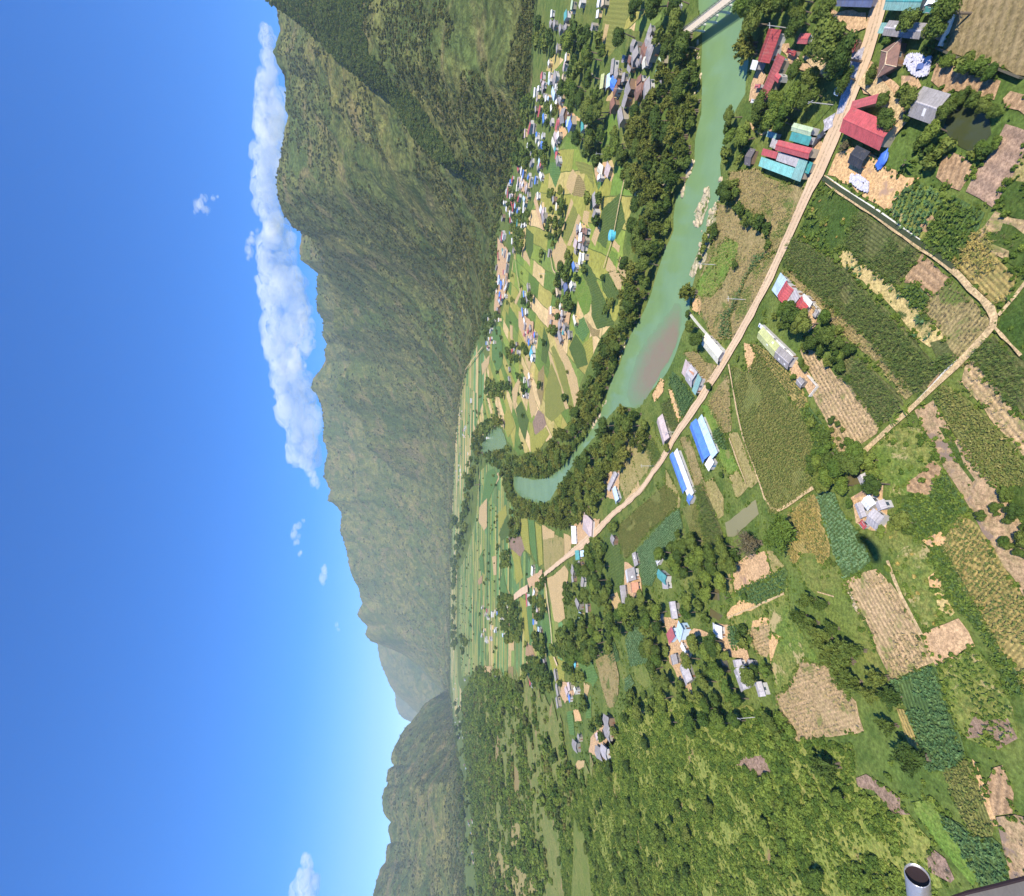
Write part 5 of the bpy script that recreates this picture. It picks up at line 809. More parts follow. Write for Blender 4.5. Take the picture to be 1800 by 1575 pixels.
CR = dict(corn=[plantmesh('corn', LM['corn'], i, 9, .75, 1.9, .13) for i in range(3)], dry=[plantmesh('dry', LM['dry'], i, 8, .7, 1.5, .12, .8) for i in range(3)],
  yellow=[plantmesh('yellow', LM['yellow'], i, 8, .75, 1.2, .2, .7) for i in range(2)]+[plantmesh('yl', LM['bean'], 3, 8, .7, 1.1, .2)], leafy=[plantmesh('leafy', LM['leafy'], i, 12, .65, 1.0, .30, .4, 2) for i in range(3)],
  leafyd=[plantmesh('leafyd', LM['bush'], i, 12, .6, .9, .28, .4, 2) for i in range(3)], cabbage=[plantmesh('cabbage', LM['cabbage'], i, 9, .6, .6, .30, .5, 2) for i in range(3)],
  bean=[plantmesh('bean', LM['bean'], i, 10, .5, .9, .22, .5, 2) for i in range(3)], stalk=[plantmesh('stalk', LM['stalk'], i, 6, .5, .6, .09, .6, 2) for i in range(3)], banana=[plantmesh('banana', LM['lime'], 1, 9, 1.3, 1.4, .45, .55)]+[crownmesh('gb', LM['lime'], 7+i, .85, 5, 160, .26) for i in range(3)]+[crownmesh('gy', LM['yellow'], 8, .6, 5, 120, .3), crownmesh('gk', LM['bush'], 9, .9, 5, 160, .26)],
  bush=BUSH, lime=[crownmesh('limeb', LM['lime'], 97, 1, 5, 220, .28), crownmesh('limec', LM['yellow'], 98, .8, 5, 180, .28), BUSH[0]], dead=[plantmesh('dead', LM['dead'], 4, 14, 1.3, 1.2, .06, .4, 2)], stalkrow=None)
CR['stalkrow'] = CR['stalk']+CR['dry'][:1]
def scatter(name, pts, scl, metas, label, cat, idx=None, seed=0, lean=.12):
    """one 'stuff' object: a cloud of points with one plant on each"""
    r = np.random.default_rng(seed); n = len(pts)
    if n == 0: return
    me = bpy.data.meshes.new(name); me.vertices.add(n); me.vertices.foreach_set('co', np.asarray(pts, np.float32).ravel())
    rot = np.stack([r.normal(0, lean, n), r.normal(0, lean, n), r.random(n)*6.283], 1).astype(np.float32); idx = r.integers(0, len(metas), n) if idx is None else idx
    me.attributes.new('rot', 'FLOAT_VECTOR', 'POINT').data.foreach_set('vector', rot.ravel()); me.attributes.new('scl', 'FLOAT', 'POINT').data.foreach_set('value', np.asarray(scl, np.float32)); me.attributes.new('idx', 'INT', 'POINT').data.foreach_set('value', np.asarray(idx, np.int32))
    o = bpy.data.objects.new(name, me); COL.objects.link(o); tag(o, label, cat, kind='stuff')
    g = bpy.data.node_groups.new(name+'_nodes', 'GeometryNodeTree'); g.interface.new_socket('Geometry', in_out='INPUT', socket_type='NodeSocketGeometry'); g.interface.new_socket('Geometry', in_out='OUTPUT', socket_type='NodeSocketGeometry')
    N = g.nodes.new; gi = N('NodeGroupInput'); go = N('NodeGroupOutput'); ip = N('GeometryNodeInstanceOnPoints'); ji = N('GeometryNodeGeometryToInstance')
    for m in reversed(metas):
        po = PROTO.get(m.name) or bpy.data.objects.new('proto_'+m.name, m); PROTO[m.name] = po; oi = N('GeometryNodeObjectInfo'); oi.inputs[0].default_value = po; g.links.new(oi.outputs['Geometry'], ji.inputs[0])
    def at(nm, dt): a = N('GeometryNodeInputNamedAttribute'); a.data_type = dt; a.inputs[0].default_value = nm; return a.outputs[0]
    g.links.new(gi.outputs[0], ip.inputs['Points']); g.links.new(ji.outputs[0], ip.inputs['Instance']); ip.inputs['Pick Instance'].default_value = True
    g.links.new(at('idx', 'INT'), ip.inputs['Instance Index']); g.links.new(at('rot', 'FLOAT_VECTOR'), ip.inputs['Rotation']); g.links.new(at('scl', 'FLOAT'), ip.inputs['Scale']); g.links.new(ip.outputs[0], go.inputs[0])
    md = o.modifiers.new('instances', 'NODES'); md.node_group = g; return o
PROTO = {}
# ---------------------------------------------------------------- crops, one object per kind of crop
CS = dict(corn=(.85, .55, 1.0), dry=(.9, .7, .95), yellow=(.9, .7, 1.0), leafy=(1.0, .8, 1.05), leafyd=(1.0, .8, 1.0), cabbage=(1.1, .7, 1.0), bean=(.85, .65, .95), stalk=(1.15, .9, 1.0), stalkrow=(1.25, .6, .95), banana=(1.35, 1.35, 1.1), bush=(2.0, 2.0, .95), lime=(1.8, 1.8, .8), dead=(1.6, 1.6, 1.1))
CL = dict(corn='rows of dense dark green corn in the plots right of the road', dry='withered brown corn standing in the plots by the road and river', yellow='yellowing crop rows in the plots near the canal and the meadow', leafy='leafy blue green crop in the lower plots', leafyd='low dark green leafy crop beside the plots', cabbage='pale green broad leaved crop in slanting rows',
          bean='olive green bean rows in the wide plots', stalk='cut brown stalks left lying on the earth plots', stalkrow='cut stalks in straight rows on the pinkish earth plots', banana='banana plants and shrubs in the garden plot next to the road', bush='scattered low shrubs on the grass plots', lime='yellow green garden shrubs below the grey farm cluster', dead='bare twigs over the pale patch near the silver pipe')
r = np.random.default_rng(3); acc = {}
for w, crop, ang, dens in FIELDS:
    if not crop: continue
    P_ = np.array(w); c = P_.mean(0); ca, sa = math.cos(-ang), math.sin(-ang); Q = (P_-c)@np.array([[ca, sa], [-sa, ca]]); lo, hi = Q.min(0), Q.max(0); row, al, sc = CS[crop]
    far = max(1, np.hypot(*c)/260); row *= far; al *= far; k = 1/math.sqrt(dens)
    if crop in ('corn', 'dry', 'bean', 'cabbage', 'stalkrow', 'stalk', 'leafy', 'leafyd', 'yellow') and dens >= .5:
        xs = np.arange(lo[0], hi[0], al*k); ys = np.arange(lo[1], hi[1], row*k); gx, gy = np.meshgrid(xs, ys); q = np.stack([gx.ravel(), gy.ravel()], 1); q += r.normal(0, 1, q.shape)*np.array([al*.4, row*.13])
    else: n = int((hi-lo).prod()/(row*al)*dens); q = r.uniform(lo, hi, (n, 2))
    q = q[inside(q, Q)]; wq = q@np.array([[ca, -sa], [sa, ca]])+c
    bare = fbm(wq[:, 0]/9, wq[:, 1]/9, 3); keep = bare > {'stalk': .42, 'stalkrow': .40, 'dry': .40, 'bean': .33, 'yellow': .40}.get(crop, .30); wq = wq[keep]
    s = sc*(.7+.5*r.random(len(wq)))*np.clip(far, 1, 1.6)*(.75+.5*fbm(wq[:, 0]/20, wq[:, 1]/20, 2)); acc.setdefault(crop, []).append((wq, s))
for k, L_ in acc.items():
    q = np.vstack([a[0] for a in L_]); s = np.concatenate([a[1] for a in L_]); scatter(k.replace('leafyd', 'low_leafy').replace('stalkrow', 'stubble').replace('lime', 'garden')+'_crop', np.column_stack([q, np.full(len(q), .45)]), s, CR[k], CL[k], 'crop', seed=len(k))
# ---------------------------------------------------------------- trees
def poisson(poly, d, seed, mx=4000):
    r = np.random.default_rng(seed); P_ = np.array(poly); lo, hi = P_.min(0), P_.max(0); n = min(mx, int((hi-lo).prod()/(d*d)*2.2)+4); q = r.uniform(lo, hi, (n, 2)); q = q[inside(q, poly)]; keep = []; cell = {}
    for p in q:
        ci = (int(p[0]//d), int(p[1]//d)); ok = all(math.dist(p, o) > d for i in (-1,0,1) for j in (-1,0,1) for o in cell.get((ci[0]+i, ci[1]+j), []))
        if ok: cell.setdefault(ci, []).append(p); keep.append(p)
    return keep
TR = []                                     # (x, y, radius, kind, label, group)
def one(fr, X, Y, rad, kind, label):
    h = rad*1.5; x, y = G(*px(fr, (X, Y)), h); TR.append((x, y, rad, kind, label, None))
for fr, X, Y, rad, kind, label in [
 ('A',240,310,6.8,'tree','largest round dark tree between the small red hut and the road'),('A',330,460,5.8,'tree','round dark tree just below the largest one left of the road'),('A',870,160,3.6,'tree','dark tree hanging over the long grey tiled roof'),('A',1180,60,5,'tree','dark tree between the green roofed building and the mown field'),
 ('A',710,920,3.2,'tree','round tree against the right edge of the biggest red roof'),('A',660,780,2.4,'tree','small tree above the biggest red roof beside its front wing'),('A',890,780,2.8,'tree','tree at the upper left of the long grey roof by the pond'),('A',1165,870,2.6,'tree','tree between the long grey roof and the dark pond'),
 ('A',570,580,2.2,'tree','small dark tree on the verge in front of the brown tiled house'),('A',690,300,1.8,'lime','bright small tree at the corner of the grey tiled house'),('A',1060,250,3.2,'tree','dark tree between the grey tiled house and its white wall'),
 ('A',1170,490,1.9,'bush','first round shrub along the upper edge of the small ploughed field'),('A',1290,530,2.3,'bush','second round shrub along the upper edge of the small ploughed field'),('A',1400,500,2.1,'lime','brightest shrub along the upper edge of the small ploughed field'),('A',1500,570,2.1,'bush','last round shrub along the upper edge of the small ploughed field'),
 ('A',1280,755,1.9,'tree','tree at the top left of the dark round pond'),('A',1370,790,2.0,'tree','tree at the top of the dark round pond'),('A',1450,820,2.2,'tree','tree at the top right of the dark round pond'),('A',1510,890,1.9,'tree','tree at the right end of the dark round pond'),('A',1200,770,1.8,'bush','shrub between the long grey roof and the pond corner'),('A',1420,1180,2.0,'bush','shrub at the lower tip of the dark round pond'),('A',1540,1130,1.6,'lime','bright shrub at the lower right of the dark round pond'),
 ('B',1320,560,3.3,'tree','dark tree below the red porch of the riverside compound'),('B',1450,610,3.6,'tree','round tree in the sandy lane of the riverside compound'),('B',1700,635,3.4,'tree','dark tree at the roadside above the pale blue canopy'),('B',1165,860,3.8,'bush','green tree covering the lower end of the longest narrow red roof'),('B',1215,770,3.0,'bush','bright green tree beside the longest narrow red roof'),('B',1210,980,3.4,'bush','bright round tree above the pale green roofs'),('B',1410,400,2.4,'lime','bright shrub below the small red roofed hut'),('B',1320,190,4.0,'tree','dark tree at the upper right of the riverside hall'),
 ('D',775,410,3.8,'tree','round dark tree on the right river bank above the rocks'),('D',795,345,2.6,'tree','smaller dark tree just above the round one on the right river bank'),('D',840,965,2.2,'tree','single round shrub in the grass between river and road'),('D',1285,990,1.3,'tree','tiny round bush on the verge above the walled compound'),('D',1300,1360,5.2,'tree','broad dark tree below the first red roof of the walled compound'),('D',1375,1420,4.6,'tree','dark tree touching the second red roof of the walled compound'),('D',1240,1320,3.2,'bush','shrubby tree on the road side of the broad dark tree'),
 ('E',110,440,3.4,'tree','dark tree at the top left of the orchard row'),('E',245,400,3.4,'tree','darkest round tree of the orchard row behind the compound'),('E',215,250,3.2,'bush','green tree behind the grey lean-to of the compound'),('E',320,460,2.6,'tree','tree in the middle of the orchard row'),('E',375,525,2.4,'tree','small dark tree at the right of the orchard row'),('E',260,500,1.8,'lime','small bright tree in the orchard row'),('E',320,570,2.1,'lime','bright round tree at the foot of the orchard row'),('E',420,500,1.8,'bush','pale shrub at the right edge of the orchard row'),
 ('E',250,1070,1.5,'tree','top left bush on the bare corner of the pink stubble field'),('E',312,1100,1.3,'tree','top right bush on the bare corner of the pink stubble field'),('E',350,1145,1.1,'tree','oval bush on the right of the bare corner of the stubble field'),('E',265,1150,1.2,'tree','bush against the hedge at the bare corner of the stubble field'),('E',385,1240,1.7,'bush','largest bush at the foot of the bare corner of the stubble field'),('E',320,1215,.9,'tree','smallest bush on the bare corner of the stubble field'),('E',345,1272,1.0,'tree','lowest bush on the bare corner of the stubble field'),
 ('F',555,430,4.6,'tree','dark tree at the river end of the cream vaulted house'),('F',500,330,3.6,'tree','round dark tree inside the white boundary wall at the river'),('F',470,235,2.2,'tree','small tree at the river end of the white boundary wall'),('F',470,315,2.0,'tree','small dark tree overhanging the brown sandbar'),('F',302,1290,2.4,'tree','round tree at the road end of the long pinkish roof'),('F',630,800,2.4,'bush','garden tree at the road end of the cluttered house'),('F',635,965,2.0,'banana','palm like plant on the verge above the longest blue roof'),('F',1365,625,1.6,'tree','left of two small trees by the lone grey hut'),('F',1402,662,1.6,'tree','right of two small trees by the lone grey hut'),('F',865,582,1.3,'bush','little bush on the right verge opposite the cream vaulted house'),('F',1310,735,1.6,'bush','dark shrub left of the lone grey hut'),('F',465,1225,1.6,'banana','palm like plant between the two blue roofs'),
 ('G',590,465,3.8,'tree','single round dark tree beside the light grey farm cluster'),('G',450,200,4.0,'bush','tree at the end of the earth path above the brown pond'),('G',400,280,4.6,'tree','dark tree at the left of the brown pond'),('G',300,320,4.4,'bush','broad tree at the upper left of the brown pond'),('G',220,400,4.2,'bush','pale green tree left of the brown pond'),('G',545,275,2.8,'lime','bright tree where the path meets the brown pond'),('G',560,340,2.2,'lime','bright shrub over the corner of the brown pond'),('G',600,380,2.0,'lime','lime shrub above the round dark tree'),('G',330,470,3.2,'bush','tree at the lower left of the brown pond'),('G',160,280,3.6,'bush','tree beside the hedge above the bean field corner'),
 ('G',820,745,3.2,'tree','dark tree right of the light grey farm cluster'),('G',855,810,2.2,'tree','smaller dark tree below the one right of the farm cluster'),('G',490,885,1.9,'tree','tree beside the dark wing shadow'),('G',395,610,1.9,'bush','tree between the pale crop rows and the farm cluster'),('G',620,830,2.2,'lime','bright tree just below the grey farm roofs'),('G',730,780,1.8,'lime','bright shrub at the lower right of the farm roofs'),('G',240,1070,1.2,'tree','left of two bushes in the grass beside the pale crop'),('G',287,1092,1.1,'tree','right of two bushes in the grass beside the pale crop'),('G',700,1120,1.4,'bush','bush below the tip of the wing shadow'),
 ('G',1622,532,1.9,'tree','topmost bush on the bare strip at the right edge'),('G',1550,635,1.5,'tree','bush on the left of the bare strip at the right edge'),('G',1690,665,2.1,'tree','wide bush in the middle of the bare strip at the right edge'),('G',1650,735,1.3,'tree','small bush below the wide one on the bare strip'),('G',1435,708,1.5,'tree','bush at the edge of the leafy plot and the bare strip'),('G',1570,690,.8,'tree','tiniest bush on the bare strip'),('G',1620,905,1.6,'bush','pale bush on the lower part of the bare strip'),('G',1640,950,1.4,'tree','flat bush under the pale one on the bare strip'),('G',1755,860,2.3,'tree','largest dark bush near the right edge of the bare strip'),('G',1765,912,1.9,'tree','dark bush directly below the largest one'),('G',1745,1002,1.5,'tree','lowest round bush on the bare strip'),('G',1785,805,1.2,'tree','small bush above the largest one at the right edge'),
 ('H',1150,850,6.6,'bigf','biggest feathery round tree by the olive pond'),('H',930,920,5.2,'dead','brownish half bare tree between the olive pond and the ploughed square'),('H',575,740,1.7,'tree','single bush at the tip of the sandy strip by the blue roofs'),('H',305,170,2.2,'tree','tree on the verge between the pinkish roof and the narrow blue roof'),('H',400,850,2.6,'tree','dark tree standing in the pale crop field'),('H',440,950,2.4,'bush','tree at the lower corner of the pale crop field'),('H',235,1005,2.0,'tree','small dark tree over the white roofed hut'),('H',735,330,2.0,'banana','palm like plant behind the white roof of the blue house'),('H',735,380,1.8,'bush','bush behind the white roof of the blue house'),
 ('J',525,590,4.8,'tree','round dark tree beside the pale blue house'),('J',660,600,5.0,'tree','darkest broad tree below the white canopy'),('J',770,680,3.0,'lime','bright tree above the small brown pond'),('J',960,850,4.6,'tree','big tree growing over the long pale grey roof'),('J',1010,800,3.0,'tree','tree right of the big one over the pale grey roof'),('J',1080,790,2.8,'lime','brightest tree on the field edge by the grey roofs'),('J',920,215,1.8,'bush','bush at the edge of the ploughed square and the track'),('J',1090,350,1.7,'bush','small bush in the meadow above the sandy patch'),('J',740,230,3.4,'banana','palm between the two narrow ponds'),
 ('K',830,500,5.2,'bigd','isolated feathery dark clump below the long dark grove'),('K',170,560,5.0,'bigd','dark feathery tree in front of the bush slope'),('K',290,790,3.0,'lime','lime coloured tree on the bush slope'),('K',650,980,1.6,'bush','shrub under the brown bare patch'),
 ('B',860,330,6.0,'bamb','bamboo leaning out over the river below the bridge'),('B',900,400,5.0,'bamb','lower bamboo plume over the river below the bridge'),('D',440,1180,5.5,'bamb','bamboo leaning over the river at the head of the sandbar'),('A',380,1090,2.0,'banana','palm at the lower corner of the biggest red roof'),('A',350,1150,1.8,'dead','heap of brown fronds under the palm by the red roof'),('E',800,980,2.4,'banana','banana clump at the end of the corn by the earth path'),('E',710,1060,2.2,'banana','second banana clump at the end of the corn'),('E',875,1090,1.4,'banana','banana plant across the path from the clumps'),('C',1660,1225,1.3,'banana','bright fern like plant at the tip of the yellow crop')]:
    one(fr, X, Y, rad, kind, label)
RVP = [G(*p) for p in LB+RBk]
HP = np.array([o.location[:2] for o in bpy.data.objects if o.type == 'EMPTY' and o.get('category') in ('house','shed','building','canopy')])
def grove(fr, pts, d, rad, kinds, label, var=.3):
    P_ = wp(fr, pts, min(rad, 6)*1.0); c = np.mean(P_, 0); k = max(1, math.hypot(*c)/900); rr = random.Random(len(TR)); far = math.hypot(*c) > 420; rad *= .82 if far else .95
    for p in poisson(P_, d*k*(.92 if far else 1), len(TR)+1):
        if inside(np.array([p]), RVP)[0]: continue
        u_ = p/np.linalg.norm(p); dl = HP-p; al = dl@u_; la = np.abs(dl@np.array([-u_[1], u_[0]]))
        if np.any((np.hypot(al, la) < rad*.7+3.5) | ((al > 0) & (al < (26 if far else 9)) & (la < rad*.55+2.5))): continue
        TR.append([p[0], p[1], rad*rr.uniform(1-var, 1+var)*(k**.5), rr.choice(kinds), label, label])
for a in [
 ('Z',[(1200,60),(1236,85),(1238,130),(1234,190),(1226,240),(1222,285),(1203,318),(1186,345),(1150,345),(1122,338),(1100,308),(1097,260),(1106,240),(1108,205),(1132,190),(1152,140),(1157,70)],5.6,5.6,['bamb','bamb','tree','bamd'],'tree or bamboo clump in the wide dark grove on the left bank below the bridge'),
 ('Z',[(1182,345),(1186,400),(1168,450),(1152,500),(1130,560),(1104,590),(1086,640),(1068,680),(1048,715),(1045,680),(1045,640),(1065,590),(1090,560),(1100,500),(1102,450),(1110,400),(1125,345)],6,5.6,['bamb','tree','bamb','bamd'],'tree or bamboo clump in the narrow grove between the paddies and the river'),
 ('Z',[(1045,680),(1048,715),(1026,765),(995,800),(958,830),(920,832),(902,828),(903,805),(930,797),(960,790),(985,760),(1000,745),(1012,700),(1030,660)],8,7,['bamb','bamb','tree'],'tree or bamboo clump on the inside of the river bend'),
 ('Z',[(1068,705),(1085,710),(1112,716),(1130,735),(1130,775),(1110,800),(1088,815),(1060,852),(1050,890),(1022,912),(985,928),(950,916),(918,905),(893,880),(883,845),(892,826),(903,845),(905,865),(916,876),(935,888),(965,888),(985,860),(1012,815),(1040,780),(1062,745)],6.6,6.6,['bamb','tree','bamb','bamd'],'tree or bamboo clump in the grove round the outside of the river bend'),
 ('B',[(850,-20),(965,60),(955,200),(1000,300),(1040,330),(1090,200),(1240,170),(1370,180),(1420,60),(1420,-60)],5.2,4.4,['tree','bush','tree','bamd'],'dark tree in the grove at the top between the bridge and the riverside hall'),
 ('B',[(1220,760),(1290,700),(1400,690),(1560,640),(1690,700),(1600,900),(1560,1030),(1440,960),(1330,980),(1250,940),(1130,960),(1100,850)],4.6,3.8,['tree','bush','tree','tree','lime'],'tree in the garden between the riverside compound and the shop block'),
 ('B',[(735,900),(830,800),(1000,800),(1100,950),(1100,1080),(980,1180),(930,1290),(780,1330),(755,1250),(825,1100),(760,1000)],4.2,3.6,['bush','tree','bush','lime'],'bush on the right river bank beside the shop block'),
 ('A',[(80,220),(370,180),(430,280),(390,540),(250,560),(100,450),(60,350)],5.4,3.0,['tree','tree','bush'],'smaller tree packed round the two biggest round trees left of the road'),
 ('A',[(-60,-40),(280,-40),(300,100),(200,200),(60,160),(-60,260)],5,3.8,['tree','bush','bush'],'tree at the top edge left of the slate blue roof'),
 ('A',[(330,80),(640,80),(600,140),(340,135)],3,2.4,['tree','bush'],'shrub directly below the slate blue roof'),('A',[(1090,-40),(1260,-40),(1250,120),(1110,130)],3.6,3,['tree','tree'],'tree beside the mown field at the top edge'),
 ('A',[(870,970),(1000,960),(1170,1010),(1200,1120),(1130,1250),(1090,1390),(950,1330),(780,1290),(700,1200),(850,1180)],3.2,2.6,['tree','bush','banana','tree','bush'],'plant in the thick garden below the long grey roof and the pond'),
 ('A',[(700,330),(900,360),(1200,400),(1500,500),(1560,600),(1450,570),(1100,440),(860,400),(720,370)],3.2,2.0,['bush','tree','lime'],'shrub in the hedge along the lower edge of the mown field'),
 ('A',[(830,700),(940,690),(900,900),(860,880)],2.8,2.2,['tree'],'shrub left of the long grey roof'),('A',[(1210,1130),(1380,1290),(1440,1290),(1560,1120),(1500,1120),(1400,1210),(1300,1170)],3,1.8,['bush','lime'],'shrub on the bank below the dark round pond'),
 ('D',[(760,300),(860,330),(900,480),(980,560),(1080,590),(1140,660),(1140,780),(1080,860),(1050,830),(1080,760),(1060,680),(960,640),(880,560),(820,480),(760,460)],2.9,2.5,['bush','tree','bush'],'bush in the curved hedge through the withered corn'),
 ('D',[(520,900),(640,700),(700,650),(720,700),(640,800),(560,960),(520,1040)],3,2.2,['bush','bush'],'bush among the rocks on the right side of the river'),
 ('E',[(100,330),(300,300),(430,480),(450,560),(380,640),(400,760),(330,760),(270,640),(180,560),(120,480)],2.9,2.1,['bush','bush','tree'],'undergrowth tree in the orchard row behind the compound'),
 ('F',[(1050,300),(1180,200),(1380,350),(1430,480),(1380,520),(1250,500)],4.5,2.0,['bush'],'shrub in the plot between the compound and the olive yellow roof'),
 ('F',[(1380,1000),(1500,1100),(1620,1290),(1700,1380),(1690,1560),(1560,1640),(1470,1560),(1500,1330),(1480,1180)],3.6,2.5,['bush','bush','tree'],'shrub in the hedge between the bean field and the stubble field'),
 ('G',[(60,260),(180,180),(330,220),(460,150),(520,200),(500,330),(380,400),(280,500),(160,460),(110,380)],4,3.2,['bush','tree','lime'],'tree in the grove around the brown pond'),
 ('H',[(250,1020),(480,860),(640,930),(790,900),(930,1000),(830,1140),(760,1240),(690,1270),(560,1290),(430,1240),(320,1150)],4.6,4.3,['tree','bush','tree'],'tree in the broad grove between the pale crop and the ploughed square'),
 ('J',[(400,200),(560,150),(640,130),(700,260),(640,300),(700,420),(560,420),(470,340),(420,300)],4.4,3.8,['tree','bush','lime','tree'],'tree in the grove between the green roofed house and the narrow ponds'),
 ('J',[(490,680),(600,640),(740,620),(770,760),(840,870),(900,980),(1050,1040),(1190,1100),(1200,1200),(1000,1210),(600,1100),(520,920)],5.6,4.2,['tree','bush','bush','lime'],'tree in the dense wood below the pale blue house'),
 ('J',[(-20,300),(180,270),(300,350),(290,420),(200,440),(60,420),(-20,480)],5,4.2,['tree','bush','lime'],'tree on the left of the red tiled courtyard top'),('J',[(100,470),(300,430),(330,700),(400,850),(430,960),(200,900),(180,700)],4.8,4.2,['tree','tree','bush'],'tree on the left of the red tiled courtyard bottom'),
 ('J',[(0,1050),(60,930),(200,900),(420,960),(560,1000),(600,1130),(900,1200),(1000,1280),(600,1300),(250,1220),(60,1200)],7.4,4.4,['bush','bush','tree'],'tree at the upper edge of the bush slope'),
 ('J',[(1000,640),(1040,720),(1100,750),(1170,900),(1170,1000),(1110,1040),(1020,860)],3.6,2.6,['bush','lime','bush'],'shrub between the pale grey roofs and the stubble field'),('J',[(840,430),(980,430),(1000,620),(920,640),(850,560)],3.8,2.4,['bush','bush'],'shrub right of the white canopy roof'),
 ('I',[(0,110),(85,120),(230,240),(290,480),(400,520),(470,640),(300,780),(180,720),(90,560),(0,400),(-60,300)],4.4,4.2,['bigd','bigd','bamd'],'feathery dark tree in the upper half of the long dark grove'),
 ('I',[(400,540),(560,740),(700,930),(800,1140),(850,1290),(700,1390),(560,1300),(500,1100),(400,950),(330,800)],4.6,4.4,['bigd','bigd','bamd'],'feathery dark tree in the lower half of the long dark grove'),
 ('Q',[(1010,1030),(1100,1100),(1260,920),(1340,880),(1500,960),(1700,830),(1800,770),(1800,930),(1640,1090),(1560,1130),(1420,1290),(1340,1340),(1200,1340),(1060,1330),(1020,1200)],6.6,6,['tree','tree','bush'],'tree in the dense wood between the strip fields and the courtyard'),
 ('Q',[(1260,470),(1440,470),(1500,720),(1480,900),(1340,860),(1280,760)],7,6,['tree','tree','bush'],'tree in the wood beside the long corn plot'),('Q',[(1340,230),(1430,240),(1440,470),(1300,460),(1290,330)],6.5,4.5,['tree','bush'],'tree behind the teal and pale blue roofs'),('Q',[(1080,640),(1200,690),(1260,750),(1180,860),(1080,820)],7,5,['tree','bush'],'tree at the small grey roofs beyond the road'),
 ('Q',[(860,580),(910,580),(900,760),(820,660)],8,5,['tree'],'tree by the white roof at the end of the road'),('Q',[(760,800),(870,780),(900,860),(860,1020),(820,960)],9,6,['tree','bush'],'tree in the narrow village strip left of the sandy track'),('Q',[(790,1110),(880,1090),(920,1260),(860,1300),(800,1200)],9,7,['tree'],'tree in the clump below the blue roofs of the strip village'),
 ('Q',[(500,740),(620,770),(700,900),(690,1150),(560,1180),(520,1000),(490,860)],10,8,['tree','tree','bush'],'tree in the dark wood in the middle of the strip fields'),('Q',[(770,1330),(870,1340),(900,1480),(800,1500)],9,7,['tree'],'tree in the clump by the brown plot'),
 ('Q',[(520,350),(590,360),(590,490),(510,500)],11,8,['tree'],'tree in the small dark clump beside the brown plot'),('Q',[(1480,100),(1550,100),(1560,220),(1500,230)],5,4,['tree','bush'],'tree by the road at the corn plot corner'),('Q',[(920,1180),(1010,1250),(1200,1345),(1060,1330),(960,1280)],8,5.5,['tree'],'tree on the near side of the road through the strip village'),
 ('P',[(640,1150),(730,1240),(730,1440),(650,1440)],11,8,['tree','bamb'],'tree in the dark column pointing down from the river bend grove'),
 ('M',[(220,230),(380,230),(560,220),(640,380),(560,520),(520,700),(440,700),(430,560),(330,600),(210,500)],12,8,['tree','tree','bush'],'tree in the top part of the mountain foot village'),('M',[(560,230),(780,250),(900,330),(940,500),(940,620),(1030,640),(1000,790),(920,800),(900,950),(700,1020),(660,1000),(560,930),(600,700)],11,8,['tree','tree','bush'],'tree in the thick wood in the middle of the big village'),
 ('M',[(740,1010),(960,980),(1010,1200),(940,1290),(900,1300),(700,1250),(660,1150)],9,9,['tree'],'tree in the darkest round wood of the big village'),('M',[(700,1300),(920,1310),(900,1450),(860,1572),(740,1560),(620,1420)],11,8,['tree','bush'],'tree below the darkest round wood of the village'),
 ('M',[(1170,310),(1380,330),(1360,400),(1380,470),(1260,540),(1180,400)],8,6,['tree','tree'],'tree above the dark tiled roofs'),('M',[(1030,560),(1230,600),(1200,740),(1110,740),(1060,620)],8,5,['tree'],'tree left of the dark tiled roofs'),('M',[(1180,680),(1380,690),(1380,800),(1260,860),(1180,800)],7,5,['tree'],'tree between the brown and grey tiled roofs'),('M',[(1400,300),(1600,-20),(1800,-20),(1800,250),(1560,260),(1480,440)],8,6,['tree','bush'],'tree at the top beside the bridge end'),
 ('M',[(1250,-20),(1420,-20),(1380,90),(1300,80)],9,6,['tree'],'tree at the top edge between the paddies'),('M',[(1040,1360),(1120,1380),(1150,1500),(1060,1480)],8,5,['tree'],'tree in the paddy corner by the bamboo'),('M',[(1240,1140),(1360,1130),(1370,1260),(1250,1220)],7,6,['tree'],'tree beside the grass patch near the bamboo'),
 ('M',[(90,960),(240,1030),(300,1110),(240,1260),(150,1320),(100,1150)],12,8,['tree','bush'],'tree at the slope side of the red roofs'),('M',[(290,940),(400,960),(400,1080),(490,1120),(480,1260),(380,1370),(250,1300),(300,1130)],10,6,['tree'],'tree among the red roofs of the village'),
 ('N',[(450,20),(640,0),(660,150),(640,260),(460,260),(430,150)],10,7,['tree','bush'],'tree at the village end facing the first paddies'),('N',[(230,560),(330,560),(350,780),(480,800),(430,1000),(260,950)],11,6,['tree'],'tree among the houses of the long village street'),('N',[(275,960),(400,980),(430,1230),(310,1180)],12,7,['tree'],'tree at the lower end of the long village street'),('N',[(290,60),(440,100),(480,300),(430,330),(280,260)],13,7,['tree','bush'],'tree on the slope side of the village street'),
 ('N',[(1040,-20),(1230,-20),(1180,290),(1100,270),(1040,180)],9,7,['tree'],'tree in the dark clump above the pink roofed farm'),('N',[(1060,560),(1180,640),(1240,700),(1220,800),(1170,960),(1110,940),(1110,800),(1050,720)],9,6,['tree'],'tree on the right tree island of the paddies'),('N',[(670,560),(830,560),(840,700),(810,1000),(700,1190),(620,1050),(680,860),(680,700)],10,6.5,['tree','bush'],'tree on the long middle tree island of the paddies'),
 ('N',[(870,1170),(970,1180),(960,1330),(860,1310)],9,7,['tree'],'tree in the clump above the white barns'),('N',[(830,1350),(920,1340),(1040,1420),(1000,1572),(750,1572),(760,1470)],9,7,['tree'],'tree round the blue roofed hamlet top'),('N',[(1370,60),(1470,100),(1480,260),(1330,230)],9,6,['tree','bush'],'tree at the upper corner of the green paddies'),
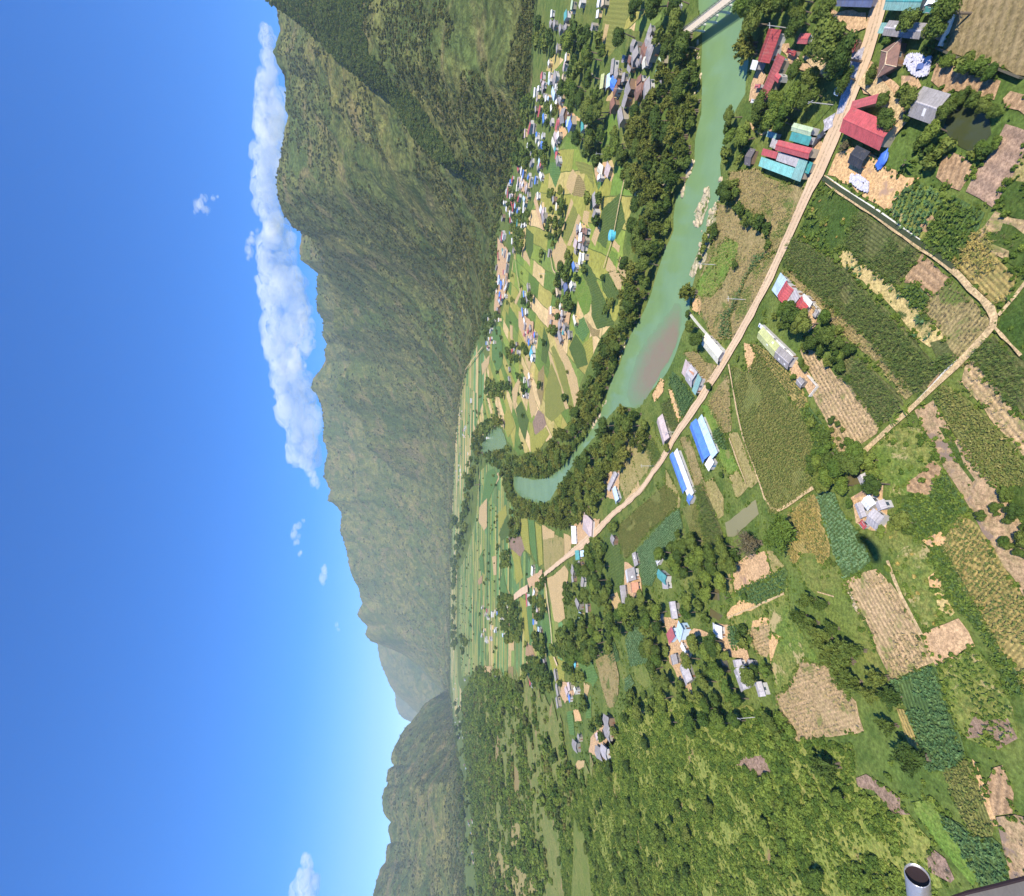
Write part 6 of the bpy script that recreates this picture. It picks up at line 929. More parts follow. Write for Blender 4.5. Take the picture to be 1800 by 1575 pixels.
 ('O',[(920,100),(980,200),(1000,420),(920,380),(890,200)],9,6,['tree'],'tree on the left of the blue roofed hamlet'),('O',[(1060,0),(1200,0),(1150,150),(1090,400),(1000,400),(1010,220)],9,7,['tree'],'tree on the right of the blue roofed hamlet'),('O',[(840,420),(950,400),(920,660),(850,600)],9,6,['tree'],'tree at the left of the grey hamlet'),('O',[(1020,420),(1090,430),(1080,600),(1000,740),(990,620)],8,5,['tree'],'tree at the right of the grey hamlet'),
 ('O',[(570,280),(680,200),(690,320),(640,380),(560,370)],12,8,['tree'],'tree at the top of the central paddy hamlet'),('O',[(570,740),(660,740),(670,840),(590,830)],10,9,['tree'],'tree left of the bright cyan roof'),('O',[(410,780),(470,740),(540,720),(550,860),(530,960),(420,890)],13,8,['tree'],'tree round the small red roof in the paddies'),('O',[(290,0),(330,60),(320,140),(280,240),(290,420),(260,240)],14,8,['tree'],'tree on the slope side of the far street'),
 ('O',[(180,450),(340,430),(280,560),(200,700),(170,600)],15,9,['tree'],'tree in the dark far strip of hamlets'),('O',[(220,1120),(330,1180),(450,1190),(440,1290),(340,1290),(210,1280)],15,10,['tree'],'tree in the dark pair of clumps before the far river'),('O',[(570,1160),(640,1190),(640,1260),(580,1400),(560,1240)],13,7,['tree'],'tree in the lowest paddy hamlet'),('O',[(1440,300),(1520,280),(1500,420),(1440,380)],9,5,['bush'],'bush in the corn near the river grove'),
 ('P',[(300,300),(400,230),(520,180),(560,260),(480,260),(380,380),(350,500),(340,620),(270,600),(240,450)],17,11,['tree','bamb'],'tree round the far loop of the river'),('P',[(350,600),(520,540),(620,520),(640,640),(640,800),(540,800),(420,700)],15,9,['bamb','tree'],'tree on the tongue of land between the two river loops'),
 ('Z',[(826,802),(850,806),(846,830),(838,870),(826,900),(824,940),(815,970),(806,1000),(803,1040),(803,1100),(806,1130),(797,1145),(796,1100),(797,1040),(797,990),(801,960),(808,920),(815,880),(820,840)],26,13,['tree'],'tree in the long dark band across the far fields'),
 ('Z',[(800,1232),(812,1240),(822,1330),(832,1440),(836,1590),(822,1590),(813,1440),(806,1320)],34,12,['tree','bush'],'tree in the far band below the left hills'),
 ('Q',[(70,0),(140,60),(120,140),(60,160)],40,14,['tree'],'tree at the far foot of the mountain'),('Q',[(170,1120),(230,1150),(220,1290),(180,1260)],26,13,['tree'],'tree in the narrow dark clump of the far fields'),
 ('R',[(820,130),(920,60),(1000,60),(1000,150),(1130,180),(1120,380),(1000,330),(860,230)],10,8,['tree','bush'],'tree round the lone red roofed house'),('R',[(1180,250),(1240,220),(1240,340),(1200,400)],8,5,['tree'],'tree beside the long dark grey roofs'),('R',[(1260,90),(1360,60),(1440,100),(1440,250),(1440,380),(1330,280)],8,6,['tree'],'tree above the pinkish hamlet roofs'),('R',[(1380,400),(1460,420),(1500,560),(1440,580),(1400,500)],7,5,['tree','bush'],'tree right of the pinkish hamlet'),
 ('R',[(1500,700),(1680,640),(1760,680),(1780,900),(1740,940),(1640,900),(1600,800),(1540,840)],8,5.5,['tree','bush'],'tree round the lower grey roofed hamlet')]:
    grove(*a)
lbw = [np.array(G(*p)) for p in LB if 60 < p[1] < 842]; rl = random.Random(8)
for a, b in zip(lbw[:-1], lbw[1:]):
    L = np.linalg.norm(b-a); n = max(1, int(L/6.5)); d_ = (b-a)/L; nn_ = np.array([-d_[1], d_[0]]); nn_ = nn_ if nn_[1]*1+(-nn_[0])*.0 > 0 else -nn_
    for i in range(n):
        p = a+(b-a)*(i+rl.random()*.7)/n+nn_*rl.uniform(1.0, 4.0)
        if inside(np.array([p]), RVP)[0]: p = p-nn_*5
        if inside(np.array([p]), RVP)[0]: continue
        TR.append([p[0], p[1], rl.uniform(2.6, 4.4), rl.choice(['bamb', 'tree', 'bamd', 'bush']), 'tree overhanging the left edge of the river', 'trees overhanging the left edge of the river'])
def appar(t): return t[2]/math.hypot(t[0], t[1], H0)
IND = {'tree': [], 'bamb': []}; REST = {'tree': [], 'bamb': []}
fam = lambda k: 'bamb' if k in ('bamb', 'bamd', 'bigf', 'bigd') else 'tree'
TR.sort(key=lambda t: (t[5] is not None, -appar(t)))
for t in TR:
    f = fam(t[3]); (IND if len(IND[f]) < 285 or t[5] is None else REST)[f].append(t)
KW = dict(tree='dark tree', bush='mid green tree', lime='bright green tree', banana='banana plant', bamb='olive bamboo clump', bamd='dark bamboo clump', bigd='feathery dark tree', bigf='feathery tree', dead='bare tree')
gg = {}
for f in IND:
    for t in IND[f]:
        if t[5]: gg.setdefault((t[5], t[3]), []).append(t)
for (grp, kd), L_ in gg.items():
    L_.sort(key=lambda t: -t[0]/t[1]); loc = grp.replace('trees ', 'tree ', 1)[grp.replace('trees ', 'tree ', 1).index(' '+[w for w in grp.replace('trees ', 'tree ', 1).split() if w in ('in','at','on','beside','round','by','packed','among','above','below','between','right','left','directly','behind','against','facing','overhanging')][0]+' ')+1:]
    for i, t in enumerate(L_):
        o_ = ORD[min(i, 48)] if i < 49 else 'fiftieth'
        if i >= 49: o_ = (['fiftieth']+['fifty '+w for w in ORD_[:9]]+['sixtieth']+['sixty '+w for w in ORD_[:9]]+['seventieth']+['seventy '+w for w in ORD_[:9]]+['eightieth']*200)[i-49]
        lb = (o_+' ' if len(L_) > 1 else '')+KW[kd]+(' from the top ' if len(L_) > 1 else ' ')+loc
        if len(lb.split()) > 16: lb = lb.replace(' from the top ', ' down ').replace('the ', '', 2)
        if len(lb.split()) > 16: print('LONG', lb)
        t[4] = lb
KN = dict(tree=('broadleaf_tree', TREE, 'tree'), lime=('broadleaf_tree', TREL, 'tree'), bush=('broadleaf_tree', TREB, 'tree'), banana=('banana_plant', None, 'plant'), dead=('bare_tree', DEAD, 'tree'), bamb=('bamboo_clump', BAM, 'bamboo'), bamd=('bamboo_clump', BAMD, 'bamboo'), bigf=('feathery_tree', BIGF, 'tree'), bigd=('feathery_tree', BAMD, 'tree'))
BANM = [plantmesh('leaves', LM['lime'], 70+i, 15, 1.0, .75, .30, .55, 4) for i in range(2)]
rr = random.Random(5)
for f in IND:
    for x, y, rad, kind, label, grp in IND[f]:
        nm, ms, cat = KN[kind]; ro = empty(nm, (x, y, 0), rr.random()*6.28, label=label, cat=cat, group=grp)
        def ch(n, me, s, z=0.0):
            o = bpy.data.objects.new(n, me); COL.objects.link(o); o.parent = ro; o.scale = s; o.location = (0, 0, z); return o
        if kind == 'banana': ch('leaves', rr.choice(BANM), (rad, rad, rad*1.2), .4); ch('stem', TRUNK[0], (rad*1.0,)*3); continue
        if f == 'bamb' or kind == 'dead':
            hgt = rad*rr.uniform(1.5, 1.9); sp = rad*1.5; ch('foliage', rr.choice(ms), (sp, sp, hgt)); ch('stems' if nm == 'bamboo_clump' else 'trunk', rr.choice(CULM), (rad*.8, rad*.8, hgt)); continue
        low = rad < 2.6; zc = rad*(.85 if low else 1.25); ch('crown', rr.choice(ms), (rad*rr.uniform(.95, 1.15), rad*rr.uniform(.95, 1.15), rad*rr.uniform(.8, 1.15)), zc); ch('trunk', rr.choice(TRUNK), (rad, rad, zc*1.2))
far_ = REST['tree']; 
if far_: scatter('distant_trees', [(t[0], t[1], t[2]*.8) for t in far_], [t[2] for t in far_], LOW, 'small dark trees of the villages and woods far off across the valley', 'trees', seed=4, lean=.05)
far_ = REST['bamb']
if far_: scatter('distant_bamboo', [(t[0], t[1], 0) for t in far_], [t[2]*1.6 for t in far_], BAM+BAMD, 'arching bamboo plumes filling the gaps of the river groves', 'bamboo', seed=5, lean=.05)
# ---------------------------------------------------------------- bush slope, woods, undergrowth, mountain scrub
def fill(poly, n, seed): r = np.random.default_rng(seed); P_ = np.array(poly); lo, hi = P_.min(0), P_.max(0); q = r.uniform(lo, hi, (n*3, 2)); return q[inside(q, poly)][:n]
def clear(q, polys, m=0):
    k = np.ones(len(q), bool)
    for p in polys: k &= ~inside(q, p)
    return q[k]
NF = [f[0] for f in FIELDS]
rg = np.random.default_rng(11)
slope = [G(*p) for p in [(1085,1290),(1090,1260),(1120,1225),(1210,1235),(1300,1245),(1390,1262),(1402,1298),(1500,1310),(1505,1370),(1530,1400),(1600,1430),(1640,1480),(1650,1640),(1000,1640),(985,1500),(1010,1400),(1050,1345)]]
sheet('slope_ground', slope, fieldmat('slope_grass', (.21,.25,.05), (.30,.28,.07), (.13,.18,.035), 0, patch=(.26,.17,.09), pa=.60, blot=14), 8, z=.30, amp=2)
q = clear(fill(slope, 36000, 1), NF); big = fbm(q[:, 0]/26, q[:, 1]/26, 3); md = fbm(q[:, 0]/9+50, q[:, 1]/9, 3); lefty = np.clip((q[:, 1]-230)/160, 0, 1)
k = (md+rg.normal(0, .07, len(md)) > .43+.07*lefty+.05*np.clip((.5-big)*4, -1, 1)) | (big+rg.normal(0, .05, len(md)) > .60); q, big, md = q[k], big[k], md[k]
s = (.5+1.15*rg.random(len(q))**2.2)*(.6+.9*md)*np.where(big > .55, 1.5, 1); u = rg.random(len(q)); ix = np.where((big > .64) & (u < .18), rg.integers(5, 8, len(q)), np.where(u+(md-.5)*1.2 > .32, rg.integers(0, 3, len(q)), rg.integers(3, 5, len(q))))
scatter('bush_slope', np.column_stack([q, s*.45]), s*1.15, BUSH+LOW, 'thick mixed scrub covering the near slope', 'scrub', idx=ix, seed=7)
q = fill(slope, 42000, 41); q = clear(q, NF); q = q[fbm(q[:, 0]/5, q[:, 1]/5, 2)+rg.normal(0, .08, len(q)) > .40]; s = .28+.55*rg.random(len(q))**2
scatter('slope_weeds', np.column_stack([q, np.full(len(q), .35)]), s, BUSH[:4], 'knee high weeds between the bushes of the near slope', 'weeds', seed=27)
ft = np.random.default_rng(51); fp_ = []
for FT in (FOOT, FOOTL):
    aa = ft.uniform(FT[0].min(), FT[0].max(), 1800); yy = np.interp(aa, FT[0], FT[1])*(1+ft.normal(-.01, .035, 1800)); fp_.append(np.column_stack([aa*yy, yy]))
fp_ = np.vstack(fp_); fp_ = fp_[(fp_[:, 1] > 650) & (fp_[:, 1] < 6000)]; fz = np.maximum(hmt(fp_[:, 0], fp_[:, 1]), 0); s = (2.5+4*ft.random(len(fp_))**2)*(.7+fp_[:, 1]/4500)
kf = np.array([np.min(np.hypot(*(HP-p).T)) > 14 for p in fp_]); fp_, fz, s = fp_[kf], fz[kf], s[kf]
scatter('foothill_trees', np.column_stack([fp_, fz+s*.6]), s, LOW+HILL, 'loose line of trees where the mountain meets the valley floor', 'trees', seed=28)
q = clear(fill(slope, 330, 31), NF); big = fbm(q[:, 0]/26, q[:, 1]/26, 3); q = q[(big > .52) | (rg.random(len(q)) < .12)]; s = 2.0+2.6*rg.random(len(q))
scatter('slope_trees', np.column_stack([q, s*.8]), s, TREE[:2]+TREB[:2]+TREL[:1], 'small trees grown up in clumps out of the scrub of the near slope', 'trees', seed=17)
wood = [G(*p) for p in [(842,1170),(900,1185),(930,1200),(985,1255),(1000,1340),(1015,1350),(1060,1330),(1085,1300),(1010,1400),(985,1500),(1000,1640),(870,1640),(845,1575),(838,1480),(830,1400),(818,1290),(812,1230)]]
sheet('wood_ground', wood, fieldmat('wood_grass', (.15,.19,.045), (.26,.24,.075), (.09,.13,.03), 0, patch=(.30,.22,.10), pa=.60, blot=40), 9, z=1.0, amp=4)
LB_ = [crownmesh('lowbright', LM['bush'], 75, 1, 6, 260, .30)]
q = fill(wood, 60000, 2); q = np.vstack([clear(q, NF), clear(q[:9000], [w for w in NF if math.hypot(*np.mean(w, 0)) < 330])]); den = fbm(q[:, 0]/70, q[:, 1]/70, 4); q = q[den+rg.normal(0, .075, len(den)) > .45]; dd = np.hypot(q[:, 0], q[:, 1]); s = (1.5+3.0*rg.random(len(q))**2)*(.75+dd/2500)*np.where(rg.random(len(q)) < .12, 2.0, 1)
scatter('wood', np.column_stack([q, s*.5]), s, LOW[:1]+BUSH+LB_+HILL[:1], 'rolling wood and scrub filling the left side of the valley beyond the slope', 'wood', seed=8)
near = [G(*p) for p in [(1075,-100),(1900,-100),(1900,1640),(1060,1640),(1000,1200),(960,1010),(1100,870),(1240,690),(1330,540),(1380,420)]]
q = clear(fill(near, 16000, 3), NF+[RVP]+[slope]); cl = fbm(q[:, 0]/12, q[:, 1]/12, 3); q = q[cl > .50]
rp = np.array([G(a, b) for a, b in [(1553,0),(1538,65),(1521,105),(1507,140),(1494,185),(1478,215),(1463,245),(1452,275),(1441,303),(1425,335),(1411,365),(1394,400),(1378,440),(1358,485),(1334,530),(1313,570),(1293,605),(1272,640),(1250,675),(1237,695),(1222,720),(1203,745),(1185,772),(1172,798),(1150,830),(1130,860),(1100,887),(1080,903),(1050,935),(1025,958),(990,985),(962,1008)]])
dmin = np.full(len(q), 1e9)
for a, b in zip(rp[:-1], rp[1:]):
    ab = b-a; t = np.clip(((q-a)@ab)/(ab@ab), 0, 1); dmin = np.minimum(dmin, np.linalg.norm(q-(a+t[:, None]*ab), axis=1))
q = q[dmin > 5.5]
HPOS = np.array([o.location[:2] for o in bpy.data.objects if o.type == 'EMPTY' and o.get('category') in ('house','shed','building','canopy')])
q = q[[np.min(np.hypot(*(HPOS-p).T)) > 7 for p in q]]; yards = [[(o.matrix_world if False else Matrix.Translation(o.location)@Matrix.Rotation(o.rotation_euler.z, 4, 'Z'))@v.co for v in o.data.vertices] for o in bpy.data.objects if o.type == 'MESH' and o.name.split('.')[0] in ('yard', 'pond')]
q = clear(q, [[(v.x, v.y) for v in y] for y in yards]); s = .35+1.0*rg.random(len(q))**3
vq = []; rv = np.random.default_rng(77)
for w, crop, ang, dens in FIELDS:
    if np.hypot(*np.mean(w, 0)) > 330: continue
    for a_, b_ in zip(w, w[1:]+w[:1]):
        a_, b_ = np.array(a_), np.array(b_); L = np.linalg.norm(b_-a_); n = int(L*1.1)
        if n: t = rv.random(n)[:, None]; p = a_+(b_-a_)*t+rv.normal(0, .5, (n, 2)); vq.append(p[fbm(p[:, 0]/6, p[:, 1]/6, 2) > .42])
vq = np.vstack(vq); RP_ = np.array([G(*p) for p in MR]); dm = np.full(len(vq), 1e9)
for a_, b_ in zip(RP_[:-1], RP_[1:]):
    ab = b_-a_; t = np.clip(((vq-a_)@ab)/(ab@ab), 0, 1); dm = np.minimum(dm, np.linalg.norm(vq-(a_+t[:, None]*ab), axis=1))
vq = vq[dm > 3.4]; vs = .25+.55*rv.random(len(vq))**2; scatter('verge_plants', np.column_stack([vq, np.full(len(vq), .5)]), vs, BUSH, 'weeds and grass tufts along the banks between the plots', 'weeds', seed=19)
scatter('undergrowth', np.column_stack([q, s*.4]), s, BUSH, 'low shrubs and weeds between the plots', 'undergrowth', seed=9)
r0 = np.random.default_rng(21); n = 150000; ia = r0.uniform(-1.15, 1.2, n); iy = np.exp(r0.uniform(math.log(560), math.log(7200), n)); X = ia*iy; h = hmt(X, iy); gul = 1-np.abs(2*fbm((X+260*(fbm(X/700, iy/700, 3)-.5))/520, (iy+260*(fbm(X/700+40, iy/700+9, 3)-.5))/520, 4)-1); k = (h > 1) & (fbm(X/110, iy/110, 4)+.35*np.clip(.72-gul, 0, .4) > .475)
X, Yq, h = X[k], iy[k], h[k]; s = (1.6+3.2*r0.random(len(X))**2)*(.7+Yq/2200)
scatter('mountain_scrub', np.column_stack([X, Yq, h+s*.15]), s, HILL, 'dark trees and scrub dotted over the mountain slopes', 'scrub', seed=10)
n = 90000; ia = r0.uniform(.3, 1.25, n); iy = r0.uniform(700, 2100, n); X = ia*iy; sk, ft_, rd_, _ = LAY[0]; yb = np.interp(ia, ft_[0], ft_[1]); yr = np.interp(ia, rd_[0], rd_[1]); t = (iy-yb)/(yr-yb)
h = hmt(X, iy); k = (h > 20) & (t > .72-.32*np.clip((ia-.75)/.25, 0, 1)+.3*(fbm(X/90, iy/90, 3)-.5)) & (t < 1.12) & (ia > .55)
X, Yq, h = X[k], iy[k], h[k]; s = (2.6+3.2*r0.random(len(X)))
scatter('ridge_forest', np.column_stack([X, Yq, h+s*.3]), s, LOW, 'dark forest along the crest of the nearest mountain spur', 'forest', seed=31)
fq = np.vstack([fill(FIELDS[j][0], m, 60+j) for j, m in ((0, 160), (1, 420), (2, 120), (3, 150))]); al = fbm(fq[:, 0]/130, fq[:, 1]/25, 2); fq = fq[al > .50]; fq = fq[[np.min(np.hypot(*(HP-p).T)) > 12 for p in fq]]; s = 2.2+3.6*r0.random(len(fq))**2
scatter('field_trees', np.column_stack([fq, s*.8]), s, LOW, 'small lone trees and hedges between the strip fields', 'trees', seed=32)
# ---------------------------------------------------------------- poles, vehicles, the round tank
STEEL = plain('pole_concrete', (.46,.44,.40)); 
for i, (fr, X, Y, lab) in enumerate([('D',955,1245,'white utility pole leaning over the withered corn beside the road'),('D',718,970,'pale pole on the grass above the river rocks'),('B',1640,830,'utility pole at the left verge above the shop block'),('N',1300,190,'utility pole beside the small field at the village end'),('F',395,1168,'pole beside the long pinkish roof'),('F',230,1435,'short pole in the dry grass plot beside the road bend'),('M',1180,945,'pole with a crossarm beside the blue and cream roofs'),('L',1495,158,'bare pale pole sticking out of the bush slope'),('N',660,1450,'low white pole among the paddies'),('B',1300,225,'pole among the trees right of the riverside hall')]):
    x, y = G(*px(fr, (X, Y))); po = empty('utility_pole', (x, y, 0), i*.7, label=lab, cat='pole', group='utility poles')
    m = MB(); m.tube((0,0,0), (0,0,8.5), .17, .11, 8); m.build('pole', STEEL, po); m = MB(); m.box(-1, 1, -.06, .06, 7.7, 7.85); m.build('crossarm', STEEL, po)
    for s in (-.85, 0, .85): m = MB(); m.tube((s,0,7.85), (s,0,8.1), .06, .04, 6); m.build('insulator', WM['white'], po)
TYR = plain('tyre', (.03,.03,.03)); RIM = plain('rim', (.5,.5,.52), .4, .5, .1)
def vehicle(name, fr, X, Y, deg, col, label, L=4.4, Wd=1.75, cat='car', truck=False):
    x, y = G(*px(fr, (X, Y))); ro = empty(name, (x, y, 0), math.radians(deg), label=label, cat=cat); pm_ = plain('paint_'+name+str(X), col, .3, .5, .08)
    m = MB(); l = L/2; w = Wd/2; prof = [(-l,.45),(-l,.95),(-l*.75,1.0),(-l*.55,1.45 if not truck else 1.0),(l*.15 if not truck else -l*.1,1.5 if not truck else 1.0),(l*.15,1.5) if truck else (l*.2,1.48),(l*.48,1.0),(l*.95,.85),(l,.6),(l,.4)]
    m.add([(a, -w*(.86 if b > 1.2 else 1), b) for a, b in prof]+[(a, w*(.86 if b > 1.2 else 1), b) for a, b in prof], [tuple(range(10))[::-1], tuple(range(10, 20))]+[(i, (i+1) % 10, 10+(i+1) % 10, 10+i) for i in range(10)]); m.build('body', pm_, ro)
    m = MB(); m.slab([(l*.22,-w*.8,1.47),(l*.46,-w*.9,1.05),(l*.46,w*.9,1.05),(l*.22,w*.8,1.47)], .03); m.v = [(a+.03, b, c+.03) for a, b, c in m.v]; m.build('windscreen', GLASS, ro)
    for s in (-1, 1):
        for t in (-.62, .62): m = MB(); m.tube((t*l, s*w-s*.02, .34), (t*l, s*w-s*.24, .34), .34, .34, 14); wh = m.build('wheel', TYR, ro); m = MB(); m.tube((t*l, s*w+s*.0, .34), (t*l, s*w-s*.05, .34), .19, .19, 12); m.build('rim', RIM, wh)
        m = MB(); m.box(l-.04, l+.03, s*w*.7-.2, s*w*.7+.2, .6, .76); m.build('headlight', WM['white'], ro)
vehicle('pickup_truck','A',190,1100,-75,(.05,.05,.06),'dark pickup truck parked on the earth beside the teal roof at the road',5.0,1.8,'truck',True)
vehicle('van','A',1060,22,70,(.75,.80,.85),'white van parked beside the big green roofed building at the top edge',4.8,1.9,'van')
vehicle('car','J',770,500,15,(.40,.05,.06),'dark red car parked beside the white canopy roof',4.0,1.6)
vehicle('car','D',1430,1240,40,(.70,.74,.80),'white car under the wash house edge of the walled compound',4.0,1.6)
vehicle('tractor','A',1000,530,60,(.10,.14,.3),'small dark blue tractor beside the heap of white sheets',2.6,1.3,'tractor')
x, y = G(*px('N', (1378, 1043))); tk = empty('water_tank', (x, y, 0), 0, label='round bright blue tank standing alone on the green paddy beside the path', cat='tank')
m = MB(); m.tube((0,0,0), (0,0,3.2), 3.4, 3.4, 24); m.build('tank_body', roofmat('cyan'), tk); m = MB(); m.tube((0,0,3.2), (0,0,4.0), 3.55, .5, 24); m.build('tank_lid', roofmat('cyan'), tk)
# blue tarpaulin crumpled over a heap
x, y = G(*px('A', (700, 1270))); V = I3[0].copy(); V *= np.array([2.5, 1.3, .8])*(1+.9*(fbm(V[:, 0]*1.5+3, V[:, 1]*1.5+V[:, 2], 4)[:, None]-.5)); V += .7*(np.stack([vn(V[:, 0]*2, V[:, 1]*2+V[:, 2]), vn(V[:, 1]*2, V[:, 2]*2), vn(V[:, 0]*2+5, V[:, 1]*2)], 1)-.5); V[:, 2] = np.maximum(V[:, 2], 0)
o = mesh('tarpaulin', V, I3[1], plain('blue_tarp', (.06,.16,.55), .5, .4, .3, 3)); o.location = (x, y, .6); o.rotation_euler = (0, 0, -.5); tag(o, 'bright blue tarpaulin crumpled over a heap below the biggest red roof', 'tarpaulin')
# ---------------------------------------------------------------- clouds, far behind the range
cm = bpy.data.materials.new('cloud'); cm.use_nodes = True; t = cm.node_tree; t.nodes.clear(); vo = t.nodes.new('ShaderNodeVolumeScatter'); ou = t.nodes.new('ShaderNodeOutputMaterial'); t.links.new(vo.outputs[0], ou.inputs['Volume'])
vo.inputs['Color'].default_value = (1, 1, 1, 1); vo.inputs['Density'].default_value = 1.35e-3; vo.inputs['Anisotropy'].default_value = -.25
def cloud(blobs, D, label, seed, dens=7, sp=.85):
    dens = int(dens*1.9)
    r = np.random.default_rng(seed); Vs, Fs, k = [], [], 0
    for bx, by, br in blobs:
        for j in range(dens):
            a = r.random()*6.28; q = br*sp*math.sqrt(r.random()); rr_ = br*r.uniform(.25, .8); d = ray(bx+q*math.cos(a), by+q*math.sin(a)); dist = D*(1+r.uniform(-.025, .025)); s_ = rr_*dist/F
            V = I3[0]*s_*np.array([1.5, 1.0, .85]); V = V*(1+.42*(fbm(V[:, 0]/s_*1.7+r.random()*50, (V[:, 1]+V[:, 2]*.7)/s_*1.7, 4)[:, None]-.5)*2); V += np.array([d[0]*dist, d[1]*dist, H0+d[2]*dist]); Vs.append(V); Fs.append(I3[1]+k); k += len(V)
    return tag(mesh('cloud', np.vstack(Vs), np.vstack(Fs).astype(np.int32), cm), label, 'cloud')
cloud([(468,52,10),(470,72,13),(474,92,15),(479,112,14),(470,135,16),(470,150,20),(478,175,22),(470,190,18),(472,205,22),(475,225,22)], 18500, 'topmost part of the long white cloud bank over the mountain crest', 1)
cloud([(475,245,25),(466,268,20),(466,285,22),(475,300,25),(466,325,22),(478,348,22),(470,365,18),(478,380,20),(480,398,14)], 18600, 'part of the long cloud bank between the topmost part and its thin neck', 2)
cloud([(490,420,26),(480,445,24),(500,460,25),(486,475,26),(490,495,30),(515,500,22),(485,520,24),(500,530,32),(520,540,20),(492,560,28),(505,570,26),(490,590,22),(495,610,26),(500,635,22)], 18700, 'broadest middle part of the long white cloud bank', 3)
cloud([(535,560,12),(540,580,13),(537,600,14),(528,615,12),(530,640,9),(540,545,8)], 18300, 'ragged row of puffs hanging at the right of the middle cloud bank', 7, 6)
cloud([(505,660,22),(512,680,26),(530,680,18),(525,700,28),(520,715,26),(530,735,28),(526,755,28),(530,775,26),(535,795,22),(538,812,14),(548,830,8),(554,848,8)], 18800, 'lowest part of the long white cloud bank', 4)
cloud([(350,362,9),(356,350,7),(362,372,7),(375,348,4),(382,346,3),(345,370,5)], 17000, 'small wispy cloud alone in the deep blue sky', 5, 5)
cloud([(445,412,6),(440,425,7),(437,440,7),(436,452,4),(452,405,4)], 17500, 'curled wisp standing off the thin neck of the cloud bank', 6, 5)
cloud([(521,925,7),(520,940,9),(522,955,5),(534,915,3)], 18500, 'small oval cloud below the cloud bank', 8, 5); cloud([(527,972,4)], 18500, 'tiny puff beneath the small oval cloud', 9, 5)
cloud([(569,998,6),(570,1010,8),(568,1020,6)], 18500, 'bright small cloud low over the ridge', 10, 6); cloud([(592,1098,4),(594,1106,4)], 18500, 'faint tiny cloud close to the jagged ridge', 11, 4)
cloud([(538,1512,8),(542,1522,8),(532,1540,12),(528,1560,15),(545,1552,14),(540,1575,16)], 18500, 'rounded white cloud at the bottom edge of the photo', 12)
# ---------------------------------------------------------------- the aircraft the picture was taken from
ALU = plain('brushed_aluminium', (.44,.42,.43), .38, .6, .05, 12, .55); DK = plain('dark_brown', (.035,.02,.02), .7); GP = plain('grey_fuselage_panel', (.13,.115,.10), .7, .3, .15, 6)
def camp(px_, py_, d): r_ = ray(px_, py_); return Vector((r_[0]*d, r_[1]*d, H0+r_[2]*d))
ex = empty('exhaust_pipe', camp(1611, 1545, 1.2), 0, label='polished metal tube with a dark open end at the lower edge', cat='pipe')
a = camp(1612, 1538, 1.2); b = camp(1622, 1640, 1.30); d = (b-a).normalized(); R0 = .0258
m = MB(); x_ = d.orthogonal().normalized(); y_ = d.cross(x_); n = 40; rings = [(a+d*.03, R0*.93), (a, R0*.93), (a, R0*.965), (a+d*.002, R0), (b, R0)]
for p, rad in rings:
    for i in range(n): t = 2*math.pi*i/n; m.v.append(tuple(p+(x_*math.cos(t)+y_*math.sin(t))*rad))
for k in range(len(rings)-1): m.f += [(k*n+i, k*n+(i+1) % n, (k+1)*n+(i+1) % n, (k+1)*n+i) for i in range(n)]
child(m.build('tube', ALU, smooth=True), ex)
m = MB(); m.v = [tuple(a+d*.012+(x_*math.cos(2*math.pi*i/n)+y_*math.sin(2*math.pi*i/n))*R0*.929) for i in range(n)]; m.f = [tuple(range(n))]; child(m.build('bore', DK), ex)  # flat dark brown disc closing the tube just inside its mouth
fp = empty('fuselage', camp(1750, 1570, 1.0), 0, label='grey curved hull edge of the aircraft in the lower right corner', cat='aircraft part')
top = [camp(1640, 1590, 1.15), camp(1700, 1569, 1.1), (camp(1750, 1557, 1.05)), camp(1800, 1544, 1.0), camp(1860, 1525, .95)]; dn_ = Vector((-.35, .02, -.08)); m = MB(); k = len(top); m.v = [tuple(p) for p in top]+[tuple(p+dn_) for p in top]+[tuple(p+Vector((0,-.02,-.12))) for p in top]+[tuple(p+dn_+Vector((0,-.02,-.12))) for p in top]
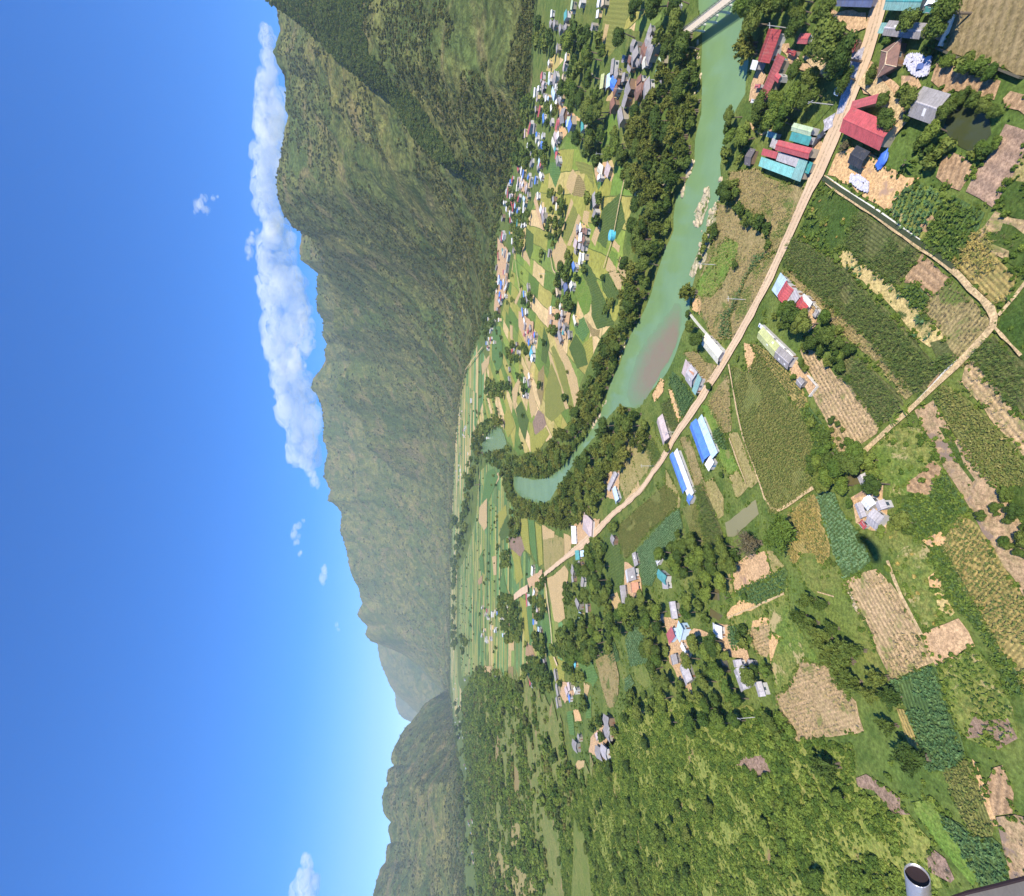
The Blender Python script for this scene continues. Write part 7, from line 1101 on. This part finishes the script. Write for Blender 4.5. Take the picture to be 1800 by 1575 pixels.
for i in range(k-1): m.f += [(i, i+1, k+i+1, k+i), (2*k+i, 2*k+i+1, i+1, i), (3*k+i, 3*k+i+1, 2*k+i+1, 2*k+i), (k+i, k+i+1, 3*k+i+1, 3*k+i)]
m.f += [(0, k, 3*k, 2*k), (k-1, 3*k-1, 4*k-1, 2*k-1)]; child(m.build('hull_panel', GP), fp)
m = MB(); [m.tube(top[i], top[i+1], .004, .004, 6) for i in range(k-1)]; child(m.build('edge_trim', DK), fp)
wc = Vector((*G(1532, 963), 0))-sd*((H0+6.5)/-sd.z)                            # the wing overhead, between the sun and the fields
wg = empty('wing', wc, 0, label='curved fabric wing flying over the camera, casting the long dark shadow on the crop', cat='wing')
g0 = Vector((*G(1516, 938), 0)); g1 = Vector((*G(1548, 988), 0)); sp = (g1-g0).normalized(); pr = sp-sd*sp.dot(sd); pr.normalize(); ch_ = pr.cross(sd).normalized(); Ls = (g1-g0).length*.95
V, Fc = [], []; nn = 24
for i in range(nn+1):
    t = i/nn*2-1; c = wc+pr*t*Ls/2+sd*1.6*t*t+ch_*(-.9*t*t); w = 1.35*math.sqrt(max(.02, 1-t**4))
    for s, hh in ((-1, 0), (-.5, -.2), (0, -.25), (1, 0), (0, .03), (-.5, .03)): V.append(tuple(c+ch_*s*w+sd*hh))
for i in range(nn):
    for j in range(6): Fc.append((i*6+j, i*6+(j+1) % 6, i*6+6+(j+1) % 6, i*6+6+j))
child(mesh('canopy_fabric', V, Fc, plain('wing_fabric', (.45,.10,.08), .6)), wg)
# ---------------------------------------------------------------- the air
hz = MB(); hz.box(-9500, 9500, -400, 15500, -1.5, 2100); ho = hz.build('haze', None); ho['kind'] = 'stuff'
hm = bpy.data.materials.new('air'); hm.use_nodes = True; t = hm.node_tree; t.nodes.clear(); vo = t.nodes.new('ShaderNodeVolumePrincipled'); ou = t.nodes.new('ShaderNodeOutputMaterial'); t.links.new(vo.outputs[0], ou.inputs['Volume'])
vo.inputs['Color'].default_value = (.72, .84, 1, 1); vo.inputs['Density'].default_value = 4.6e-5; vo.inputs['Anisotropy'].default_value = .0; ho.data.materials.append(hm)
tag(ho, 'thin blue haze filling the valley air', 'haze')
